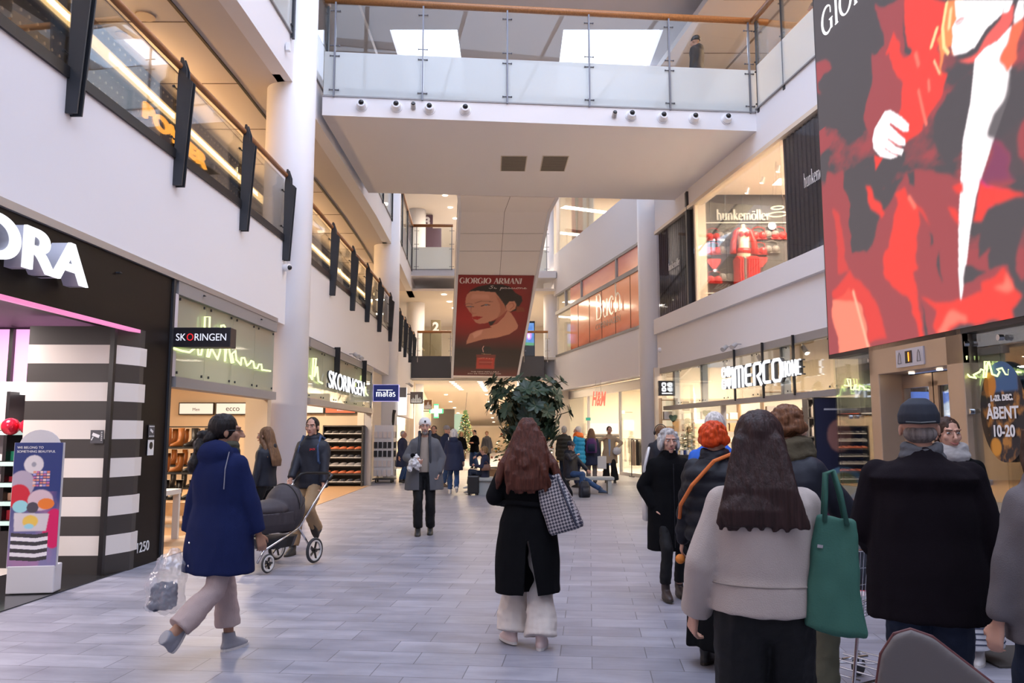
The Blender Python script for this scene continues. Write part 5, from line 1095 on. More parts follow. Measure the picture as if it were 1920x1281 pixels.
G.poly(B([(325,972),(545,975),(530,1140),(318,1138)]), (0.20, 0.03, 0.02), 1); G.poly(B([(335,1010),(532,1012),(522,1135),(325,1132)]), (0.50, 0.04, 0.02), 1); G.poly(B([(355,1035),(500,1037),(495,1095),(350,1092)]), (0.28, 0.02, 0.015), 2, 0.7); G.line(B([(350,1058),(505,1060)]), 0.006, (0.8, 0.3, 0.2), 0, asp=HP / WP); G.line(B([(350,1020),(400,1010),(510,1022)]), 0.006, (0.85, 0.5, 0.4), 0, asp=HP / WP)
G.ell(*puv(840 + 437 / 6.1, 505 + 920 / 6.1), 0.075, 0.037, (0.012, 0.008, 0.008), 1); G.line(B([(410,875),(395,905),(405,945)]), 0.012, (0.75, 0.4, 0.35), 0, asp=HP / WP); G.line(B([(385,966),(490,968)]), 0.012, (0.55, 0.3, 0.15), 0, asp=HP / WP)
G.build('poster_print', Vector((0, 0, 0)), uxp, uyp, WP, HP, vcmat('poster_print', 0, 0.6), pos, quad=[Vector((0, 0, 0)), pBR - pBL, pTR - pBL, pTL - pBL])
g = MB(); th_ = uxp.cross(uyp) * -0.012; P = [q_ + th_ * .1 for q_ in (Vector((0, 0, 0)), pBR - pBL, pTR - pBL, pTL - pBL)]; g.hexa(P + [p + th_ for p in P]); g.build('backing', mat('poster_back', (0.3, 0.02, 0.02), 0.6), pos)
a = Mi @ (es_pt(862, 531, off_) - pBL); b = Mi @ (es_pt(989, 532, off_) - pBL); nn = uxp.cross(uyp) * 0.004
PWH2 = mat('poster_white_ink', (0.75, 0.62, 0.58), 0.5)
serif_text(pos, 'lettering', 'GIORGIO ARMANI', 0.42, uxp * a.x + uyp * a.y + nn, uxp, uyp, PWH2, 0.004, sx=(b.x - a.x) / (11.4 * 0.42), weight=1.1)
def scr_(s0, x, y, pts): return [(x + px * s0, y + py * s0) for px, py in pts]
g = MB(); q = Mi @ (es_pt(918, 541, off_) - pBL); s0 = 0.22; x = 0
SCRIPT = {'S': ([(.5, .9), (.3, 1.1), (.1, .9), (.3, .6), (.4, .3), (.1, 0), (-.1, .2)], .6), 'i': ([(0, .1), (.1, .5), (.1, .1), (.25, 0), (.35, .2)], .35), 'p': ([(0, .2), (.15, .5), (0, -.6), (.15, .4), (.35, .5), (.4, .2), (.2, 0), (.1, .1), (.5, .1)], .5), 'a': ([(.35, .45), (.1, .45), (0, .15), (.2, 0), (.35, .4), (.35, .05), (.55, .15)], .5), 's': ([(0, .1), (.2, .5), (.3, .1), (.1, 0), (.4, .1)], .42), 'o': ([(.2, .5), (0, .3), (.1, 0), (.3, .1), (.3, .4), (.2, .5), (.5, .4)], .5), 'n': ([(0, 0), (.05, .45), (.05, .1), (.2, .45), (.3, .4), (.3, .05), (.5, .15)], .5), 'e': ([(.05, .2), (.3, .35), (.15, .5), (0, .2), (.15, 0), (.45, .15)], .5), ' ': ([], .5)}
for ch in 'Si passione':
    pts, ad = SCRIPT[ch]
    if pts: stroke(g, [((x + px) * s0 * 1.25, py * s0) for px, py in pts], 0.022, uxp * q.x + uyp * q.y + nn, uxp, uyp, 0.004)
    x += ad
g.build('script_lettering', PWH2, pos)
for s_, x_, y_ in (('THE NEW REFILLABLE', 909, 698), ('EAU DE PARFUM INTENSE', 908, 701.5)):
    q = Mi @ (es_pt(x_, y_ , off_) - pBL); text(pos, 'small_lettering', s_, 0.16, uxp * q.x + uyp * q.y + nn, uxp, uyp, PWH2, 0.003, align='CENTER', sx=0.85)
# storey number totems
for s_, px, dd, m_, lab, wb in (('3', (792, 403, 811, 425, 842), 43.0, mat('plum_panel', (0.10, 0.055, 0.085), 0.6), 'plum coloured totem with a white number three on the third storey', 1), ('2', (808, 600, 826, 618, 826), 42.0, mat('khaki_panel', (0.17, 0.145, 0.09), 0.6), 'khaki totem with a white number two on the second storey', 2)):
    base = 9.43 if wb == 1 else 5.28
    a = to_pt(px[0], px[1], dd); b = to_pt(px[2], px[3], dd); w_ = b.x - a.x; t = thing('storey_totem', (a.x, dd, base), lab, 'totem'); hh = a.z - base
    g = MB(); g.box((w_ / 2, 0.1, hh / 2), (w_, 0.2, hh)); g.box((w_ * (0.9 if wb == 1 else 0.15), 0.12, (hh - 0.75) / 2), (w_ * 1.9, 0.2, hh - (0.75 if wb == 1 else 0.55))); g.build('panel', m_, t)
    text(t, 'numeral', s_, 0.66, (w_ * 0.5, -0.012, hh - 0.60), (1, 0, 0), (0, 0, 1), mat('numeral_white', (0.75, 0.74, 0.78), 0.5), 0.01, align='CENTER', bold=0.03)
# advertising pillar on level two behind the balcony
P_ = Pic(50, 90, (0.05, 0.13, 0.5)); cl = P_.cloud(3, 4); P_.put(cl * 0.5, (0.3, 0.6, 0.8)); P_.ell(0.45, 0.45, 0.28, 0.2, (0.7, 0.3, 0.9), 3); P_.ell(0.42, 0.42, 0.12, 0.1, (0.9, 0.9, 1.0), 2); P_.poly([(0, 0), (1, 0), (1, 0.12), (0, 0.15)], (0.1, 0.3, 0.15), 2)
a = to_pt(983, 602, 39.6); b = to_pt(1003, 668, 39.6); t = thing('advertising_pillar', (a.x, 39.6, 5.28), 'black advertising pillar with a blue and purple screen, second storey', 'advertising pillar')
w_ = b.x - a.x; MB().box((w_ / 2, 0.15, (a.z - 5.28) / 2), (w_, 0.25, a.z - 5.28)).build('casing', BLACK, t); P_.build('screen_image', (0.04, 0.02, 0.65), (1, 0, 0), (0, 0, 1), w_ - 0.08, a.z - 5.28 - 0.75, vcmat('lit_print', 1.3), t)
# ================================================================ GOODS, PLANTS, STANDS
def item(proto, loc, rz, label, group, sc=None):
    return place(proto, loc, rz, label, group, sc)
def first_or_copy(st, make, loc, rz, label, group, sc=None):
    """build a kind once, copy it afterwards"""
    if 'o' not in st: st['o'] = make(); o = st['o']
    else: o = copy_tree(st['o'])
    o.location = loc; o.rotation_euler = (0, 0, rz); o['label'] = label; o['group'] = group
    if sc: o.scale = sc if isinstance(sc, tuple) else (sc, sc, sc)
    return o
def single(name, cat, g, m, bev=0, smooth=False):
    o = g.build(name, m, None, smooth, bev); o['category'] = cat; return o
def shelf_unit(loc, rz, w, h, d, levels, label, m=None, back=None, side=True, name='shelf_unit'):
    t = thing(name, loc, label, 'shelf', rz=rz); m = m or DARKW
    if back: MB().box((0, d / 2 - .01, h / 2), (w, 0.02, h)).build('back_panel', back, t)
    for z in levels: MB().box((0, 0, z - 0.012), (w, d, 0.024)).build('shelf_board', m, t)
    if side:
        for s in (-1, 1): MB().box((s * w / 2, 0, h / 2), (0.03, d, h)).build('side_panel', m, t)
    return t
GR = lambda *a: mat(*a)
# ---- shoe shop
slab('floor_left_shop', 'L', 10.5, 25.0, 0.0, 0.010, 0.0, 8, WOODF)
slab('wall_left_shop', 'L', 10.4, 25.0, 0, 3.6, 7.6, 7.8, CREAM); slab('ceiling_left_shop', 'L', 10.4, 25, 3.58, 3.64, 0.3, 8, CREAM)
struct(MB().box((-8.2, 25.1, 1.8), (7.4, 0.2, 3.6)), 'wall_left_shop', mat('sand_wall', (0.62, 0.50, 0.36), 0.7))
for (a, b, s_, m_, lab) in (((335, 778), (402, 755), 'Men', None, 'pale lightbox with small lettering on the shoe shop rear wall'), ((404, 778), (470, 755), 'ecco', None, 'white lightbox with dark brand lettering on the shoe shop rear wall'), ((560, 776), (608, 757), '', None, 'plain pale lightbox right of the round column'), ((609, 776), (668, 758), 'IIIII', emat('orange_box', (0.95, 0.14, 0.05), 0.9), 'orange lightbox on the shoe shop rear wall')):
    A = to_pt(*a, 24.9); B_ = to_pt(*b, 24.9); t = thing('lightbox', (A.x, 24.93, A.z), lab, 'lightbox'); w_, h_ = B_.x - A.x, B_.z - A.z
    MB().box((w_ / 2, 0, h_ / 2), (w_, 0.1, h_)).build('frame', BLACK, t); MB().box((w_ / 2, -0.052, h_ / 2), (w_ - .06, 0.01, h_ - .06)).build('lit_face', m_ or emat('cream_lightbox', (1.0, 0.84, 0.70), 0.85), t)
    if s_: text(t, 'lettering', s_, h_ * (0.6 if s_ != 'Men' else 0.35), (w_ * 0.5, -0.06, h_ * 0.32), (1, 0, 0), (0, 0, 1), BLACK if s_ != 'IIIII' else PW, 0.004, align='CENTER', bold=0.0)
def shoe_mesh(L_=0.28, h=0.10, w=0.095):
    g = MB(); g.loft([(0, 0, .018, w / 2, L_ / 2), (0, 0, h * .5, w / 2 * .95, L_ / 2 * .95), (0, -L_ * .1, h * .85, w * .36, L_ * .32), (0, -L_ * .16, h * 1.05, w * .3, L_ * .22)], 12); return g
def make_shoe(m, ms):
    t = empty('shoe', (0, 0, 0)); t['category'] = 'shoe'; shoe_mesh().build('upper', m, t, smooth=True); g = MB(); g.loft([(0, 0, 0, .052, .145), (0, 0, .024, .052, .145)], 12); g.build('sole', ms, t); return t
def make_boot(h, m, w=.058):
    t = empty('boot', (0, 0, 0)); t['category'] = 'boot'; g = MB()
    g.loft([(0, 0.02, .015, .05, .14), (0, 0.01, .06, .048, .13), (0, -.05, .11, .045, .075), (0, -.07, .16, w, w), (0, -.07, h, w * 1.12, w * 1.12)], 12); g.build('upper', m, t, smooth=True)
    MB().loft([(0, 0.02, 0, .053, .145), (0, 0.02, .02, .053, .145)], 12).build('sole', mat('rubber_dark', (0.03, 0.025, 0.02), 0.7), t); return t
BK = mat('black_leather', (0.02, 0.018, 0.018), 0.35); TAN = mat('tan_leather', (0.34, 0.11, 0.02), 0.4); BRN = mat('brown_suede', (0.06, 0.035, 0.028), 0.85); TSU = mat('tan_suede', (0.36, 0.2, 0.09), 0.85); WSOLE = mat('white_sole', (0.6, 0.58, 0.56), 0.6); GS = mat('grey_knit', (0.25, 0.24, 0.24), 0.8); ORS = mat('rust_leather', (0.42, 0.10, 0.03), 0.5)
kinds = [dict(), dict(), dict()]; mk = [lambda: make_shoe(BK, WSOLE), lambda: make_shoe(GS, WSOLE), lambda: make_shoe(ORS, BRN)]; kn = ['black', 'grey', 'rust brown']
ordn = ['bottom', 'second', 'third', 'fourth', 'fifth', 'sixth', 'seventh', 'top']
lv = [0.12, 0.36, 0.60, 0.84, 1.08, 1.32, 1.56]
A = to_pt(602, 905, 24.2); B_ = to_pt(676, 905, 24.2); cxr = (A.x + B_.x) / 2; wr = B_.x - A.x
shelf_unit((cxr, 24.5, 0.01), 0, wr, 1.82, 0.4, lv + [1.8], 'tall dark shoe rack with seven stocked shelves beside the man with the pram', name='shoe_rack', back=DARKW)
for i, z in enumerate(lv):
    for j in range(5):
        k = (i * 2 + j * 3) % 3; first_or_copy(kinds[k], mk[k], (cxr - wr / 2 + wr * (j + .5) / 5, 24.42, z + .012), 1.9 + 0.15 * math.sin(i + j), '%s shoe on the %s shelf of the tall shoe rack' % (kn[k], ordn[i]), 'shoes on the %s shelf of the tall rack' % ordn[i])
# near display: table with ankle boots, racks with tall boots
t = thing('display_table', (-5.9, 12.0, 0), 'white display table holding short suede boots just inside the near shoe shop', 'table')
g = MB(); g.box((0, 0, .72), (1.7, 0.8, .07)); g.build('tabletop', mat('white_laminate', (0.75, 0.72, 0.68), 0.4), t)
for x, y in ((-.8, -.36), (.8, -.36), (-.8, .36), (.8, .36)): MB().box((x, y, .343), (.09, .06, .685)).build('leg', mat('white_laminate', (0.75, 0.72, 0.68), 0.4), t)
t = thing('low_bench', (-6.5, 14.0, 0), 'low wooden bench with dark legs under and behind the white display table', 'bench')
MB().box((0.4, 0, .32), (1.3, .5, .22)).build('seat', WOODF, t)
for x in (-.15, .95): MB().box((x, 0, .105), (.05, .45, .21)).build('leg', BLACK, t)
b1, b2 = dict(), dict()
for i in range(6): first_or_copy(b1 if i else b2, (lambda: make_boot(.2, BRN, .062)) if i else (lambda: make_boot(.24, TSU, .062)), (-6.45 + i * .26 if i else -5.15, 11.75, .756), math.pi / 2 * (0.6 if i else 3.4) + math.pi, 'short dark brown suede boot on the white display table' if i else 'light tan suede boot at the near end of the white display table', 'suede boots on the white display table')
b3 = dict()
for i in range(5): first_or_copy(b3, lambda: make_boot(.17, TSU), (-6.5 + i * .22, 12.2, .756), 2.6, 'low tan suede bootee on the rear edge of the display table', 'tan bootees on the display table')
for r_, (y_, x0, n, lab) in enumerate(((15.2, -7.9, 9, 'nearer'), (18.5, -8.9, 9, 'farther'))):
    lv2 = [.35, .85, 1.32]
    shelf_unit((x0 + 1.1, y_, 0.01), 0, 2.3, 1.75, .4, lv2 + [1.74] if r_ else lv2, 'dark metal boot rack with three shelves, the %s of two' % lab, m=STEEL, name='boot_rack', side=True)
    kd = [dict(), dict()]
    for i, z in enumerate(lv2):
        for j in range(n):
            k = 1 if (j in (4, 5, 6) and i != 0) else 0
            first_or_copy(kd[k], (lambda: make_boot(.36, BK)) if k == 0 else (lambda: make_boot(.36, TAN)), (x0 + .1 + j * .25, y_, z + .012), 2.4, '%s tall boot on the %s shelf of the %s boot rack' % (['black', 'tan'][k], ['lowest', 'middle', 'upper'][i], lab), 'boots on the %s shelf of the %s rack' % (['lowest', 'middle', 'upper'][i], lab))
slab('trim_12', 'L', 14.6, 14.8, 0, 2.3, 0.1, 0.5, mat('sand_wall', (0.62, 0.50, 0.36), 0.7))
# ---- beauty store
t = thing('pink_light_wall', (-7.0, 10.15, 2.1), 'glowing pink light wall with dark frame in the beauty store', 'light wall')
g = MB(); g.box((0, 0.05, 0.4), (3.2, 0.05, 0.84)); g.build('lit_panel', PINK, t)
g = MB()
for x in (-1.4, -0.25, 0.62): g.box((x, -0.0, 0.4), (0.05, 0.06, 0.86))
g.box((0, 0, 0.0), (3.2, 0.08, 0.05)); g.build('frame', BLACK, t)
MB().box((1.15, -0.2, 0.05), (0.95, 0.12, 0.16)).build('header_light', emat('white_header', (1, 0.96, 0.98), 1.3), t)
t = thing('cosmetics_shelf', (-6.6, 9.9, 0), 'black cosmetics wall unit with bright shelves of small goods in the beauty store', 'shelf')
MB().box((0, 0.2, 1.05), (2.6, 0.03, 2.1)).build('back_panel', mat('shelf_back', (0.55, 0.48, 0.5), 0.4), t)
MB().box((0, 0.0, 0.22), (2.6, .4, .44)).build('base_cabinet', BLACK, t)
for x in (-1.3, -0.3, 0.5, 1.3): MB().box((x, 0, 1.05), (.04, .4, 2.1)).build('upright', BLACK, t)
lv = [0.55, 0.78, 1.0, 1.25, 1.62]
for z in lv: MB().box((0, 0, z), (2.6, .38, .03)).build('shelf_board', BLACK, t); MB().box((0, -.2, z - .02), (2.6, .01, .05)).build('shelf_lip', emat('mint_lip', (0.75, 1.0, 0.92), 0.6), t)
pc = [('green', (0.02, 0.28, 0.16)), ('white', (0.75, 0.72, 0.7)), ('red', (0.5, 0.03, 0.05)), ('peach', (0.7, 0.38, 0.26)), ('mint', (0.45, 0.75, 0.65))]; pst = [dict() for _ in pc]
rnd = random.Random(3)
for i, z in enumerate(lv):
    for j in range(13):
        k = rnd.choice([0, 1, 4] if i == 3 else [1, 2, 3, 1]); hh = rnd.uniform(.6, 1.2)
        x = -1.15 + j * .19; 
        if abs(x + .3) < .05 or abs(x - .5) < .05: x += .07
        first_or_copy(pst[k], lambda k=k: single('cosmetic_box', 'box', MB().box((0, 0, .05), (.1, .08, .1)), mat('carton_' + pc[k][0], pc[k][1], .4)), (-6.6 + x, 9.83, z + .016), 0, '%s cosmetics carton on the %s shelf of the beauty wall unit' % (pc[k][0], ['lowest', 'second', 'third', 'fourth', 'top'][i]), 'cosmetics on the %s shelf' % ['lowest', 'second', 'third', 'fourth', 'top'][i], (1, 1, hh))
bst = dict()
for i, (x, z, s_) in enumerate(((75, 779, 1.0), (52, 800, .7), (20, 800, .8), (92, 795, .6), (60, 815, .65), (105, 812, .5))):
    p = to_pt(x, z, 9.6); first_or_copy(bst, lambda: single('foil_balloon', 'balloon', MB().ell((0, 0, 0), .13), mat('red_foil', (0.6, 0.02, 0.05), .15, .4), smooth=True), p, 0, 'shiny red foil balloon above the beauty shelves, %s' % ['largest and highest', 'behind the display top', 'far left', 'right of the largest', 'low in the middle', 'lowest at the right'][i], 'red balloons in the beauty store', s_)
gst = dict()
for i in range(3):
    p = to_pt(78 + i * 14, 800, 9.75); first_or_copy(gst, lambda: single('gift_box', 'box', MB().box((0, 0, 0), (.085, .1, .17)), mat('gift_red_white', (0.5, 0.1, 0.1), .4)), p, 0, '%s upright gift box above the beauty shelves' % ['left', 'middle', 'right'][i], 'gift boxes in the beauty store')
# promotional totem
t = thing('promotional_totem', (-4.78, 8.15, 0.013), 'tall promotional display stand with balloon picture and striped basket print', 'display stand', rz=0.16)
MB().box((0, 0.1, .14), (.44, .2, .27)).build('foot', mat('totem_grey', (0.55, 0.54, 0.57), .5), t, bev=.01)
g = MB(); g.box((0, 0.03, .87), (.46, .04, 1.24)); g.cyl((0, .02, 1.42), (0, .05, 1.42), .20, n=24); g.build('board', mat('totem_grey', (0.55, 0.54, 0.57), .5), t)
P_ = Pic(110, 270, (0.035, 0.05, 0.17)); P_.put(np.clip((0.6 - P_.y) * 1.8, 0, 1) * 0.6, (0.35, 0.3, 0.5)); cl = P_.cloud(3, 8); P_.put(np.clip((cl - .45) * 2, 0, .5) * (P_.y < .6), (0.5, 0.2, 0.35))
P_.ell(.42, .82, .2, .075, (.62, .58, .6), 2); P_.ell(.42, .82, .05, .02, (.3, .3, .35), 2)
P_.ell(.2, .66, .26, .11, (.5, .42, .5), 2, .8); P_.ell(.15, .56, .24, .1, (.55, .03, .05), 2); P_.ell(.6, .53, .26, .085, (.6, .45, .5), 3); P_.ell(.9, .3, .22, .16, (.6, .02, .12), 3)
for i in range(5):
    for j in range(6): P_.poly([(.42 + i * .07, .64 + j * .022), (.48 + i * .07, .64 + j * .022), (.48 + i * .07, .657 + j * .022), (.42 + i * .07, .657 + j * .022)], [(.7, .3, .2), (.5, .15, .3), (.75, .55, .5), (.35, .3, .6), (.6, .2, .15)][(i + j * 2) % 5], 0)
P_.ell(.2, .48, .16, .05, (.3, .6, .65), 1); P_.ell(.45, .47, .12, .045, (.08, .07, .09), 1); P_.ell(.72, .5, .17, .045, (.75, .2, .04), 1); P_.poly([(.1, .28), (.75, .28), (.8, .42), (.08, .43)], (.6, .55, .58), 2); P_.ell(.42, .36, .16, .05, (.75, .5, .1), 3); P_.ell(.4, .32, .1, .02, (.3, .6, .7), 2)
for i in range(7): P_.poly([(.05, .27 - i * .031), (.55, .255 - i * .031), (.8, .27 - i * .031), (.8, .24 - i * .031), (.55, .225 - i * .031), (.05, .24 - i * .031)], (.06, .055, .06) if i % 2 == 0 else (.75, .72, .74), 0)
P_.build('printed_picture', (-.225, .005, .27), (1, 0, 0), (0, 0, 1), .45, 1.22, vcmat('totem_print', 0, .35), t)
for k, s_ in enumerate(('WE BELONG TO', 'SOMETHING BEAUTIFUL')): text(t, 'lettering', s_, .033, (-.2, .003, 1.43 - k * .04), (1, 0, 0), (0, 0, 1), PWH, .002)
# ---- sock stand
p = on_floor(720, 905); t = thing('sock_stand', (p.x, p.y, 0), 'white sock stand on castors with rows of packed socks left of the column', 'display stand'); h_ = 1.85
MB().box((0, .1, h_ / 2 + .12), (.62, .55, h_ - .24)).build('panel', mat('stand_white', (.74, .72, .72), .5), t)
for x, y in ((-.25, -.1), (.25, -.1), (-.25, .3), (.25, .3)): g = MB(); g.cyl((x - .02, y, .05), (x + .02, y, .05), .05, n=12); g.box((x, y, .09), (.03, .03, .06)); g.build('castor', BLACK, t)
MB().box((0, .1, .115), (.7, .62, .03)).build('base', STEEL, t)
ss = [dict(), dict()]
for i, z in enumerate((1.45, 1.12, .84, .52, .22)):
    for j in range(6):
        dark = (i in (1, 2)) or j > 4; side = j > 3
        x = p.x - .26 + j * .15 if not side else p.x + .33; y = p.y - .2 if not side else p.y - .05 + (j - 4) * .18
        first_or_copy(ss[dark], lambda dark=dark: single('sock_pack', 'socks', MB().box((0, 0, .09), (.11, .03, .2)), mat('sock_black', (.03, .03, .035), .8) if dark else mat('sock_card', (.7, .62, .58), .6)), (x, y, z), math.pi / 2 if side else 0, '%s sock pack hanging %s of the white sock stand, %s row' % (['pale', 'black'][dark], ['on the front', 'on the right side'][side], ['top', 'second', 'third', 'fourth', 'lowest'][i]), 'sock packs on the stand')
t = thing('stocking_leg', (p.x + .25, p.y + .1, h_), 'black stocking on an upright display leg on top of the sock stand', 'display leg'); g = MB(); g.tube([(0, 0, .0), (0, 0, .12), (.01, 0, .35), (.04, 0, .5)], [.03, .045, .05, .06], 10); g.build('stocking', BK, t, smooth=True)
# second sock rack (distance)
shelf_unit((-3.9, 28.2, 0), 0, 1.3, 1.35, .4, [.4, .8, 1.3], 'low white accessory rack in front of the second left column', m=mat('stand_white', (.74, .72, .72), .5), name='accessory_rack')
# ---- left far storefront
slab('wall_left', 'L', 24.9, 28.9, 0, 3.65, 0.25, .45, CREAM); slab('wall_left', 'L', 30, 40.4, 2.3, 3.65, 0.0, .3, WHITE); slab('wall_left', 'L', 30, 41, 0, 2.3, 1.5, 1.7, CREAM)
slab('wall_left_far', 'L', 41, 59, 0, 4.15, 0, .2, CREAM)
t = thing('lit_wall_sign', fpt('L', 29.3, 2.75, -.35), 'white lit upright sign behind the navy projecting sign', 'sign', rz=0); MB().box((.1, 0, 0), (.3, .15, 1.0)).build('sign_box', emat('white_header', (1, .96, .98), 1.3), t); MB().box((.1, -.08, .32), (.3, .02, .36)).build('dark_field', GS, t)
# ---- far passage
for row, (x, n) in enumerate(((-3.0, 6), (-1.6, 8), (.4, 8), (1.9, 5))):
    dl = dict()
    for i in range(n):
        y = 40 + i * 1.45; first_or_copy(dl, lambda: single('downlight', 'lamp', MB().cyl((0, 0, 0), (0, 0, -.02), .13, n=12), LAMPM), (x, y, 4.148), 0, 'round downlight in the %s row of the flat passage ceiling' % ['leftmost', 'second', 'third', 'rightmost'][row], 'downlights, passage row %d' % (row + 1))
dl = dict()
for r_ in range(6):
    for x in (-4.2, -1.6, 1.0): y = 51 + r_ * 3.8; first_or_copy(dl, lambda: single('downlight', 'lamp', MB().cyl((0, 0, 0), (0, 0, -.02), .11, n=10), LAMPM), (x, y, 4.14 - (y - 49.5) * .0776), 0, 'small downlight in the sloping far ceiling, %s file' % {-4.2: 'left', -1.6: 'middle', 1.0: 'right'}[x], 'downlights in the sloping far ceiling')
for zc, tag_ in ((8.49, 'second'), (13.59, 'third')):
    dl = dict()
    for i in range(4): first_or_copy(dl, lambda: single('downlight', 'lamp', MB().cyl((0, 0, 0), (0, 0, -.02), .13, n=12), LAMPM), (-3.4 + .1 * i, 39.5 + 2.2 * i, zc), 0, 'round downlight in the far %s storey ceiling' % tag_, 'far %s storey downlights' % tag_)
slab_ = MB().box((-5.0, 62, 1.9), (1.6, .3, 3.8)); t = thing('dark_kiosk', (-5.3, 60, 0), 'dark panelled kiosk behind the pharmacy cross', 'kiosk'); MB().box((0, 0, 1.7), (2.0, .6, 3.4)).build('body', mat('slate_panel', (.075, .072, .075), .5), t); MB().box((1.3, .1, 2.2), (.6, .3, 1.6)).build('window', emat('green_daylight', (.45, .65, .5), .7), t)
t = thing('escalator', (1.0, 44, 0), 'distant escalator with glass sides rising to the right behind the large plant', 'escalator')
for s in (0, .95): MB().hexa([(s, 0, 0), (s + .06, 0, 0), (s + .06, 9, 3.6), (s, 9, 3.6), (s, 0, .35), (s + .06, 0, .35), (s + .06, 9, 4.0), (s, 9, 4.0)]).build('side_panel', ALU, t); MB().hexa([(s + .02, 0, .35), (s + .04, 0, .35), (s + .04, 9, 4.0), (s + .02, 9, 4.0), (s + .02, 0, 1.2), (s + .04, 0, 1.2), (s + .04, 9, 4.1), (s + .02, 9, 4.1)]).build('balustrade', GLASS, t); MB().tube([(s + .03, 0, 1.22), (s + .03, 6.8, 4.05)], .04, 8).build('handrail', BLACK, t)
MB().hexa([(.06, 0, 0), (.95, 0, 0), (.95, 9, 3.6), (.06, 9, 3.6), (.06, 0, .2), (.95, 0, .2), (.95, 9, 3.8), (.06, 9, 3.8)]).build('steps', GREYM, t)
# ---- trees and plants
def xmas(loc, h, r, n, label, orn, seed):
    t = thing('christmas_tree', loc, label, 'christmas tree'); R_ = random.Random(seed); g = MB()
    for i in range(n):
        z = (R_.random() ** .8) * h * .88 + h * .1; rr_ = r * (1 - z / h) + .04; a = R_.uniform(0, 6.283); q = rr_ * R_.uniform(.35, 1.0); p = Vector((math.cos(a) * q, math.sin(a) * q, z)); d = Vector((math.cos(a), math.sin(a), -.25)); L_ = .06 * h * R_.uniform(.5, 1.1); sd = Vector((-d.y, d.x, 0)) * L_ * .33; u = Vector((0, 0, L_ * .25))
        g.add([p - d * L_ * .4, p + sd, p + d * L_ * .6, p - sd, p + u], [(0, 1, 4), (1, 2, 4), (2, 3, 4), (3, 0, 4), (0, 3, 2, 1)])
    g.build('foliage', mat('fir_green', (.035, .075, .025), .7), t); MB().cyl((0, 0, 0), (0, 0, h), .05, .01, 8).build('trunk', mat('bark', (.09, .055, .03), .8), t)
    for i in range(orn):
        z = h * (.12 + .8 * i / orn); a = i * 2.4; q = (r * (1 - z / h) + .03) * .98; k = i % 3
        MB().ell((math.cos(a) * q, math.sin(a) * q, z), [.035, .03, .018][k] * (h / 2.2) ** .6, n=8, m=6).build('bauble' if k < 2 else 'tree_light', [mat('gold_bauble', (.7, .42, .12), .2, .8), mat('copper_bauble', (.6, .2, .12), .25, .6), emat('tree_lamp', (1, .8, .45), 4)][k], t, smooth=True)
    return t
xmas((-2.9, 50, 0), 3.05, .95, 900, 'distant christmas tree with gold baubles in the passage', 60, 1)
tg = thing('tree_star', (-2.9, 50, 3.05), 'thin wire ornament above the distant christmas tree', 'ornament'); MB().cyl((0, 0, 0), (.1, 0, 1.1), .012, n=6).build('wire', STEEL, tg)
PX = to_pt(985, 900, 20.5).x
xmas((PX + .0, 23.3, 0.45), 2.75, 1.1, 1100, 'christmas tree with gold and copper baubles behind the large green plant', 70, 2)
def planter(loc, label):
    t = thing('planter', loc, label, 'planter'); g = MB(); g.loft([(0, 0, 0, .62, .62), (0, 0, .5, .7, .7)], 28, 4); g.build('box', mat('planter_oak', (.40, .24, .12), .5, var=.2, vscale=4), t); MB().cyl((0, 0, .5), (0, 0, .52), .6, n=20).build('soil', mat('soil', (.04, .03, .02), .9), t); return t
planter((PX + .1, 21.0, 0), 'square oak planter of the large green plant'); planter((PX, 23.3, -0.06), 'oak planter under the nearer christmas tree')
planter((-.15, 25.6, 0), 'small oak planter seen left behind the seated child')
def umbrella_plant(loc, label):
    t = thing('umbrella_plant', loc, label, 'plant'); R_ = random.Random(5); st_ = MB(); lf = MB()
    def leaf(p, d, L_, W_, ax):
        d = d.normalized(); s_ = d.cross(ax).normalized(); n = s_.cross(d); P = [p]
        pr = [(.22, .6, .02), (.5, 1, 0), (.8, .8, -.03), (1.0, .0, -.10)]
        for u, w_, dz in pr[:3]: P += [p + d * L_ * u - s_ * W_ * w_ / 2 + n * dz * L_, p + d * L_ * u + n * (dz - .03) * L_, p + d * L_ * u + s_ * W_ * w_ / 2 + n * dz * L_]
        P.append(p + d * L_ + n * -.10 * L_); lf.add(P, [(0, 2, 1), (0, 3, 2), (1, 2, 5, 4), (2, 3, 6, 5), (4, 5, 8, 7), (5, 6, 9, 8), (7, 8, 10), (8, 9, 10)])
    for i in range(125):
        a = R_.uniform(0, 6.283); z = R_.uniform(.9, 2.46); q = (0.25 + .85 * R_.random() ** .6) * (1.0 if z > 1.6 else .7) * (1.0 if z < 2.5 else .8)
        c_ = Vector((math.cos(a) * q, math.sin(a) * q * .8, z)); b_ = Vector((c_.x * .5, c_.y * .5, max(.6, z - .4))); ax = (c_ - Vector((0, 0, 1.5))).normalized(); e1 = ax.cross(Vector((.1, .2, 1))).normalized(); e2 = ax.cross(e1)
        st_.tube([b_, b_.lerp(c_, .5) + Vector((0, 0, .12)), c_], .012, 5)
        for k in range(9):
            b = k * .698 + R_.random() * .3; leaf(c_, e1 * math.cos(b) + e2 * math.sin(b) + ax * R_.uniform(.0, .5), R_.uniform(.20, .29), .12, ax)
    for a in range(6): st_.tube([(0.12 * math.cos(a), .12 * math.sin(a), 0), (.15 * math.cos(a), .15 * math.sin(a), .9), (.3 * math.cos(a + .4), .3 * math.sin(a + .4), 2.1)], .022, 6)
    st_.build('stem', mat('plant_stem', (.10, .09, .04), .7), t); lf.build('foliage', mat('dark_leaf', (.030, .062, .040), .38, var=.35, vscale=2), t)
umbrella_plant((PX + .1, 21.0, .52), 'large leafy green umbrella plant standing in the middle of the mall')
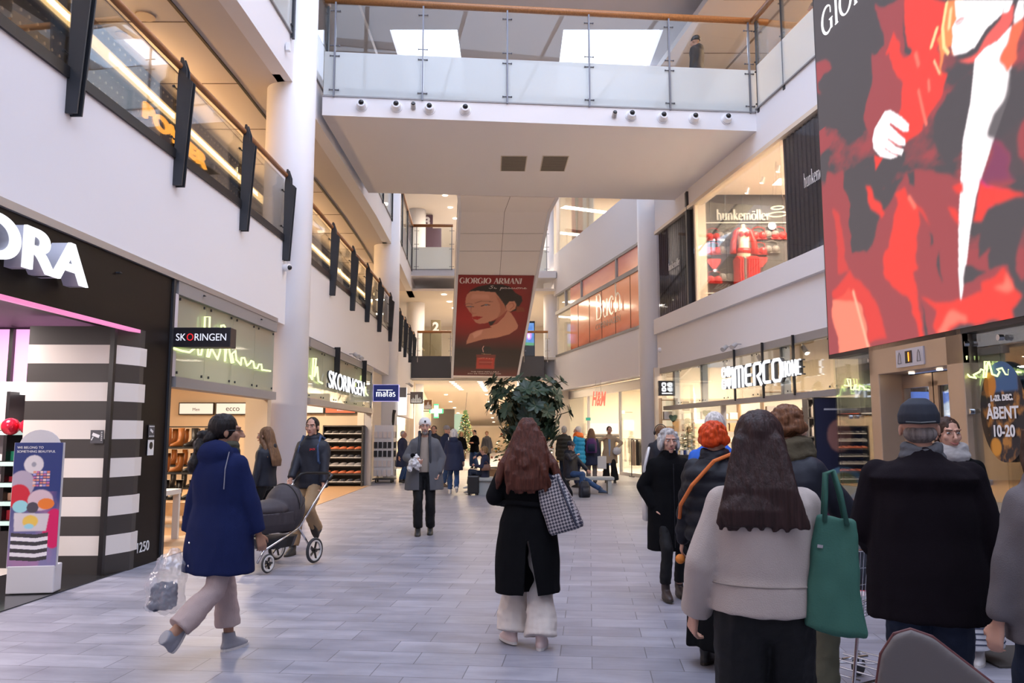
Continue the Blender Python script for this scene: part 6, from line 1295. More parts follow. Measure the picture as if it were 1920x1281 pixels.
for (x, y, w_, rz_, lab) in ((1.95, 21.6, 1.5, 0, 'grey seating bench under the seated man with the cap'), (-.75, 21.4, .9, 1.57, 'grey seating bench under the seated child left of the plant')):
    t = thing('seating_bench', (x, y, 0), lab, 'bench', rz=rz_); MB().box((0, 0, .40), (w_, .5, .08)).build('seat', mat('bench_grey', (.35, .36, .35), .6), t, bev=.015)
    for s in (-1, 1): MB().box((s * (w_ / 2 - .12), 0, .18), (.1, .42, .36)).build('leg', mat('bench_grey', (.35, .36, .35), .6), t)
# ---- fashion store (right, behind the column)
slab('floor_right_shop', 'R', 27.4, 38.5, 0, .01, .5, 6, mat('white_store_floor', (.75, .70, .66), .2)); slab('ceiling_right_shop', 'R', 27, 39, 3.6, 3.66, .3, 7, CREAM)
struct(MB().box((6.0, 38.2, 1.8), (8, .2, 3.6)), 'wall_right_shop', CREAM); slab('wall_right_shop', 'R', 27.2, 38.5, 0, 3.6, 5.4, 5.6, CREAM); slab('wall_right_shop', 'R', 27.2, 27.3, 0, 3.6, .4, 5.6, CREAM)
t = thing('shop_window', fpt('R', 33, 0, .5), 'clear glass front of the fashion store right of the plant', 'shopfront'); c = t.location
for a, b in ((27.5, 31.2), (35.2, 38.2)): g = MB(); fac(g, 'R', a, b, .12, 3.2, .5, .515); shift(g.build('glass_pane', GLASSD, t), c); g = MB(); fac(g, 'R', a, b, 0, .12, .46, .55); shift(g.build('sill', ALU, t), c)
g = MB()
for d in (27.5, 31.2, 35.2, 38.2): fac(g, 'R', d, d + .09, 0, 3.2, .46, .56)
fac(g, 'R', 27.4, 38.4, 3.2, 3.55, .45, .6); shift(g.build('frame', ALU, t), c)
RED = emat('red_sign', (1.0, .16, .10), 1.3)
for (px, py, dd, s_, lab, w2) in ((1122, 748, 30.5, 'H&M', 'red illuminated hanging letters behind the fashion store glass', .42), (1026, 755, 42.0, 'H&M', 'red illuminated letters on a white board past the plant', 1.0)):
    p = to_pt(px, py, dd); t = thing('shop_sign', p, lab, 'sign'); o = text(t, 'letter_row', s_, .75, (0, 0, -.25), (1, 0, 0), (0, 0, 1), RED, .03, align='CENTER', shear=.3, bold=.02, sx=w2 * .75)
    if w2 == 1.0: MB().box((0, .08, 0), (1.8, .06, .95)).build('board', mat('sign_board', (.6, .52, .58), .5), t); [MB().cyl((q, .08, .4), (q, .08, 4.15 - p.z), .015, n=6).build('hanger', STEEL, t) for q in (-.6, .6)]
    else: g = MB(); g.cyl((-.1, .02, .25), (-.1, .02, 3.6 - p.z), .008, n=6); g.cyl((.1, .02, .25), (.1, .02, 3.6 - p.z), .008, n=6); g.build('suspension', CHROME, t)
def garment(m, name='garment'):
    g = MB(); g.loft([(0, 0, -.95, .03, .20), (0, 0, -.5, .028, .18), (0, 0, -.12, .03, .2), (0, 0, -.04, .02, .1), (0, 0, 0, .01, .02)], 10); return single(name, 'clothing', g, m)
gc = [('black', (.02, .02, .022)), ('cream', (.6, .52, .42)), ('red', (.5, .02, .04)), ('beige', (.42, .33, .24)), ('grey', (.2, .2, .21)), ('white', (.7, .68, .66))]; gst = [dict() for _ in gc]
def rack(x, y, rz_, w_, seq, lab, h_=1.35):
    t = thing('clothes_rack', (x, y, 0.01), lab, 'clothes rack', rz=rz_); g = MB()
    for s in (-1, 1): g.cyl((s * w_ / 2, 0, 0), (s * w_ / 2, 0, h_), .016, n=8); g.box((s * w_ / 2, 0, .015), (.04, .5, .03))
    g.cyl((-w_ / 2, 0, h_), (w_ / 2, 0, h_), .014, n=8); g.build('frame', BLACK, t)
    for i, k in enumerate(seq):
        u = -w_ / 2 + w_ * (i + .7) / (len(seq) + .4); first_or_copy(gst[k], lambda k=k: garment(mat('cloth_' + gc[k][0], gc[k][1], .8)), (x + u * math.cos(rz_), y + u * math.sin(rz_), h_ + .02), rz_, '%s garment hanging on %s' % (gc[k][0], lab.split(',')[0].replace('clothes rack', 'the rack')), 'garments on ' + lab.split(',')[0])
rack(4.9, 29.6, .2, 1.1, [3, 0, 4, 0, 2, 2, 3, 3], 'clothes rack behind the right glass pane')
rack(4.6, 33.5, .1, 1.6, [1, 1, 3, 1, 4, 1, 5, 3], 'clothes rack inside the fashion store doorway'); rack(3.8, 35.8, .1, 1.4, [5, 3, 1, 0, 3, 1], 'clothes rack at the far left of the fashion store')
rack(5.9, 31.5, .3, 1.2, [0, 0, 2, 2, 0, 4], 'clothes rack deep inside the fashion store')
p = to_pt(1179, 797, 31); t = thing('price_board', p, 'bright white square board inside the fashion store', 'sign'); MB().box((0, 0, 0), (.38, .02, .38)).build('board', emat('white_header', (1, .96, .98), 1.3), t); MB().cyl((0, 0, -.2), (0, 0, -p.z + .02), .012, n=6).build('pole', CHROME, t)
p = to_pt(1103, 786, 33); t = thing('exit_sign', p, 'small teal exit sign inside the fashion store', 'sign'); MB().box((0, 0, 0), (.2, .02, .12)).build('panel', mat('teal_sign', (.02, .3, .25), .5), t)
t = thing('wall_shelf', (4.3, 37.9, 1.2), 'long lit white wall shelf in the fashion store', 'shelf'); MB().box((0, 0, .6), (1.6, .4, .5)).build('lit_panel', emat('cream_lightbox', (1, .84, .7), .85), t); MB().box((0, -.05, .25), (1.7, .5, .05)).build('board', DARKW, t)
# ---- home store
slab('floor_right_shop', 'R', 10.3, 25.1, 0, .01, 0, 5.5, PALEF); struct(MB().box((7.3, 25.3, 1.8), (5.6, .2, 3.7)), 'wall_right_shop', CREAM); slab('wall_right_shop', 'R', 10, 25.2, 0, 4.7, 3.6, 3.8, mat('sand_wall', (.62, .50, .36), .7))
slab('ceiling_right_shop', 'R', 10, 25.2, 4.3, 4.4, .3, 6, mat('black_ceiling', (.05, .04, .045), .6))
bx = [dict(), dict(), dict()]; bn_ = [('white', (.75, .68, .58)), ('kraft', (.45, .30, .18)), ('pale', (.6, .56, .52))]
for u_, (xx, yy, lab) in enumerate(((7.35, 19.6, 'nearer'), (5.75, 24.6, 'rear'))):
    w_ = 2.4; lv = [.25, .6, .95, 1.3, 1.65, 2.0, 2.6]
    shelf_unit((xx, yy, .01), 0 if u_ else -.15, w_, 2.65, .4, lv, 'tall lit shelf unit with rows of pale boxes, the %s one in the home store' % lab, m=WOODF, back=emat('lit_shelf_back', (1.0, .80, .55), .75), name='shelf_unit')
    for i, z in enumerate(lv[:-1]):
        for j in range(8):
            k = (i + j * (u_ + 2)) % 3; sc = (1, 1, .7 + .5 * ((i * 3 + j * 5) % 4) / 3); x_ = -w_ / 2 + .2 + j * .285; a = 0 if u_ else -.15
            first_or_copy(bx[k], lambda k=k: single('storage_box', 'box', MB().box((0, 0, .1), (.24, .25, .2)), mat('box_' + bn_[k][0], bn_[k][1], .6), bev=.004), (xx + x_ * math.cos(a), yy + x_ * math.sin(a) - .05, z + .01), a, '%s storage box on the %s shelf of the %s home store unit' % (bn_[k][0], ['lowest', 'second', 'third', 'fourth', 'fifth', 'top'][i], lab), 'boxes on the %s shelf, %s unit' % (['lowest', 'second', 'third', 'fourth', 'fifth', 'top'][i], lab), sc)
# little white houses in a pigeonhole shelf
A = to_pt(1532, 860, 17.0); t = thing('pigeonhole_shelf', (A.x + .2, 17.0, .01), 'grey pigeonhole shelf with small white ornaments near the big screen', 'shelf'); cw = .27
g = MB()
for i in range(4): g.box((-.4 + i * cw, 0, 1.5), (.025, .3, 1.62))
for i in range(5): g.box((0.0, 0, .7 + i * .4), (.83, .3, .025))
g.box((0, .14, 1.5), (.8, .02, 1.6)); g.build('grid', mat('pigeon_grey', (.16, .15, .15), .6), t); MB().box((0, 0, .35), (.8, .3, .68)).build('base_cabinet', GS, t)
ho = dict()
def house():
    g = MB(); g.box((0, 0, .08), (.1, .08, .16)); g.prism([(-.06, .16), (.06, .16), (0, .24)], (0, -.045, 0), (1, 0, 0), (0, 0, 1), -.09); return single('ornament_house', 'ornament', g, mat('porcelain', (.75, .68, .6), .4))
for i in range(3):
    for j in range(3): first_or_copy(ho, house, (A.x + .2 - .265 + i * cw, 16.95, 1.132 + j * .4), 0, 'small white house ornament in the %s row of the grey pigeonhole shelf' % ['bottom', 'middle', 'top'][j], 'house ornaments, %s row' % ['bottom', 'middle', 'top'][j], (1, 1, .8 + .4 * ((i + j) % 3) / 2))
# textile display and food poster near the elevator
A = to_pt(1563, 960, 11.0); t = thing('textile_display', (A.x, 11.0, 0), 'white framed textile display with dark red and beige fabric lengths', 'display stand')
g = MB()
for x in (-.17, .17): g.box((x, 0, .85), (.03, .06, 1.7))
g.box((0, 0, 1.69), (.37, .06, .03)); g.box((0, 0, .4), (.37, .06, .03)); g.build('frame', mat('white_laminate', (.75, .72, .68), .4), t)
for x, m_ in ((-.08, mat('wine_fabric', (.22, .01, .03), .8)), (.07, mat('beige_fabric', (.42, .34, .26), .8)), (.01, mat('brown_fabric', (.10, .07, .05), .8))): MB().tube([(x, 0, .42), (x + .01, 0, 1.0), (x, 0, 1.66)], .045, 10).build('fabric_length', m_, t, smooth=True)
P_ = Pic(60, 160, (.02, .022, .05)); P_.ell(.55, .36, .4, .13, (.13, .24, .36), 1); P_.ell(.55, .36, .28, .09, (.3, .3, .15), 3); cl = P_.cloud(12, 6); P_.put(np.clip((cl - .55) * 6, 0, 1) * (((P_.x - .55) / .28) ** 2 + ((P_.y - .36) / .09) ** 2 < 1), (.5, .1, .06)); P_.ell(.5, .72, .25, .12, (.3, .14, .12), 3); P_.ell(.8, .2, .2, .06, (.5, .1, .05), 1); P_.poly([(0, 0), (1, 0), (1, .15), (0, .17)], (.10, .02, .05), 2); P_.line([(.2, .1), (.2, .92), (.9, .92)], .01, (.5, .5, .55), 0)
t = thing('food_poster', EX(10.15, .12) + Vector((-.05, .5, .3)), 'dark poster with a blue plate of food left of the elevator', 'poster'); P_.build('poster_print', (-.2, 0, 0), (1, 0, 0), (0, 0, 1), .62, 1.75, vcmat('dull_print'), t); MB().box((.11, .02, .74), (.64, .03, 2.06)).build('backing', BLACK, t)
for (a, s_, lab) in (((1524, 840), 'BL', 'black sign with cream capital letters behind the short haired woman'),):
    p = to_pt(*a, 11.6); t = thing('shop_placard', p, lab, 'sign'); MB().box((.08, .03, -.3), (.42, .03, .9)).build('board', BLACK, t); MB().box((.08, .05, -p.z / 2), (.04, .03, p.z)).build('pole', BLACK, t); text(t, 'lettering', 'BL', .17, (-.08, .01, -.02), (1, 0, 0), (0, 0, 1), mat('cream_print', (.7, .5, .3), .5), .004, bold=.006)
# window display left end: artificial tree, hearts, small sign
xm = to_pt(1290, 850, 23.4); xmas((xm.x, 23.4, .3), 1.75, .5, 420, 'small artificial tree with warm lights in the home store window', 30, 6)
for i, (x, y, m_, lab) in enumerate(((1262, 784, mat('green_heart', (.04, .08, .06), .6), 'dark green heart shaped window ornament'), (1268, 795, mat('tan_heart', (.5, .3, .14), .6), 'tan heart shaped window ornament'), (1325, 776, mat('moss_heart', (.16, .17, .06), .6), 'moss green heart shaped window ornament'))):
    p = to_pt(x, y, 24.2 if i < 2 else 22.4); t = thing('heart_ornament', p, lab, 'ornament'); hp = [(.16 * math.sin(q) ** 3 * .8, (.13 * math.cos(q) - .05 * math.cos(2 * q) - .02 * math.cos(3 * q)) * .9) for q in np.linspace(0, 6.1, 20)]; MB().prism(hp, (0, 0, 0), (1, 0, 0), (0, 0, 1), .03).build('heart', m_, t); MB().cyl((0, -.01, .08), (0, -.01, 3.4 - p.z), .003, n=5).build('thread', BLACK, t)
p = to_pt(1309, 799, 22.8); t = thing('price_board', p, 'white notice board with red dots in the home store window', 'sign'); MB().box((0, 0, 0), (.3, .015, .3)).build('board', mat('print_white', (.8, .8, .8), .5), t)
for q in ((-.1, .09), (.1, .09), (-.09, -.05)): MB().cyl((q[0], -.01, q[1]), (q[0], -.014, q[1]), .03, n=10).build('red_dot', mat('dot_red', (.6, .03, .04), .5), t)
MB().box((0, .01, -p.z / 2 - .07), (.02, .02, p.z - .16)).build('pole', STEEL, t)
t = thing('display_counter', (4.9, 21.9, 0.01), 'dark counter with rows of small blue and white goods behind the home store glass', 'counter'); MB().box((0.1, .2, .5), (1.7, .5, 1.0)).build('counter', BLACK, t)
cn = [dict(), dict()]
for i in range(14): k = i % 2; first_or_copy(cn[k], lambda k=k: single('candle_jar', 'jar', MB().cyl((0, 0, 0), (0, 0, .12), .045, n=12), [mat('blue_glaze', (.02, .04, .16), .2), mat('white_glaze', (.7, .68, .66), .2)][k]), (4.3 + i * .105, 21.95 + .12 * (i % 3), 1.012), 0, '%s jar standing on the dark counter in the home store' % ['blue', 'white'][k], 'jars on the dark counter')
for i in range(5):
    d = 12 + i * 2.4; p = fpt('R', d, 3.55, 1.5); t = thing('track_spotlight', p, 'black track spotlight under the home store ceiling, %s from the screen' % ['first', 'second', 'third', 'fourth', 'fifth'][i], 'lamp', 'track spotlights in the home store'); MB().cyl((0, 0, .12), (.05, -.12, -.05), .055, .065, 12).build('head', BLACK, t); MB().cyl((.05, -.12, -.05), (.052, -.125, -.055), .055, n=12).build('lens', LAMPM, t); MB().cyl((0, 0, .1), (0, 0, .75), .012, n=6).build('stem', BLACK, t)
# rotating card racks and books behind the right elevator glass
t = thing('card_rack', (5.4, 8.0, 0), 'rack of greeting cards behind the right elevator glass', 'display stand'); MB().cyl((0, 0, 0), (0, 0, 2.1), .03, n=10).build('pole', STEEL, t); MB().cyl((0, 0, 0), (0, 0, .04), .25, n=16).build('base', STEEL, t)
cst = [dict(), dict()]
for i in range(6):
    for j in range(2): k = (i + j) % 2; first_or_copy(cst[k], lambda k=k: single('greeting_card', 'card', MB().box((0, 0, .09), (.15, .01, .2)), mat('card_' + 'ab'[k], [(.6, .55, .52), (.45, .32, .28)][k], .5)), (5.3 + j * .18, 7.9, .6 + i * .24), 0, '%s greeting card on the rack behind the right elevator glass' % ['white', 'rosy'][k], 'greeting cards on the rack')
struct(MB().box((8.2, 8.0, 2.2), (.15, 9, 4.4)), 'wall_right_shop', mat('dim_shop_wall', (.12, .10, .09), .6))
struct(MB().box((7.15, 10.9, 2.2), (2.3, .12, 4.4)), 'wall_right_shop', mat('dim_shop_wall', (.12, .10, .09), .6)); t = thing('product_shelf', (7.0, 9.0, 0), 'dim shelf of small goods behind the elevator shaft', 'shelf')  # dark wall added so the bright home store does not show through the glass
for i in range(7): MB().box((0, 0, .3 + i * .28), (.4, 4.5, .03)).build('shelf_board', DARKW, t)
# ---- lingerie wall: hanging pieces, mannequin, rails
HP = lambda cx_, cy_: to_pt(1290 + cx_ / 6.405, 370 + cy_ / 6.405, WALLD - .07)
RL = mat('red_satin', (.55, .02, .02), .4); GL_ = mat('grey_lace', (.20, .18, .17), .6)
def bra(m):
    t = empty('bra', (0, 0, 0)); t['category'] = 'lingerie'; g = MB(); g.ell((-.09, 0, 0), (.1, .07, .085), n=10, m=7); g.ell((.09, 0, 0), (.1, .07, .085), n=10, m=7); g.box((0, .02, -.07), (.38, .03, .05)); g.build('cups', m, t, smooth=False)
    g = MB(); g.tube([(-.15, 0, .05), (-.13, .02, .17), (0, .02, .21), (.13, .02, .17), (.15, 0, .05)], .008, 6); g.build('straps', m, t)
    MB().tube([(-.13, .04, .18), (0, .04, .23), (0, .05, .27)], .006, 5).build('hanger', BLACK, t); return t
def brief(m): return single('briefs', 'lingerie', MB().prism([(-.16, .1), (.16, .1), (.15, .0), (.04, -.14), (-.04, -.14), (-.15, 0)], (0, -.02, 0), (1, 0, 0), (0, 0, 1), -.05), m)
rb, gb, pb_ = dict(), dict(), dict(); wl = ['top row', 'second row', 'third row', 'bottom row']
for cx_, cy_, k, r_, cnm in ((300, 470, 0, 0, 'left'), (300, 640, 0, 1, 'left'), (315, 985, 0, 3, 'left'), (850, 455, 0, 0, 'right'), (855, 640, 0, 1, 'right'), (1095, 455, 0, 0, 'far right'), (430, 455, 1, 0, 'left'), (455, 630, 1, 1, 'left'), (460, 955, 1, 3, 'left'), (1000, 440, 1, 0, 'right'), (1005, 620, 1, 1, 'right'), (310, 790, 2, 2, 'left'), (865, 770, 2, 2, 'right')):
    first_or_copy([rb, gb, pb_][k], [lambda: bra(RL), lambda: bra(GL_), lambda: brief(RL)][k], HP(cx_, cy_), 0, '%s in the %s, %s of the mannequin' % (['red bra on a hanger', 'grey bra on a hanger', 'red briefs'][k], wl[r_], cnm), 'lingerie on the charcoal wall', 1.2)
m0 = HP(640, 520); t = thing('mannequin', (m0.x, WALLD - .25, m0.z), 'headless mannequin torso in a red robe and red underwear', 'mannequin')
g = MB(); g.loft([(-.0, 0, -.62, .17, .1), (0, 0, -.42, .19, .12), (0, 0, -.2, .14, .1), (0, 0, .12, .17, .11), (0, 0, .25, .17, .09), (0, 0, .32, .06, .05), (0, 0, .42, .05, .05)], 18); g.build('torso', mat('mannequin_skin', (.75, .62, .48), .5), t, smooth=True)
g = MB(); g.loft([(0, -.02, -.42, .195, .13), (0, -.02, -.28, .18, .12)], 18); g.ell((-.08, -.1, .12), .08); g.ell((.08, -.1, .12), .08); g.build('underwear', RL, t, smooth=True)
for s in (-1, 1): g = MB(); g.tube([(s * .1, 0, .3), (s * .2, 0, .2), (s * .29, 0, -.1), (s * .31, -.02, -.42)], [.05, .08, .08, .09], 10); g.build('robe_sleeve', RL, t, smooth=True)
a = HP(550, 705); b = HP(780, 705); t = thing('garment_rail', (0, 0, 0), 'dark wall rail below the mannequin', 'rail'); MB().cyl((a.x, a.y, a.z), (b.x, b.y, b.z), .015, n=8).build('bar', BLACK, t); t.location = (0, 0, 0)
gl = [dict(), dict()]
for i, cx_ in enumerate((560, 590, 620, 660, 690, 720, 750, 780)): k = 1 if i in (2, ) else 0; p = HP(cx_, 725); first_or_copy(gl[k], lambda k=k: garment([RL, GL_][k], 'nightdress'), (p.x, WALLD - .3, p.z), .5, '%s hanging on the wall rail below the mannequin' % ['red nightdress', 'dark grey nightdress'][k], 'nightdresses on the rail', (1.3, .8, .9))
for cx_, cy_, r_, lab in ((1005, 345, .11, 'white round sign at upper right of the lingerie wall'), (322, 880, .045, 'small white round sign low on the lingerie wall')): p = HP(cx_, cy_); t = thing('round_sign', p, lab, 'sign'); MB().cyl((0, 0, 0), (0, -.02, 0), r_, n=24).build('disc', emat('white_header', (1, .96, .98), 1.3), t)
p = to_pt(1458, 402, 19.5); t = thing('ring_lamp', p, 'glowing ring pendant lamp at the right of the lingerie window', 'lamp')
for r_, z in ((.22, 0), (.15, .17)): MB().tube([(r_ * math.cos(q), r_ * math.sin(q), z) for q in np.linspace(0, 6.283, 25)[:-1]], .016, 6, closed=True).build('light_ring', emat('warm_ring', (1, .75, .4), 3), t)
for q in (0, 2.1, 4.2): MB().cyl((.22 * math.cos(q), .22 * math.sin(q), 0), (0, 0, 8.4 - p.z), .003, n=4).build('cord', BLACK, t)
t = thing('promotion_table', (8.2, 19.2, 5.16), 'slanted pink and white table of folded lingerie at the window', 'table'); MB().box((0, 0, .35), (1.0, 1.2, .7)).build('table_body', mat('pink_table', (.6, .1, .16), .5), t); 
fst = dict()
for i in range(8): first_or_copy(fst, lambda: single('folded_lingerie', 'lingerie', MB().box((0, 0, .03), (.2, .16, .06)), mat('white_lace', (.7, .6, .5), .7), bev=.01), (7.85 + (i % 4) * .23, 18.85 + (i // 4) * .5, 5.865), .2, 'folded pale lingerie on the pink promotion table', 'folded lingerie on the pink table')
tl = dict()
for i in range(5): p = fpt('R', 17.6 + i * .9, 8.25, 1.2); first_or_copy(tl, lambda: (lambda t_: (MB().cyl((0, 0, 0), (-.05, 0, -.16), .04, n=12).build('head', mat('white_enamel', (.8, .8, .82), .35), t_), MB().cyl((-.05, 0, -.16), (-.052, 0, -.165), .036, n=12).build('lens', LAMPM, t_), t_)[2])(tag(empty('ceiling_spotlight', (0, 0, 0)), None, 'lamp')), p, 0, 'small white spotlight under the lingerie store ceiling, %s from the left' % ['fifth', 'fourth', 'third', 'second', 'first'][i], 'spotlights in the lingerie store')
# door mat and foreground chair back
p = on_floor(1925, 1240); t = thing('door_mat', (p.x, p.y + .1, .004), 'dark door mat at the lower right edge', 'mat'); MB().box((.15, 0, 0.004), (.9, .55, .012)).build('mat_body', mat('mat_brown', (.05, .042, .038), .9), t)
# ================================================================ PEOPLE
V = Vector
def remesh(g, name, m, parent, vs, folds=0.0, fs=(5, 5, 1.6), smooth=3, streak=0.0, cut=()):
    me = g.mesh(name + '_src', m); o = bpy.data.objects.new(name, me); COL.objects.link(o)
    r = o.modifiers.new('r', 'REMESH'); r.mode = 'VOXEL'; r.voxel_size = vs; r.use_smooth_shade = True
    if smooth: s = o.modifiers.new('s', 'SMOOTH'); s.iterations = smooth; s.factor = 0.5
    cs = []
    for poly, y0, y1 in cut:
        q = MB().prism(poly, (0, y1, 0), (1, 0, 0), (0, 0, 1), y1 - y0).build('cutter', m); cs.append(q); bo = o.modifiers.new('b', 'BOOLEAN'); bo.operation = 'DIFFERENCE'; bo.object = q; bo.solver = 'EXACT'
    bpy.context.view_layer.update(); dg = bpy.context.evaluated_depsgraph_get()
    m2 = bpy.data.meshes.new_from_object(o.evaluated_get(dg)); m2.name = name; o.modifiers.clear(); o.data = m2; bpy.data.meshes.remove(me)
    for q in cs: qm = q.data; bpy.data.objects.remove(q); bpy.data.meshes.remove(qm)
    if folds or streak:
        n_ = len(m2.vertices); co = np.empty(n_ * 3); m2.vertices.foreach_get('co', co); co = co.reshape(-1, 3); nn = np.empty(n_ * 3); m2.vertex_normals.foreach_get('vector', nn) if hasattr(m2, 'vertex_normals') else None; nn = nn.reshape(-1, 3)
        d = np.empty(n_); sd = random.random() * 50
        for i in range(n_):
            x, y, z = co[i]; q = 0
            if folds: q = folds * (noise.noise((x * fs[0] + sd, y * fs[1], z * fs[2])) + .4 * noise.noise((x * fs[0] * 3, y * fs[1] * 3 + sd, z * fs[2] * 3.5)))
            if streak: q += streak * noise.noise((x * 55 + sd, y * 55, z * 3.0)) + streak * 1.5 * noise.noise((x * 16, y * 16 + sd, z * 2.0))
            d[i] = q
        co += nn * d[:, None]; m2.vertices.foreach_set('co', co.ravel()); m2.update()
    if not m2.materials: m2.materials.append(m)
    m2.shade_smooth()
    if parent is not None: o.parent = parent
    return o
def ik(a, b, l1, l2, hint):
    a = V(a); b = V(b); d = b - a; L_ = min(d.length, (l1 + l2) * .999); d.normalize(); b = a + d * L_; x = (l1 * l1 - l2 * l2 + L_ * L_) / (2 * L_); h = math.sqrt(max(1e-6, l1 * l1 - x * x)); u = V(hint); u = (u - d * u.dot(d)).normalized(); return a + d * x + u * h, b
def cloth(name, col, kind='wool'):
    k = dict(wool=dict(rough=.95, bump=.25, bscale=220, spec=.12), puffer=dict(rough=.6, bump=.12, bscale=30, spec=.3), denim=dict(rough=.85, bump=.2, bscale=300, var=.25, vscale=9, spec=.2), smooth=dict(rough=.7, bump=.1, bscale=150, spec=.3), cord=dict(rough=.9, bump=.5, bscale=60, stretch=(6, 6, .3), spec=.2))[kind]
    return mat('cloth_' + name, col, **k)
def hairmat(name, c): return mat('hair_' + name, c, .5, bump=.35, bscale=26, stretch=(5, 5, .3), var=.4, vscale=14, spec=.22)
SKIN = mat('skin', (.56, .31, .22), .5, spec=.35); SKIN2 = mat('skin_tan', (.36, .19, .12), .5, spec=.35)
EYEW = mat('eye_white', (.6, .58, .56), .2); EYED = mat('eye_dark', (.03, .02, .015), .15); LIP = mat('lip', (.40, .13, .11), .4); BROW = mat('brow', (.10, .06, .04), .8)
def hand(g, w, d, n, sd, k, curl=.5):
    """palm plus five bent fingers; d along forearm, n palm normal, sd thumb side"""
    d = V(d).normalized(); n = V(n); n = (n - d * n.dot(d)).normalized(); s = d.cross(n) * sd; w = V(w)
    for i, (o, L_, r) in enumerate(((.029, .068, .0085), (.010, .078, .0088), (-.010, .072, .0085), (-.029, .056, .0078))):
        b = w + d * .085 * k + s * o * k; c1 = curl * (1 + .12 * i); d1 = d * math.cos(c1) + n * math.sin(c1); d2 = d * math.cos(c1 * 2.1) + n * math.sin(c1 * 2.1)
        g.cap(w + d * .02 * k + s * o * .6 * k, b, .014 * k, .0105 * k, 8); m_ = b + d1 * L_ * .5 * k; g.cap(b, m_, r * 1.15 * k, r * k, 8); g.cap(m_, m_ + d2 * L_ * .5 * k, r * k, r * .8 * k, 8)
    b = w + d * .025 * k + s * .03 * k; t1 = (d * .7 + s * .6 + n * .3).normalized(); m_ = b + t1 * .038 * k; g.cap(w + d * .01 * k, b, .016 * k, .013 * k, 8); g.cap(b, m_, .012 * k, .010 * k, 8); g.cap(m_, m_ + (d * .9 + s * .1 + n * .4).normalized() * .03 * k, .010 * k, .008 * k, 8)
def person(x, y, rz, H, label, top, legs=None, hair=None, feet=None, hands=None, z0=0.0, head=(0, 0), lean=(0, 0), pelvis=None, skin=None, vs=.011, shoes=(.02, .02, .022), extra=None, face=False, group=None, sh=1.0, elb=None, curl=.5, knee=None, fpitch=(0, 0), ftoe=(0, 0), detail=True, body_vs=None, smile=.0):
    k = H / 1.75; skin = skin or SKIN; t = empty('person', (x, y, z0), rz, label, 'person', group)
    P = V(pelvis) * 1.0 if pelvis else V((0, 0, .93 * k)); C = P + V((lean[0], lean[1], .50 * k)); NK = C + V((lean[0] * .3, lean[1] * .3 + .01, .06 * k)); HD = NK + V((lean[0] * .2, .02 + lean[1] * .25, .145 * k))
    Rh = Matrix.Rotation(head[0], 3, 'Z') @ Matrix.Rotation(head[1], 3, 'X'); hp = lambda a, b, c: HD + Rh @ (V((a, b, c)) * k * 1.07)
    sw = .158 * k * sh; S_ = [C + V((-sw, 0, -.01)), C + V((sw, 0, -.01))]; Hp = [P + V((-.09 * k, 0, 0)), P + V((.09 * k, 0, 0))]
    feet = feet or [(-.10, .0, .09), (.10, .0, .09)]; hands = hands or [(-.27, .04, .80), (.27, .04, .80)]
    kn, an, el, wr = [], [], [], []
    for i in (0, 1):
        a, b = ik(Hp[i], V(feet[i]) * 1.0, .44 * k, .43 * k, knee[i] if knee else (0, 1, 0)); kn.append(a); an.append(b)
        a, b = ik(S_[i], V(hands[i]), .29 * k, .27 * k, elb[i] if elb else ((-.5, .5)[i], -1, 0)); el.append(a); wr.append(b)
    # body: one continuous surface
    g = MB(); mid = (P + C) / 2
    g.loft([(P.x, P.y, P.z - .03 * k, .10 * k, .06 * k), (P.x, P.y, P.z + .02, .13 * k, .08 * k), (mid.x, mid.y, mid.z, .105 * k, .075 * k), (C.x, C.y, C.z - .12 * k, .125 * k, .08 * k), (C.x, C.y, C.z - .01, .13 * k * sh, .06 * k), (NK.x, NK.y, NK.z, .06 * k, .055 * k)], 20)
    for i in (0, 1):
        g.cap(S_[i] + V((0, 0, -.045)), el[i], .042 * k, .037 * k); g.cap(el[i], wr[i], .037 * k, .024 * k); g.cap(Hp[i], kn[i], .08 * k, .052 * k); g.cap(kn[i], an[i], .052 * k, .036 * k)
        hd = (wr[i] - el[i]).normalized(); hand(g, wr[i], hd, (V((0, 1, 0)) if abs(hd.y) < .6 else V((0, 0, -1))) if i == 9 else ((.8, .4, 0) if i == 0 else (-.8, .4, 0)) if abs(hd.x) < .7 else (0, .2, -1), (-1, 1)[i] if abs(hd.x) < .7 else 1, k, curl)
    g.cap(NK + V((0, -.005, -.03)), hp(0, -.02, -.04), .056 * k, .052 * k)
    g.ell(hp(0, -.012, .025), V((.077, .097, .098)) * k, Rh); g.ell(hp(0, .028, -.035), V((.058, .066, .082)) * k, Rh); g.ell(hp(0, .062, -.098), V((.024, .022, .018)) * k, Rh, 10, 7)
    g.cap(hp(0, .096, .012), hp(0, .116, -.030), .009 * k, .0135 * k, 8); g.ell(hp(-.012, .106, -.035), .009 * k, n=8, m=6); g.ell(hp(.012, .106, -.035), .009 * k, n=8, m=6)
    for s in (-1, 1):
        g.ell(hp(s * .079, -.008, -.012), V((.010, .02, .032)) * k, Rh, 8, 6); g.ell(hp(s * .042, .062, -.02), V((.022, .022, .024)) * k, Rh, 8, 6); g.cap(hp(s * .014, .090, .030), hp(s * .050, .074, .032), .009 * k, .009 * k, 8)
    bd_ = remesh(g, 'body', skin, t, body_vs or min(vs, .0085 if face else vs), smooth=1)
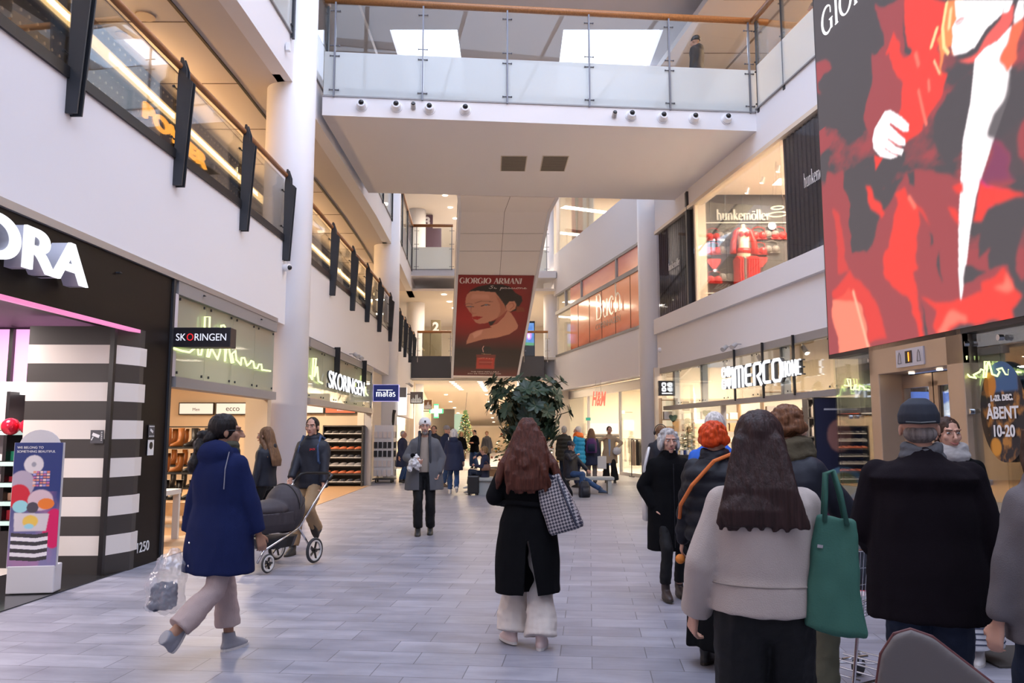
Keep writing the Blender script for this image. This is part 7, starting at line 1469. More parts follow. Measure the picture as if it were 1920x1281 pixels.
    if face:
        for s in (-1, 1):
            e = MB(); e.ell(hp(s * .032, .0775, .010), V((.0145, .010, .0085)) * k, Rh, 12, 8); ey = e.build('eye', EYEW, t, smooth=True); MB().ell(hp(s * .032, .0865, .009), V((.006, .003, .0065)) * k, Rh, 10, 6).build('iris', EYED, ey)
            MB().cap(hp(s * .016, .0955, .030), hp(s * .048, .086, .033), .0042 * k, .003 * k, 6).build('eyebrow', face if not isinstance(face, bool) else BROW, t)
        MB().tube([hp(-.026, .086, -.064 + smile), hp(-.009, .0995, -.0655), hp(.009, .0995, -.0655), hp(.026, .086, -.064 + smile)], [.003, .007, .007, .003], 8).build('lips', LIP, t, smooth=True)
    # clothing on the torso and arms
    if top:
        m_ = top['m']; hz = top.get('hem', .82) ; hw = top.get('hw', .24); ww = top.get('ww', .19); cw = top.get('cw', .205); dp = top.get('dp', .72); ar = top.get('ar', (.068, .060, .052)); pu = top.get('puff', 0)
        g = MB(); rs = []
        zs = [hz, hz + .08, (hz + P.z) / 2, P.z + .02, P.z + .17 * k, P.z + .32 * k, C.z - .10 * k, C.z - .035 * k, C.z + .015 * k, C.z + .05 * k, C.z + .10 * k]
        wsx = [hw, hw * .985, hw * .9 + ww * .1, (hw + ww) / 2 * 1.02, ww, (ww + cw) / 2, cw, cw * .93 * sh, cw * .76 * sh, .115, .075]
        for z, wv_ in sorted(zip(zs, wsx)):
            f = max(0, min(1.2, (z - P.z) / (C.z - P.z))); cx_ = P.x + (C.x - P.x) * f; cy_ = P.y + (C.y - P.y) * f; wv_ *= k
            if pu: wv_ *= 1
            rs.append((cx_, cy_ - (.012 if f > .5 else 0), z, wv_, wv_ * (dp if wv_ > .13 * k else .9)))
        if pu:
            r2 = []
            n_ = int((rs[-3][2] - rs[0][2]) / pu)
            for i in range(n_ * 3 + 1):
                z = rs[0][2] + (rs[-3][2] - rs[0][2]) * i / (n_ * 3); j = max(q for q in range(len(rs) - 1) if rs[q][2] <= z + 1e-6); u = (z - rs[j][2]) / (rs[j + 1][2] - rs[j][2] + 1e-9); b = .012 if i % 3 else -.008
                r2.append(tuple(rs[j][q] * (1 - u) + rs[j + 1][q] * u + (b if q > 2 else 0) if q != 2 else z for q in range(5)))
            rs = r2 + rs[-2:]
        g.loft(rs, 30)
        for i in (0, 1):
            cu = wr[i] + (el[i] - wr[i]).normalized() * .015
            if pu:
                for a, b, r0, r1 in ((S_[i], el[i], ar[0], ar[1]), (el[i], cu, ar[1], ar[2])):
                    n_ = max(2, int((b - a).length / pu))
                    for q in range(n_): pa_, pb_2 = a.lerp(b, q / n_), a.lerp(b, (q + 1) / n_); g.ell(pa_.lerp(pb_2, .5), (r0 + (r1 - r0) * q / n_) * k * 1.04, n=12, m=8)
                    g.cap(a, b, r0 * k * .9, r1 * k * .9)
            else:
                g.cap(S_[i] + V((0, 0, -.03)), el[i], ar[0] * k, ar[1] * k); g.cyl(el[i], cu, ar[1] * k, ar[2] * k, 16); g.ell(el[i], ar[1] * k)
        if top.get('hood'): g.ell(NK + V((0, -.09 * k, -.02)), V((.13, .09, .095)) * k * top['hood']); g.ell(NK + V((0, -.0, -.0)), V((.115, .105, .05)) * k * min(1.1, top['hood']))
        if top.get('collar'): g.loft([(NK.x, NK.y - .005, NK.z - .05, .105 * k, .10 * k), (NK.x, NK.y - .005, NK.z + top['collar'] * k, .078 * k, .082 * k)], 20)
        remesh(g, top.get('name', 'coat'), m_, t, vs, folds=top.get('fold', .014), fs=top.get('fs', (6, 6, 2.2)), cut=top.get('cut', ()), smooth=10 if not pu else 3)
    if legs:
        m_ = legs['m']; r = legs.get('r', (.095, .075, .07)); g = MB(); zc = legs.get('cut', .03)
        for i in (0, 1):
            b = an[i] + (kn[i] - an[i]).normalized() * zc; dd = (b - kn[i]).normalized()
            g.cap(Hp[i] + V((0, 0, .0)), kn[i], r[0] * k, r[1] * k); g.cyl(kn[i], b, r[1] * k, r[2] * k, 18); g.ell(kn[i], r[1] * k)
        g.ell(P + V((0, -.005, .01)), V((.155, .108, .12)) * k); g.loft([(P.x, P.y, P.z, .145 * k, .105 * k), (P.x, P.y, P.z + .14 * k, .13 * k, .095 * k)], 20)
        remesh(g, legs.get('name', 'trousers'), m_, t, vs, folds=legs.get('fold', .012), fs=(7, 7, 7))
    if top and top.get('skirt'):
        s_ = top['skirt']; g = MB(); g.loft([(0, 0, s_['z'], s_['w'], s_['w'] * .85), (0, 0, (s_['z'] + P.z) / 2, s_['w'] * .88, s_['w'] * .7), (0, 0, P.z + .1, .17, .13)], 26); remesh(g, 'skirt', s_['m'], t, vs, folds=.02, fs=(9, 9, .8))
    if shoes:
        sm = mat('shoe_%.2f_%.2f' % shoes[:2], shoes[:3], .5); 
        for i in (0, 1):
            f = V(an[i]); pt_ = fpitch[i]; R_ = Matrix.Rotation(-ftoe[i], 3, 'Z') @ Matrix.Rotation(-pt_, 3, 'X'); q = lambda a, b, c: f + R_ @ (V((a, b, c)) * k)
            g = MB(); g.loft([tuple(q(0, .065, -.085)) + (.045 * k, .135 * k, R_), tuple(q(0, .06, -.06)) + (.048 * k, .137 * k, R_), tuple(q(0, .045, -.035)) + (.043 * k, .11 * k, R_), tuple(q(0, .0, -.0)) + (.044 * k, .055 * k, R_), tuple(q(0, -.008, .045 if len(shoes) < 4 else .15)) + (.042 * k, .05 * k, R_)], 18)
            s2 = remesh(g, 'shoe', sm, t, max(vs * .8, .007), smooth=2)
            if detail: g = MB(); g.loft([tuple(q(0, .066, -.092)) + (.046 * k, .14 * k, R_), tuple(q(0, .066, -.072)) + (.047 * k, .14 * k, R_)], 18); g.build('sole', mat('sole_pale', (.55, .52, .50), .7) if sum(shoes[:3]) > .3 else mat('rubber_dark', (.03, .025, .02), .7), s2)
    # hair and headwear
    if hair:
        st, hm = hair[0], hair[1]; g = MB(); L_ = hair[2] if len(hair) > 2 else 0; sc = hair[3] if len(hair) > 3 else 1.0
        cap_ = lambda s=1.0, f=0.0: g.ell(hp(0, -.026 - f, .035), V((.088 * s, .103 * s, .100 * s)) * k, Rh)
        sm_ = 2
        if st == 'short': cap_(sc); g.ell(hp(0, -.06, -.02), V((.078, .06, .07)) * k * sc, Rh); [g.ell(hp(s * .076, -.022, .02), V((.010, .024, .035)) * k, Rh) for s in (-1, 1)]
        elif st == 'fluffy':
            cap_(1.03)
            for i in range(150):
                a = random.uniform(0, 6.283); b = random.uniform(-.35, 1.4); d = V((math.cos(a) * math.cos(b), math.sin(a) * math.cos(b), math.sin(b)))
                if d.y > .45 and d.z < .62: continue
                g.ell(hp(0 + d.x * .092 * sc, -.02 + d.y * .1 * sc, .025 + d.z * .095), V((.017, .017, .02)) * k * random.uniform(.8, 1.3), n=8, m=6)
            for s in (-1, 1): g.ell(hp(s * .088, -.015, -.03 + L_), V((.03, .06, .07 - L_)) * k, Rh)
            g.ell(hp(0, -.085, -.04 + L_), V((.08, .05, .08 - L_)) * k, Rh)
        elif st == 'long':
            cap_(1.03 * sc); zt = -L_; w0 = .098 * sc
            bk = .165 if vs < .014 else .12; g.loft([tuple(hp(0, -bk - .03, zt)) + (w0 * 1.25 * k, .022 * k), tuple(hp(0, -bk - .025, zt * .8)) + (w0 * 1.5 * k, .032 * k), tuple(hp(0, -bk, zt * .5 - .05)) + (w0 * 1.35 * k, .042 * k), tuple(hp(0, -.10, -.10)) + (w0 * 1.12 * k, .062 * k), tuple(hp(0, -.058, .01)) + (w0 * 1.0 * k, .085 * k), tuple(hp(0, -.04, .08)) + (.078 * k, .08 * k), tuple(hp(0, -.03, .125)) + (.04 * k, .05 * k)], 26)
            for s in (-1, 1): g.tube([hp(s * .07, .02, .06), hp(s * .086, .01, -.05), hp(s * .105, -.06, -.15), hp(s * .14, -.13, zt * .6 - .05)], [.02 * k, .028 * k, .03 * k, .014 * k], 10)
            if vs < .010:
                for i in range(34): xx = -1 + 2 * i / 33 + random.uniform(-.05, .05); g.tube([hp(xx * .045, -.05, .095), hp(xx * .080, -.115, .02), hp(xx * .105, -.15, -.09), hp(xx * .125, -bk - .02, zt * .55), hp(xx * .15 * sc, -bk - .03, zt * random.uniform(.97, 1.07))], [.014 * k, .018 * k, .02 * k, .016 * k, .011 * k], 7)
            if hair[-1] == 'wavy':
                for i in range(16): xx = random.uniform(-.13, .15); z1_ = zt * random.uniform(.75, 1.08); g.tube([hp(xx * (.6 + .6 * u) + .02 * math.sin(i + u * 5), -.10 - .085 * min(1, u * 1.6) - .015 * math.sin(u * 9 + i), -.02 + (z1_) * u) for u in np.linspace(0, 1, 7)], [.03 * k, .03 * k, .032 * k, .03 * k, .026 * k, .02 * k, .008 * k], 8)
                for u0_, sgn in ((-.11, -1), (.12, 1)): g.tube([hp(u0_ * .7, -.03, .02), hp(u0_ * 1.1, -.07, -.12), hp(u0_ * 1.6, -.13, -.22), hp(u0_ * 1.9, -.15, -.33), hp(u0_ * 2.0, -.13, zt)], [.03 * k, .035 * k, .04 * k, .03 * k, .01 * k], 8)
        elif st == 'bun':
            cap_(1.06)
            for i in range(26): a = random.uniform(0, 6.283); g.ell(hp(.02 * math.cos(a) + hair[4][0], hair[4][1] + .05 * math.sin(a) - .01 * i / 6, -.02 - .010 * i), V((.055, .055, .05)) * k * random.uniform(.7, 1.1), n=8, m=6)
        elif st == 'pony': cap_(1.0); g.tube([hp(0, -.12, .03), hp(0, -.16, -.03), hp(0, -.15, -.16), hp(0, -.13, -.24)], [.02, .035, .03, .01], 10)
        if st in ('beanie', 'cap'):
            g.loft([tuple(hp(0, -.02, .018)) + (.094 * k, .112 * k, Rh), tuple(hp(0, -.022, .06)) + (.096 * k, .112 * k, Rh), tuple(hp(0, -.03, .105)) + (.078 * k, .092 * k, Rh), tuple(hp(0, -.035, .135)) + (.04 * k, .05 * k, Rh)], 22)
            if st == 'cap': g.loft([tuple(hp(0, .115, .034)) + (.06 * k, .06 * k, Rh @ Matrix.Rotation(-.25, 3, 'X')), tuple(hp(0, .112, .046)) + (.066 * k, .056 * k, Rh @ Matrix.Rotation(-.25, 3, 'X'))], 18)
            remesh(g, st, hm, t, max(.006, vs * .6), folds=.002)
            if L_: g = MB(); g.ell(hp(0, -.055, -.028), V((.08, .062, .05)) * k, Rh); remesh(g, 'hair', hairmat('grey', (.30, .28, .27)), t, vs * .8)
        else: remesh(g, 'hair', hm, t, max(.0065, vs * .6), streak=.004 if vs < .013 else .002, smooth=4)
    if extra: extra(t, dict(NK=NK, HD=HD, hp=hp, S=S_, el=el, wr=wr, k=k, P=P, C=C, kn=kn, an=an))
    return t
def scarf(m, r=.045, w=.095, drop=0.0, name='scarf', n=2):
    def f(t, J):
        g = MB(); k = J['k']
        for i in range(n): g.tube([J['NK'] + V((math.cos(q) * w * (1 - .12 * i), math.sin(q) * w * .95 * (1 - .12 * i) - .005, -.005 + i * .04 + .012 * math.sin(q * 2 + i))) * k for q in np.linspace(0, 6.283, 19)[:-1]], r * k, 8, closed=True)
        if drop: g.tube([J['NK'] + V((w, .03, 0)) * k, J['NK'] + V((w * 1.2, .07, -.12)) * k, J['NK'] + V((w * 1.1, .06, -drop)) * k], [.04, .045, .03], 8)
        remesh(g, name, m, t, .009, folds=.01, fs=(14, 14, 20))
    return f
def also(*fs): return lambda t, J: [f(t, J) for f in fs]
def strip(name, m, fn, r=.01):
    return lambda t, J: MB().tube(fn(J), r, 8).build(name, m, t, smooth=True)
BLKW = cloth('black_wool', (.005, .005, .006)); NAVY = cloth('navy', (.016, .022, .055), 'smooth'); PARKA = cloth('royal_navy', (.011, .017, .066), 'wool'); GREYW = cloth('grey_wool', (.115, .115, .125)); DEN = cloth('denim', (.035, .07, .16), 'denim'); DEND = cloth('dark_denim', (.02, .028, .05), 'denim'); BLKP = cloth('black_trouser', (.006, .006, .007), 'smooth'); BEI = cloth('beige_wool', (.44, .375, .34)); CREAMT = cloth('cream_trouser', (.62, .55, .50), 'smooth'); CORD = cloth('rose_cord', (.46, .36, .34), 'cord'); KHA = cloth('khaki', (.33, .22, .12), 'smooth'); OLI = cloth('olive', (.09, .085, .055), 'smooth'); BLKJ = cloth('black_shell', (.016, .018, .028), 'puffer'); BLKPF = cloth('black_puffer', (.008, .009, .015), 'puffer'); TRENCH = cloth('trench', (.42, .32, .21), 'smooth'); CYAN = cloth('cyan_shell', (.01, .24, .46), 'puffer')
HB = hairmat('black', (.012, .009, .009)); HBR = hairmat('brown', (.045, .022, .014)); HAU = hairmat('auburn', (.075, .022, .013)); HDK = hairmat('dark_brown', (.028, .013, .012)); HGR = hairmat('silver', (.42, .40, .38)); HWH = hairmat('white', (.60, .56, .52)); HRED = hairmat('orange_red', (.55, .055, .008)); HBL = hairmat('blond', (.30, .18, .08)); HLB = hairmat('light_brown', (.16, .085, .045))
# --- foreground left: woman in blue parka
def parka_extra(t, J):
    k = J['k']; hp = J['hp']
    scarf(cloth('olive_scarf', (.07, .068, .05)), .04, .09, .0)(t, J)
    MB().tube([hp(.086, -.01, .01), hp(.084, .05, .012), hp(.055, .10, .008), hp(.02, .108, .004)], .0022, 6).build('glasses', STEEL, t)
    g = MB(); y = -.165
    for x in (.035,): g.tube([J['NK'] + V((x + .11, -.10, .0)), J['NK'] + V((x + .13, -.155, -.12)), J['NK'] + V((x + .135, -.165, -.26))], .004, 6)
    g.build('drawcord', mat('cord_grey', (.2, .2, .24), .6), t); g = MB(); g.tube([(.195 * math.cos(q), .135 * math.sin(q) - .0, 1.10) for q in np.linspace(0, 6.283, 25)[:-1]], .004, 5, closed=True); g.build('waist_seam', mat('seam_navy', (.012, .018, .07), .8), t)
    for z in (.66, .82): MB().ell((-.10, -.182, z), .009, n=8, m=6).build('button', CHROME, t)
person(-2.13, 5.95, -.42, 1.72, 'woman walking in a royal blue parka with an olive scarf, seen from behind', dict(m=PARKA, hem=.60, hw=.285, ww=.225, cw=.225, hood=1.12, fold=.013, name='parka', ar=(.08, .075, .064)), dict(m=CORD, r=(.095, .078, .092), cut=.09), ('bun', HB, 0, 1, (.0, -.12)), feet=[(-.06, .20, .09), (-.03, -.40, .22)], hands=[(-.29, -.02, .80), (.29, .10, .83)], fpitch=(0, -1.0), vs=.0095, shoes=(.22, .22, .25), extra=parka_extra, head=(-.75, 0), skin=SKIN2, knee=[(0, 1, 0), (.3, 1, .1)], body_vs=.0075)
# --- man pushing the pram
def jm(t, J):
    g = MB(); k = J['k']
    g.tube([J['NK'] + V((-.095, .02, -.03)), J['NK'] + V((-.085, .09, -.07)), J['NK'] + V((-.05, .135, -.16))], [.016, .02, .012], 8); g.build('red_lining', mat('red_lining', (.5, .02, .03), .6), t, smooth=True)
    remesh(MB().loft([tuple(J['NK'] + V((0, .0, -.1))) + (.07, .11), tuple(J['NK'] + V((0, .0, .05))) + (.062, .066)], 18), 'turtleneck', BLKW, t, .01)
    for s in (-1, 1): g = MB(); g.tube([J['C'] + V((s * .13, -.10, .05)), J['C'] + V((s * .125, .02, .085)), J['C'] + V((s * .13, .125, -.06)), J['C'] + V((s * .155, .14, -.25)), J['C'] + V((s * .19, .05, -.36))], .017, 8); g.build('rucksack_strap', mat('strap_blue', (.03, .06, .14), .7), t)
    text(t, 'chest_mark', 'JACK', .035, J['C'] + V((-.04, .168, -.10)), (-1, 0, 0), (0, 0, 1), mat('mark_red', (.6, .03, .04), .6), .004, bold=.001)
person(-2.72, 11.0, 2.95, 1.80, 'man in a dark shell jacket with red lining and khaki trousers pushing the pram', dict(m=BLKJ, hem=.86, hw=.225, ww=.225, cw=.24, hood=1.0, name='jacket', fold=.012), dict(m=KHA, r=(.105, .082, .075)), ('short', hairmat('near_black', (.022, .016, .014))), feet=[(-.10, -.02, .30), (.14, .22, .09)], hands=[(-.26, .20, .90), (.14, .34, .98)], elb=[(-.4, -1, 0), (.4, -1, 0)], fpitch=(-.9, 0), face=True, extra=jm, curl=.9, head=(.1, 0), vs=.011)
person(-3.50, 11.5, 1.35, 1.67, 'young woman with long highlighted brown hair and a black jacket facing left', dict(m=BLKJ, hem=.85, hw=.2, ww=.19, cw=.21, hood=.9, name='jacket'), dict(m=BLKP), ('long', HLB, .42, 1.0), face=True, vs=.013)
person(-4.75, 12.9, .9, 1.72, 'blond person with a pale scarf standing at the boots, half hidden by the blue parka', dict(m=BLKW, hem=.8), dict(m=DEND), ('short', HBL, 0, 1.05), vs=.016, extra=scarf(cloth('pale_scarf', (.4, .36, .32)), .04))
# --- man with white beanie
def beard(t, J):
    hp = J['hp']; g = MB(); g.ell(hp(0, .055, -.085), V((.05, .048, .042)) * J['k'], n=14, m=9); g.tube([hp(-.035, .09, -.062), hp(0, .108, -.052), hp(.035, .09, -.062)], .007, 8); remesh(g, 'beard', hairmat('beard', (.26, .23, .21)), t, .006, streak=.002)
    MB().box(hp(.0, .103, .072), (.03, .012, .032)).build('beanie_badge', BLACK, t)
    g = MB(); g.loft([(.0, .0, .98, .14, .125), (0, .0, 1.2, .13, .13), (0, .0, 1.4, .12, .115), (0, .0, 1.53, .075, .09)], 20); remesh(g, 'sweater', cloth('oat_knit', (.38, .31, .25)), t, .01, folds=.008)
    for s in (-1, 1): g = MB(); g.tube([(s * .10, .150, 1.0), (s * .09, .155, 1.3), (s * .08, .11, 1.52), (s * .085, .0, 1.62)], [.016, .02, .022, .025], 8); g.build('lapel', cloth('grey_dark', (.06, .062, .07)), t, smooth=True)
    for z in (1.05, 1.28): MB().cyl((.13, .145, z), (.132, .165, z), .012, n=10).build('button', BLACK, t)
person(-1.40, 12.95, 3.22, 1.82, 'bearded man in a white beanie and open grey wool coat walking towards the viewer', dict(m=GREYW, hem=.70, hw=.30, ww=.225, cw=.235, collar=.05, fold=.012, cut=[([(-.10, .6), (.07, .6), (.085, 1.1), (.06, 1.75), (-.06, 1.75), (-.075, 1.1)], .03, .6)]), dict(m=BLKP, r=(.095, .078, .07)), ('beanie', mat('white_knit', (.68, .66, .64), .95, bump=.3, bscale=60, stretch=(4, 4, .5))), feet=[(-.10, -.06, .09), (.09, .10, .09)], hands=[(-.22, .10, .95), (.12, .26, 1.16)], face=True, extra=beard, curl=1.0, vs=.011, elb=[(-1, -.6, 0), (.8, -.8, 0)], head=(.05, 0))
# --- woman in long black coat, from behind
def bc(t, J):
    g = MB(); g.tube([(.182 * math.cos(q), .128 * math.sin(q) - .01, 1.07 + .01 * math.sin(q * 2)) for q in np.linspace(0, 6.283, 29)[:-1]], .022, 8, closed=True); remesh(g, 'belt', BLKW, t, .009, folds=.004)
person(.12, 6.25, -.06, 1.70, 'woman in a long black coat with long auburn hair and cream trousers, seen from behind', dict(m=BLKW, hem=.40, hw=.258, ww=.178, cw=.205, collar=.03, fold=.011, ar=(.072, .07, .060), cut=[([(-.035, .3), (.10, .3), (.012, .80), (-.002, .80)], -.5, .0)]), dict(m=CREAMT, r=(.10, .095, .125), cut=.0, fold=.018), ('long', HAU, .40, .98, 'wavy'), feet=[(-.125, .06, .10), (.10, -.06, .09)], hands=[(-.16, .22, 1.06), (.22, .20, 1.10)], elb=[(-.45, -1, 0), (.35, -1, 0)], vs=.009, shoes=(.55, .42, .40), extra=bc, ftoe=(-.5, .1))
# --- grey haired woman
def gw(t, J):
    remesh(MB().loft([tuple(J['NK'] + V((0, .005, -.07))) + (.09, .09), tuple(J['NK'] + V((0, .01, .0))) + (.078, .082), tuple(J['NK'] + V((0, .012, .05))) + (.070, .075)], 20), 'turtleneck', BLKW, t, .009)
    g = MB(); [g.ell((.0, .165, z), .008, n=8, m=6) for z in (1.25, )]; g.build('button', BLACK, t); g = MB(); g.box((0, .168, .9), (.006, .008, .8)); g.build('coat_placket', BLACK, t)
person(1.56, 8.05, 3.22, 1.62, 'woman with grey hair in a plain knee length black coat walking towards the viewer', dict(m=BLKW, hem=.46, hw=.255, ww=.20, cw=.22, collar=.04, fold=.010, ar=(.08, .072, .06)), dict(m=BLKP, r=(.085, .065, .058), cut=.06), ('fluffy', HGR, .0, 1.05), feet=[(-.09, -.05, .10), (.09, .12, .10)], hands=[(-.15, .06, .87), (.16, .06, .86)], elb=[(-.8, -.6, 0), (1, -.5, 0)], face=mat('brow_grey', (.3, .26, .24), .8), extra=gw, vs=.0095, shoes=(.03, .018, .016, 1), body_vs=.006)
# --- group on the right
person(1.70, 6.75, -.4, 1.76, 'white haired man in a bright blue jacket mostly hidden behind the orange haired woman', dict(m=cloth('bright_blue', (.02, .12, .55), 'puffer'), hem=.8, hw=.22, collar=.06, name='jacket'), dict(m=DEND), ('short', HWH), vs=.013)
def rh(t, J):
    g = MB(); g.tube([J['C'] + V((.13, .02, .10)), J['C'] + V((.05, -.17, .05)), J['C'] + V((-.10, -.205, -.12)), J['C'] + V((-.20, -.16, -.26)), J['C'] + V((-.25, -.05, -.36))], .014, 8); g.build('orange_bag_strap', mat('strap_orange', (.65, .16, .03), .6), t)
    scarf(BLKPF, .04, .085, name='collar')(t, J); MB().ell((-.27, .0, .70), .035).build('orange_pompom', mat('pompom', (.7, .22, .03), .7), t)
    MB().box((.2, .15, .62), (.05, .2, .16)).build('handbag', mat('bag_red', (.45, .05, .06), .5), t)
person(1.44, 5.75, -.55, 1.66, 'woman with cropped orange red hair in a black quilted jacket and long black skirt', dict(m=BLKPF, hem=.84, hw=.225, ww=.215, cw=.23, puff=.10, fold=.004, name='puffer_jacket', ar=(.088, .078, .06), skirt=dict(z=.14, w=.24, m=BLKW)), None, ('fluffy', HRED, .03, .98), vs=.011, extra=rh, head=(-.2, 0))
def bj(t, J):
    g = MB(); g.tube([(.215 * math.cos(q), .150 * math.sin(q) - .005, 1.02) for q in np.linspace(0, 6.283, 29)[:-1]], .004, 5, closed=True); g.build('hem_stitch', mat('stitch', (.30, .25, .22), .8), t)
    for s in (-1, 1): pass
    w = J['wr'][0]; g = MB(); g.box(w + V((-.02, -.05, .07)), (.05, .02, .03)); g.build('cuff_tab', BEI, t, bev=.003)
person(1.0, 3.25, -.17, 1.66, 'woman in a short beige jacket with very long straight dark hair, seen from behind', dict(m=BEI, hem=1.01, hw=.225, ww=.215, cw=.218, collar=.03, fold=.013, name='jacket', ar=(.078, .078, .070)), dict(m=BLKP, r=(.115, .095, .10), cut=0), ('long', HDK, .30, 1.12), feet=[(-.13, .0, .09), (.13, .10, .09)], hands=[(-.27, .10, .86), (.20, .26, 1.02)], vs=.008, extra=bj, head=(-.15, 0), body_vs=.0065, elb=[(-.3, -1, 0), (.15, -1, 0)])
person(1.62, 4.75, -1.0, 1.74, 'short brown haired person with a big khaki scarf and dark jacket at the shopping trolley', dict(m=BLKJ, hem=.80, hw=.22, ww=.21, cw=.235, name='jacket', ar=(.09, .08, .062)), dict(m=OLI, r=(.10, .08, .085)), ('fluffy', hairmat('copper_brown', (.15, .062, .028)), .035, 1.0), hands=[(-.20, .40, .95), (.22, .42, .95)], vs=.0105, extra=scarf(cloth('khaki_scarf', (.085, .07, .045)), .062, .105, 0, n=2), shoes=(.03, .025, .02), feet=[(-.10, -.05, .09), (.1, .1, .09)], curl=1.0)
def cm(t, J):
    hp = J['hp']; remesh(MB().ell(hp(0, -.05, -.028), V((.079, .062, .05)) * J['k']), 'hair', hairmat('cropped_grey', (.20, .17, .16)), t, .008)
    g = MB(); g.tube([hp(-.06, -.118, .024), hp(0, -.137, .02), hp(.06, -.118, .024)], .007, 6); g.build('cap_strap', BLACK, t); scarf(cloth('check_scarf', (.10, .10, .11)), .03, .08, n=2)(t, J)
person(2.00, 3.95, -.40, 1.74, 'man in a dark flat topped cap and wide dark brown jacket, seen from behind', dict(m=cloth('aubergine_wool', (.008, .0055, .008)), hem=.72, hw=.275, ww=.255, cw=.225, collar=.05, fold=.012, name='jacket', ar=(.085, .084, .074)), dict(m=DEND, r=(.115, .095, .095)), ('cap', mat('cap_navy', (.018, .022, .035), .8)), hands=[(-.20, .25, 1.0), (.32, .03, .82)], vs=.009, extra=cm, sh=1.22, body_vs=.0075)
def sw_(t, J):
    scarf(cloth('silver_scarf', (.42, .40, .39)), .05, .09)(t, J); g = MB()
    for i in range(18): z = .16 + i * .036; r_ = .272 - .06 * (z - .12) / .8; g.tube([(r_ * math.cos(q), r_ * .86 * math.sin(q), z) for q in np.linspace(0, 6.283, 33)[:-1]], .005, 5, closed=True)
    g.build('skirt_stripes', mat('stripe_navy', (.03, .035, .07), .8), t)
person(3.20, 5.90, 2.55, 1.70, 'smiling woman with a silver scarf and a striped skirt behind the man in the cap', dict(m=BLKW, hem=.80, hw=.22, hood=.8, name='jacket', skirt=dict(z=.12, w=.26, m=mat('skirt_white', (.55, .55, .58), .8))), None, ('pony', HBR), face=True, smile=.012, vs=.012, extra=sw_, head=(.5, 0), shoes=(.6, .56, .55), body_vs=.0065)
person(2.25, 3.36, .1, 1.66, 'person with long brown hair and grey fleece hood at the right edge', dict(m=cloth('grey_fleece', (.13, .115, .12)), hem=.75, hw=.25, ww=.24, cw=.24, hood=1.35, name='fleece', fold=.02), dict(m=DEND), ('long', HBR, .40, 1.0), vs=.012)
person(2.62, 14.2, -.3, 1.72, 'person in black with headphones beside the right column, seen from behind', dict(m=BLKJ, hem=.8), dict(m=BLKP), ('short', HLB), vs=.016, extra=lambda t, J: (MB().tube([J['hp'](.1 * math.cos(q), -.01, .03 + .11 * math.sin(q)) for q in np.linspace(0, 3.14, 11)], .008, 6).build('headphone_band', BLACK, t), [MB().ell(J['hp'](s * .1, -.01, -.005), (.022, .035, .04)).build('earcup', BLACK, t) for s in (-1, 1)]))
# --- middle distance
m = dict(vs=.018, detail=False)
person(-3.55, 26.2, -2.0, 1.66, 'grey haired woman in a long navy coat beside the white sock stand', dict(m=NAVY, hem=.50, hw=.27), dict(m=DEN), ('short', HGR), face=True, **m)
person(-1.55, 21.4, .05, 1.68, 'white haired woman in a navy hooded coat and blue jeans walking away', dict(m=NAVY, hem=.62, hw=.26, hood=1.0), dict(m=DEN, r=(.09, .07, .07)), ('fluffy', HWH, 0, 1.0), feet=[(-.09, .15, .09), (.09, -.2, .16)], fpitch=(0, -.7), shoes=(.6, .58, .56), vs=.013)
person(-2.45, 25.3, 3.1, 1.82, 'dark haired man with glasses in a black jacket behind the man with the beanie', dict(m=BLKJ, hem=.75), dict(m=DEND), ('short', HDK), face=True, **m)
person(-1.98, 24.4, -2.4, 1.80, 'man in a grey knitted hat and navy jacket left of the white haired woman', dict(m=NAVY, hem=.75, collar=.05, name='jacket'), dict(m=DEN), ('beanie', mat('grey_knit_hat', (.25, .24, .25), .95)), face=True, extra=strip('white_stripe', PWH, lambda J: [J['C'] + V((.06, .17, 0)), J['C'] + V((.07, .18, -.3))], .012), shoes=(.08, .05, .03), **m)
person(-1.70, 36.6, 2.6, 1.72, 'woman in a black jacket and wide blue jeans looking at her phone', dict(m=BLKW, hem=.72), dict(m=DEN, r=(.1, .1, .14)), ('short', HB), hands=[(-.1, .25, 1.15), (.1, .25, 1.15)], **m)
person(-1.22, 39.0, 3.1, 1.68, 'woman in a grey coat over white, right of the one with the phone', dict(m=GREYW, hem=.6), dict(m=BLKP), ('short', HBL, 0, 1.1), **m)
person(-2.42, 38.5, 3.1, 1.64, 'woman in black top and beige trousers left of the one with the phone', dict(m=BLKW, hem=.8), dict(m=CORD), ('fluffy', HBL), **m)
person(-3.15, 31.0, 3.1, 1.70, 'distant person in black far behind the bearded man', dict(m=BLKW, hem=.8), dict(m=BLKP), ('short', HBR), **m)
person(-2.62, 33.0, 3.0, 1.60, 'distant brown haired child in dark clothes between two men', dict(m=NAVY, hem=.8), dict(m=DEND), ('short', HLB), **m)
person(1.62, 25.0, -.3, 1.80, 'short haired man in a dark jacket standing left of the orange hood, seen from behind', dict(m=cloth('dark_olive', (.03, .028, .022), 'puffer'), hem=.75, puff=.12, name='jacket'), dict(m=DEND), ('short', HGR), **m)
person(1.98, 24.0, .9, 1.78, 'person in a bright blue quilted jacket with an orange hood', dict(m=CYAN, hem=.70, puff=.12, hw=.24, name='puffer_jacket'), dict(m=NAVY), ('short', HWH), face=True, head=(.4, 0), extra=scarf(mat('orange_hood', (.9, .18, .02), .6), .065, .10, name='orange_hood'), vs=.015, detail=False)
person(2.42, 24.6, -.1, 1.72, 'long haired person in a navy jacket and grey trousers wearing a purple rucksack', dict(m=NAVY, hem=.62, hw=.24, name='jacket'), dict(m=cloth('taupe_trouser', (.18, .15, .14), 'smooth')), ('long', HLB, .28), **m)
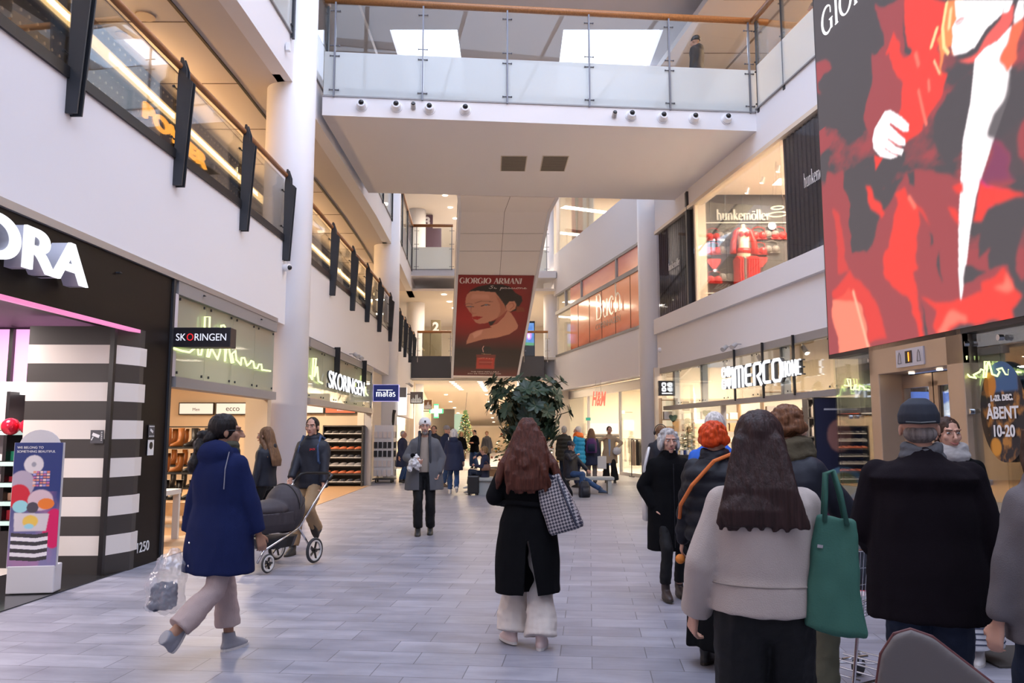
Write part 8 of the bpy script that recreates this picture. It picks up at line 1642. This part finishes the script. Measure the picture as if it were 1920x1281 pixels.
def tr(t, J):
    g = MB(); g.loft([(0, .06, .55, .04, .12), (0, .06, 1.4, .05, .12)], 14); remesh(g, 'blue_shirt', cloth('sky_shirt', (.3, .38, .55), 'smooth'), t, .015)
person(3.18, 26.3, 3.0, 1.80, 'woman in a beige trench coat and black flared trousers holding a white helmet', dict(m=TRENCH, hem=.62, hw=.26), dict(m=BLKP, r=(.09, .09, .13), cut=.0), ('pony', HDK), face=True, hands=[(-.22, .20, 1.12), (.16, .15, 1.42)], feet=[(-.16, .1, .09), (.12, 0, .09)], extra=tr, head=(.2, -.1), elb=[(-1, -.3, 0), (1, 0, -.4)], vs=.014)
# seated
person(1.55, 21.45, -2.25, 1.78, 'seated man in a navy cap, black jacket and jeans beside the plant', dict(m=BLKJ, hem=.42, hw=.22, ww=.22, hood=1.0, name='jacket'), dict(m=DEN, r=(.09, .075, .065)), ('cap', mat('cap_navy', (.018, .022, .035), .8)), pelvis=(0, 0, .53), feet=[(-.28, .85, .10), (.14, .42, .09)], hands=[(-.28, .42, .55), (.06, .24, 1.02)], face=True, vs=.013, shoes=(.03, .06, .12), head=(-.4, 0), curl=1.0)
person(-.72, 21.4, 1.45, 1.52, 'seated fair haired child in dark clothes eating, left of the plant', dict(m=NAVY, hem=.42, hw=.2, name='jacket'), dict(m=DEND), ('short', HBL, 0, 1.1), pelvis=(0, 0, .52), feet=[(-.1, .40, .22), (.1, .42, .09)], hands=[(-.12, .25, .75), (.08, .26, .98)], shoes=(.6, .58, .58), **m)
# upper storeys
p = to_pt(1306, 122, 18.35); person(p.x, 18.35, .9, 1.85, 'person in a dark hooded jacket standing on the footbridge', dict(m=cloth('charcoal_shell', (.045, .045, .055), 'puffer'), hem=.70, hood=1.0, hw=.25, name='jacket'), dict(m=DEND), ('beanie', BLACK), z0=9.25, **m)
p = fpt('R', 16.4, 9.12, .65); person(p.x, p.y, 1.2, 1.76, 'person in a long brown grey coat behind the upper right railing', dict(m=cloth('taupe_coat', (.10, .085, .07)), hem=.55, hw=.27), dict(m=OLI), ('short', HDK), z0=9.12, **m)
p = fpt('R', 14.9, 9.12, .7); person(p.x, p.y, .8, 1.76, 'second person in olive trousers behind the upper right railing near the screen', dict(m=BLKW, hem=.8), dict(m=OLI), ('short', HBR), z0=9.12, **m)
person(-4.80, 42.8, 3.1, 1.80, 'person in red behind the second storey balcony by the number two', dict(m=mat('red_top', (.4, .03, .04), .7), hem=.8), dict(m=BLKP), ('short', HBR), z0=5.26, **m)
# ================================================================ CARRIED AND WHEELED THINGS
def bag_mesh(w0, w1, h, d, yaw_bulge=.0):
    g = MB(); g.loft([(0, 0, 0, w0 / 2 * .92, d / 2), (0, 0, h * .06, w0 / 2, d / 2 * 1.05), (0, 0, h * .5, (w0 + w1) / 4 * 1.02, d / 2 * .95), (0, 0, h, w1 / 2, d / 4)], 26, 5); return g
# green tote of the beige jacket woman
t = thing('tote_bag', (1.215, 3.10, 1.13), 'green canvas tote bag hanging from the shoulder of the woman in the beige jacket', 'bag', rz=-.25)
GC = cloth('green_canvas', (.035, .115, .085), 'smooth'); t.rotation_euler = (0, .13, -.25)
g = MB(); g.loft([(0.03, 0, -.27, .112, .05), (.03, 0, -.25, .116, .058), (.01, 0, -.05, .09, .045), (0, 0, .15, .065, .02)], 24, 4); remesh(g, 'bag_body', GC, t, .008, folds=.016, fs=(8, 8, 3))
for s in (-1, 1): MB().tube([(-.045, s * .025, .13), (-.05, s * .03, .22), (-.055, s * .02, .31), (-.03, s * .02, .325), (.0, s * .03, .25), (.035, s * .025, .13)], .009, 8).build('strap', GC, t, smooth=True)
MB().box((-.055, -.04, .04), (.02, .006, .012)).build('zip_pull', CHROME, t)
# patterned tote of the black coat woman
def houndstooth():
    m = bpy.data.materials.new('monogram_weave'); m.use_nodes = True; N, L = nt(m); p = N['Principled BSDF']; tc = N.new('ShaderNodeTexCoord'); mp = N.new('ShaderNodeMapping'); mp.inputs['Rotation'].default_value = (0, .785, 0); mp.inputs['Scale'].default_value = (58, .01, 58); L.new(tc.outputs['Object'], mp.inputs[0]); c = N.new('ShaderNodeTexChecker'); c.inputs['Scale'].default_value = 1; c.inputs[1].default_value = (.03, .03, .05, 1); c.inputs[2].default_value = (.36, .33, .33, 1); L.new(mp.outputs[0], c.inputs[0]); L.new(c.outputs[0], p.inputs['Base Color']); p.inputs['Roughness'].default_value = .5; return m
t = thing('tote_bag', (.33, 6.10, 1.10), 'navy and white patterned tote bag beside the woman in the long black coat', 'bag', rz=-.35); t.rotation_euler = (0, -.30, -.35)
g = MB(); g.loft([(0.02, 0, -.24, .125, .07), (.02, 0, -.21, .135, .08), (.0, 0, -.02, .125, .065), (-.01, 0, .18, .09, .02)], 24, 4); remesh(g, 'bag_body', houndstooth(), t, .008, folds=.01, fs=(8, 8, 3))
NV = mat('navy_leather', (.02, .022, .045), .45); MB().tube([(.075, -.055, .15), (.10, -.075, -.05), (.12, -.078, -.22)], .008, 6).build('leather_seam', NV, t)
for s in (-1, 1): MB().tube([(-.07, s * .025, .14), (-.15, s * .03, .30), (-.20, s * .01, .38), (-.14, s * .02, .36), (.04, s * .025, .15)], .009, 8).build('strap', NV, t, smooth=True)
# white cloth tote of the grey haired woman
t = thing('tote_bag', (1.32, 8.16, .95), 'white cloth tote on the shoulder of the grey haired woman', 'bag'); WC = mat('white_canvas', (.62, .60, .58), .9)
MB().loft([(.03, .04, -.22, .03, .09), (.03, .04, -.05, .035, .10), (.03, .03, .08, .015, .09)], 18, 4).build('bag_body', WC, t, smooth=True)
MB().tube([(0, -.04, .08), (-.01, -.17, .32), (.03, -.145, .45), (.055, -.06, .50), (.05, .06, .44), (0, .06, .1)], .013, 8).build('strap', WC, t, smooth=True)
# clear plastic bag
def plastic():
    m = bpy.data.materials.new('clear_plastic'); m.use_nodes = True; N, L = nt(m); N.clear(); o = N.new('ShaderNodeOutputMaterial'); a = N.new('ShaderNodeBsdfTransparent'); b = N.new('ShaderNodeBsdfDiffuse'); b.inputs[0].default_value = (.75, .75, .8, 1); c = N.new('ShaderNodeBsdfGlossy'); c.inputs['Roughness'].default_value = .2; x = N.new('ShaderNodeMixShader'); x.inputs[0].default_value = .2; y = N.new('ShaderNodeMixShader'); y.inputs[0].default_value = .12
    L.new(a.outputs[0], x.inputs[1]); L.new(b.outputs[0], x.inputs[2]); L.new(x.outputs[0], y.inputs[1]); L.new(c.outputs[0], y.inputs[2]); L.new(y.outputs[0], o.inputs[0]); return m
t = thing('plastic_bag', (-2.44, 5.83, .70), 'clear plastic carrier bag with dark clothes inside, held by the woman in the blue parka', 'bag')
g = MB(); g.loft([(-.03, 0, -.36, .10, .05), (-.02, 0, -.31, .135, .085), (-.01, 0, -.15, .13, .08), (0.02, 0, -.02, .10, .05), (.03, 0, .08, .03, .02)], 24, 3); remesh(g, 'bag_film', plastic(), t, .008, folds=.03, fs=(14, 14, 9))
g = MB(); g.ell((-.02, 0, -.24), (.105, .065, .095)); g.ell((-.03, 0, -.30), (.10, .06, .05)); remesh(g, 'dark_bundle', mat('bundle_navy', (.03, .04, .075), .6), t, .01, folds=.03, fs=(12, 12, 12))
# small cloth in the bearded man's hand
t = thing('folded_cloth', (-1.53, 12.66, 1.15), 'crumpled white and black cloth in the hand of the bearded man', 'cloth'); g = MB()
for a, b, c_, r_ in ((0, 0, 0, .07), (-.05, 0, -.05, .06), (.06, 0, -.02, .06), (.02, 0, .07, .05), (-.07, 0, -.09, .05), (.05, 0, -.09, .045)): g.ell((a, b, c_), r_, n=10, m=7)
remesh(g, 'white_cloth', mat('cloth_white', (.66, .64, .68), .9), t, .01, folds=.035, fs=(22, 22, 22)); MB().ell((-.02, -.03, .1), (.04, .03, .035)).build('black_trim', BLKW, t, smooth=True)
# pram
pr = thing('pram', (-2.86, 9.85, 0), 'dark grey pram with folding hood, chrome frame and white rimmed wheels', 'pram', rz=-.42)
HG = cloth('pram_grey', (.055, .048, .055), 'smooth'); TY = mat('tyre', (.03, .03, .032), .7)
for (x, y, r_) in ((.27, -.42, .105), (.05, -.52, .105), (.30, .38, .15), (-.28, .38, .15)):
    w = MB(); wl_ = [(x, y + r_ * math.cos(q), r_ + .012 + r_ * math.sin(q)) for q in np.linspace(0, 6.283, 29)[:-1]]; w.tube([(x, y + r_ * .9 * math.cos(q), r_ + .015 + r_ * .9 * math.sin(q)) for q in np.linspace(0, 6.283, 29)[:-1]], r_ * .13, 8, closed=True); wo = w.build('wheel', TY, pr, smooth=True)
    g = MB(); g.tube([(x, y + r_ * .78 * math.cos(q), r_ + .015 + r_ * .78 * math.sin(q)) for q in np.linspace(0, 6.283, 25)[:-1]], .017, 6, closed=True); g.build('rim', mat('rim_white', (.6, .58, .55), .4), wo)
    g = MB(); [g.beam((x, y, r_ + .015), (x, y + r_ * .76 * math.cos(q), r_ + .015 + r_ * .76 * math.sin(q)), .018, .018) for q in np.linspace(0, 6.283, 6)[:-1]]; g.cyl((x - .03, y, r_ + .015), (x + .03, y, r_ + .015), .022, n=10); g.build('spokes', BLACK, wo)
for x in (-.26, .26):
    MB().tube([(x, .38, .17), (x, .12, .46), (x, .55, .88), (x, .68, 1.0)], .014, 8).build('frame_tube', CHROME, pr, smooth=True); MB().tube([(x * .6, -.47, .12), (x * .8, -.42, .26), (x, .12, .46)], .014, 8).build('frame_tube', CHROME, pr, smooth=True)
MB().tube([(-.26, .68, 1.0), (-.25, .76, 1.06), (-.18, .80, 1.08), (.18, .80, 1.08), (.25, .76, 1.06), (.26, .68, 1.0)], .018, 10).build('handle', BLACK, pr, smooth=True)
g = MB(); g.loft([(0, -.02, .42, .15, .30), (0, -.03, .52, .20, .38), (0, -.03, .66, .22, .42)], 26, 3); remesh(g, 'carrycot', HG, pr, .012, folds=.006)
g = MB(); g.ell((0, .16, .68), (.235, .27, .30), n=24, m=14); g.ell((0, -.12, .69), (.215, .30, .12), n=20, m=10); remesh(g, 'hood', HG, pr, .012, folds=.004)
g = MB()
for a in (.5, 1.1, 1.7): g.tube([(.238 * math.cos(q), .16 + .275 * math.sin(q) * math.cos(a), .68 + .305 * math.sin(q) * math.sin(a)) for q in np.linspace(0, 3.14, 17)], .006, 6)
g.build('hood_ribs', BLACK, pr); MB().loft([(0, 0, .24, .16, .25), (0, 0, .36, .19, .30)], 20, 3).build('basket', BLACK, pr)
# shopping trolley
ct = thing('shopping_trolley', (1.93, 5.02, 0), 'chrome wire shopping trolley pushed by the short haired person', 'shopping trolley', rz=-1.0)
x0, x1, y0, y1 = -.24, .24, -.12, .62
for nm, zz_, ins in (('basket_wires', None, 0),):
    g = MB(); b_ = [V((x0 + .05, y0 + .04, .50)), V((x1 - .05, y0 + .04, .50)), V((x1 - .07, y1 - .12, .56)), V((x0 + .07, y1 - .12, .56))]; tp = [V((x0, y0, .92)), V((x1, y0, .92)), V((x1 - .03, y1, .86)), V((x0 + .03, y1, .86))]
    for i in range(4):
        a, b, c_, d_ = b_[i], b_[(i + 1) % 4], tp[i], tp[(i + 1) % 4]; n_ = 14 if i % 2 == 0 else 20
        for j in range(n_ + 1): g.cyl(a.lerp(b, j / n_), c_.lerp(d_, j / n_), .0028, n=5, caps=False)
        for u in (0, .25, .5, .75): g.cyl(a.lerp(c_, u), b.lerp(d_, u), .0035, n=5)
    for j in range(12): g.cyl(b_[0].lerp(b_[1], j / 11), b_[3].lerp(b_[2], j / 11), .0028, n=5)
    g.build(nm, CHROME, ct)
MB().tube([tp[0], tp[1], tp[2], tp[3]], .009, 8, closed=True).build('rim_tube', CHROME, ct)
MB().tube([(x0, y0 - .1, .98), (x1, y0 - .1, .98)], .016, 10).build('handle', mat('handle_black', (.03, .03, .032), .4), ct); 
g = MB()
for s in (x0, x1): g.tube([(s, y0 - .1, .98), (s, y0, .92), (s * .95, y0 + .06, .45), (s * .98, y0 - .02, .14)], .010, 8); g.tube([(s * .95, y0 + .06, .16), (s * .75, y1, .13)], .010, 8)
g.tube([(x0 * .9, .2, .15), (0, .5, .14), (x1 * .9, .2, .15)], .007, 6); [g.cyl((x0 * .85, y0 + .1 + i * .14, .17), (x1 * .85, y0 + .1 + i * .14, .17), .006, n=6) for i in range(5)]; g.build('undercarriage', CHROME, ct)
for s in (x0 * .95, x1 * .95):
    for y in (y0 - .02, y1 - .03): q = MB().cyl((s - .012, y, .062), (s + .012, y, .062), .06, n=18).build('wheel', TY, ct); MB().box((s, y, .11), (.035, .03, .06)).build('fork', CHROME, q)
t = thing('magazine_pile', (2.1, 5.12, .60), 'red and white printed leaflets lying in the shopping trolley', 'leaflets', rz=-1.0)
P_ = Pic(40, 40, (.6, .5, .5)); cl = P_.cloud(5, 3); P_.put(np.clip((cl - .45) * 6, 0, 1), (.6, .03, .05)); P_.poly([(.1, .1), (.5, .15), (.45, .4), (.1, .35)], (.7, .65, .65)); P_.build('cover', (-.16, -.2, .031), (1, 0, 0), (0, 1, 0), .32, .40, vcmat('dull_print'), t); MB().box((0, 0, .015), (.32, .4, .03)).build('pages', PWH, t)
t = thing('shopping_bag', (2.28, 5.2, .60), 'black soft bag standing in the shopping trolley', 'bag'); g = bag_mesh(.3, .24, .28, .2); remesh(g, 'bag_body', BLKJ, t, .01, folds=.02)
# rucksacks, suitcase and other bags in the middle distance
def rucksack(loc, rz, m, label, sc=1.0, low=None):
    t = thing('rucksack', loc, label, 'rucksack', rz=rz); t.scale = (sc,) * 3; g = MB(); g.loft([(0, 0, 0, .14, .09), (0, 0, .06, .16, .10), (0, 0, .30, .15, .09), (0, 0, .42, .09, .05)], 20, 3); remesh(g, 'main_pocket', m, t, .014); MB().loft([(0, -.10, .05, .10, .04), (0, -.11, .18, .105, .045), (0, -.09, .26, .09, .02)], 16, 3).build('front_pocket', low or m, t, smooth=True); MB().tube([(-.03, .03, .41), (0, .03, .46), (.03, .03, .41)], .01, 6).build('grab_handle', BLACK, t)
p = on_floor(1096, 933); rucksack((p.x, p.y, 0), .3, BLKJ, 'black rucksack on the floor beside the seated man', .95); rucksack((2.40, 24.36, 1.0), -.1, cloth('purple_nylon', (.09, .03, .13), 'smooth'), 'purple and dark blue rucksack on the back of the long haired person', 1.05, NAVY)
t = thing('suitcase', (-1.0, 21.0, 0), 'small black suitcase on the floor left of the seated child', 'suitcase'); MB().box((0, 0, .27), (.3, .2, .46)).build('shell', BLACK, t, bev=.03); [MB().cyl((x, -.02, .02), (x, .02, .02), .022, n=10).build('wheel', TY, t) for x in (-.11, .11)]; MB().tube([(-.08, .06, .5), (-.08, .06, .6), (.08, .06, .6), (.08, .06, .5)], .008, 6).build('handle', STEEL, t)
t = thing('handbag', (-.68, 21.2, .62), 'brown leather handbag on the lap of the seated child', 'bag'); g = bag_mesh(.26, .2, .16, .12); remesh(g, 'bag_body', mat('brown_leather', (.16, .07, .04), .5), t, .012, folds=.015); MB().tube([(-.08, 0, .14), (0, 0, .24), (.08, 0, .14)], .008, 6).build('strap', mat('brown_leather', (.16, .07, .04), .5), t)
t = thing('bicycle_helmet', (3.38, 26.05, 1.02), 'white helmet carried by the woman in the trench coat', 'helmet'); g = MB(); g.ell((0, 0, 0), (.14, .12, .13)); remesh(g, 'shell', mat('helmet_white', (.7, .7, .7), .3), t, .012); MB().tube([(-.1, .0, -.08), (0, 0, -.17), (.1, 0, -.08)], .006, 6).build('chin_strap', BLACK, t)
t = thing('shopping_bag', (2.72, 24.5, .52), 'white paper bag in the hand of the long haired person with the rucksack', 'bag'); MB().loft([(0, 0, 0, .14, .06), (0, 0, .38, .14, .06)], 12, 8).build('bag_body', WC, t); MB().tube([(-.06, 0, .37), (0, 0, .48), (.06, 0, .37)], .005, 6).build('handle', WC, t)
# blurred chair back close to the camera at the lower right
t = thing('cafe_chair', (1.06, 2.2, 0), 'taupe chair with a rounded back at the very front, lower right', 'chair', rz=-.35)
UP = mat('taupe_upholstery', (.105, .09, .088), .7); g = MB(); pts = [(-.09, .0, .66), (-.095, .02, .90), (-.075, .03, 1.01), (-.04, .035, 1.065), (.0, .035, 1.08), (.05, .03, 1.065), (.12, .02, 1.01), (.21, 0, .94), (.29, 0, .86), (.34, -.02, .78), (.35, -.02, .62)]
g.prism([(a * 1.0, c_) for a, b, c_ in pts], (0, .03, 0), (1, 0, 0), (0, 0, 1), .05); remesh(g, 'backrest', UP, t, .009, smooth=6)
MB().tube([(a * 1.0, .005, c_) for a, b, c_ in pts], .005, 8).build('red_piping', mat('piping_red', (.09, .022, .022), .6), t)
g = MB(); g.loft([(.12, -.22, .42, .23, .23), (.12, -.22, .47, .24, .24)], 24, 3); g.build('seat', UP, t, smooth=False, bev=.01)
MB().box((.12, .0, .56), (.3, .04, .24)).build('back_support', UP, t)
for x in (-.18, .18):
    for y in (-.4, -.04): MB().cyl((x + .12, y, .43), (x * 1.15 + .12, y * 1.05 + (.03 if y > -.1 else -.02), 0), .016, .012, 10).build('leg', BLACK, t)
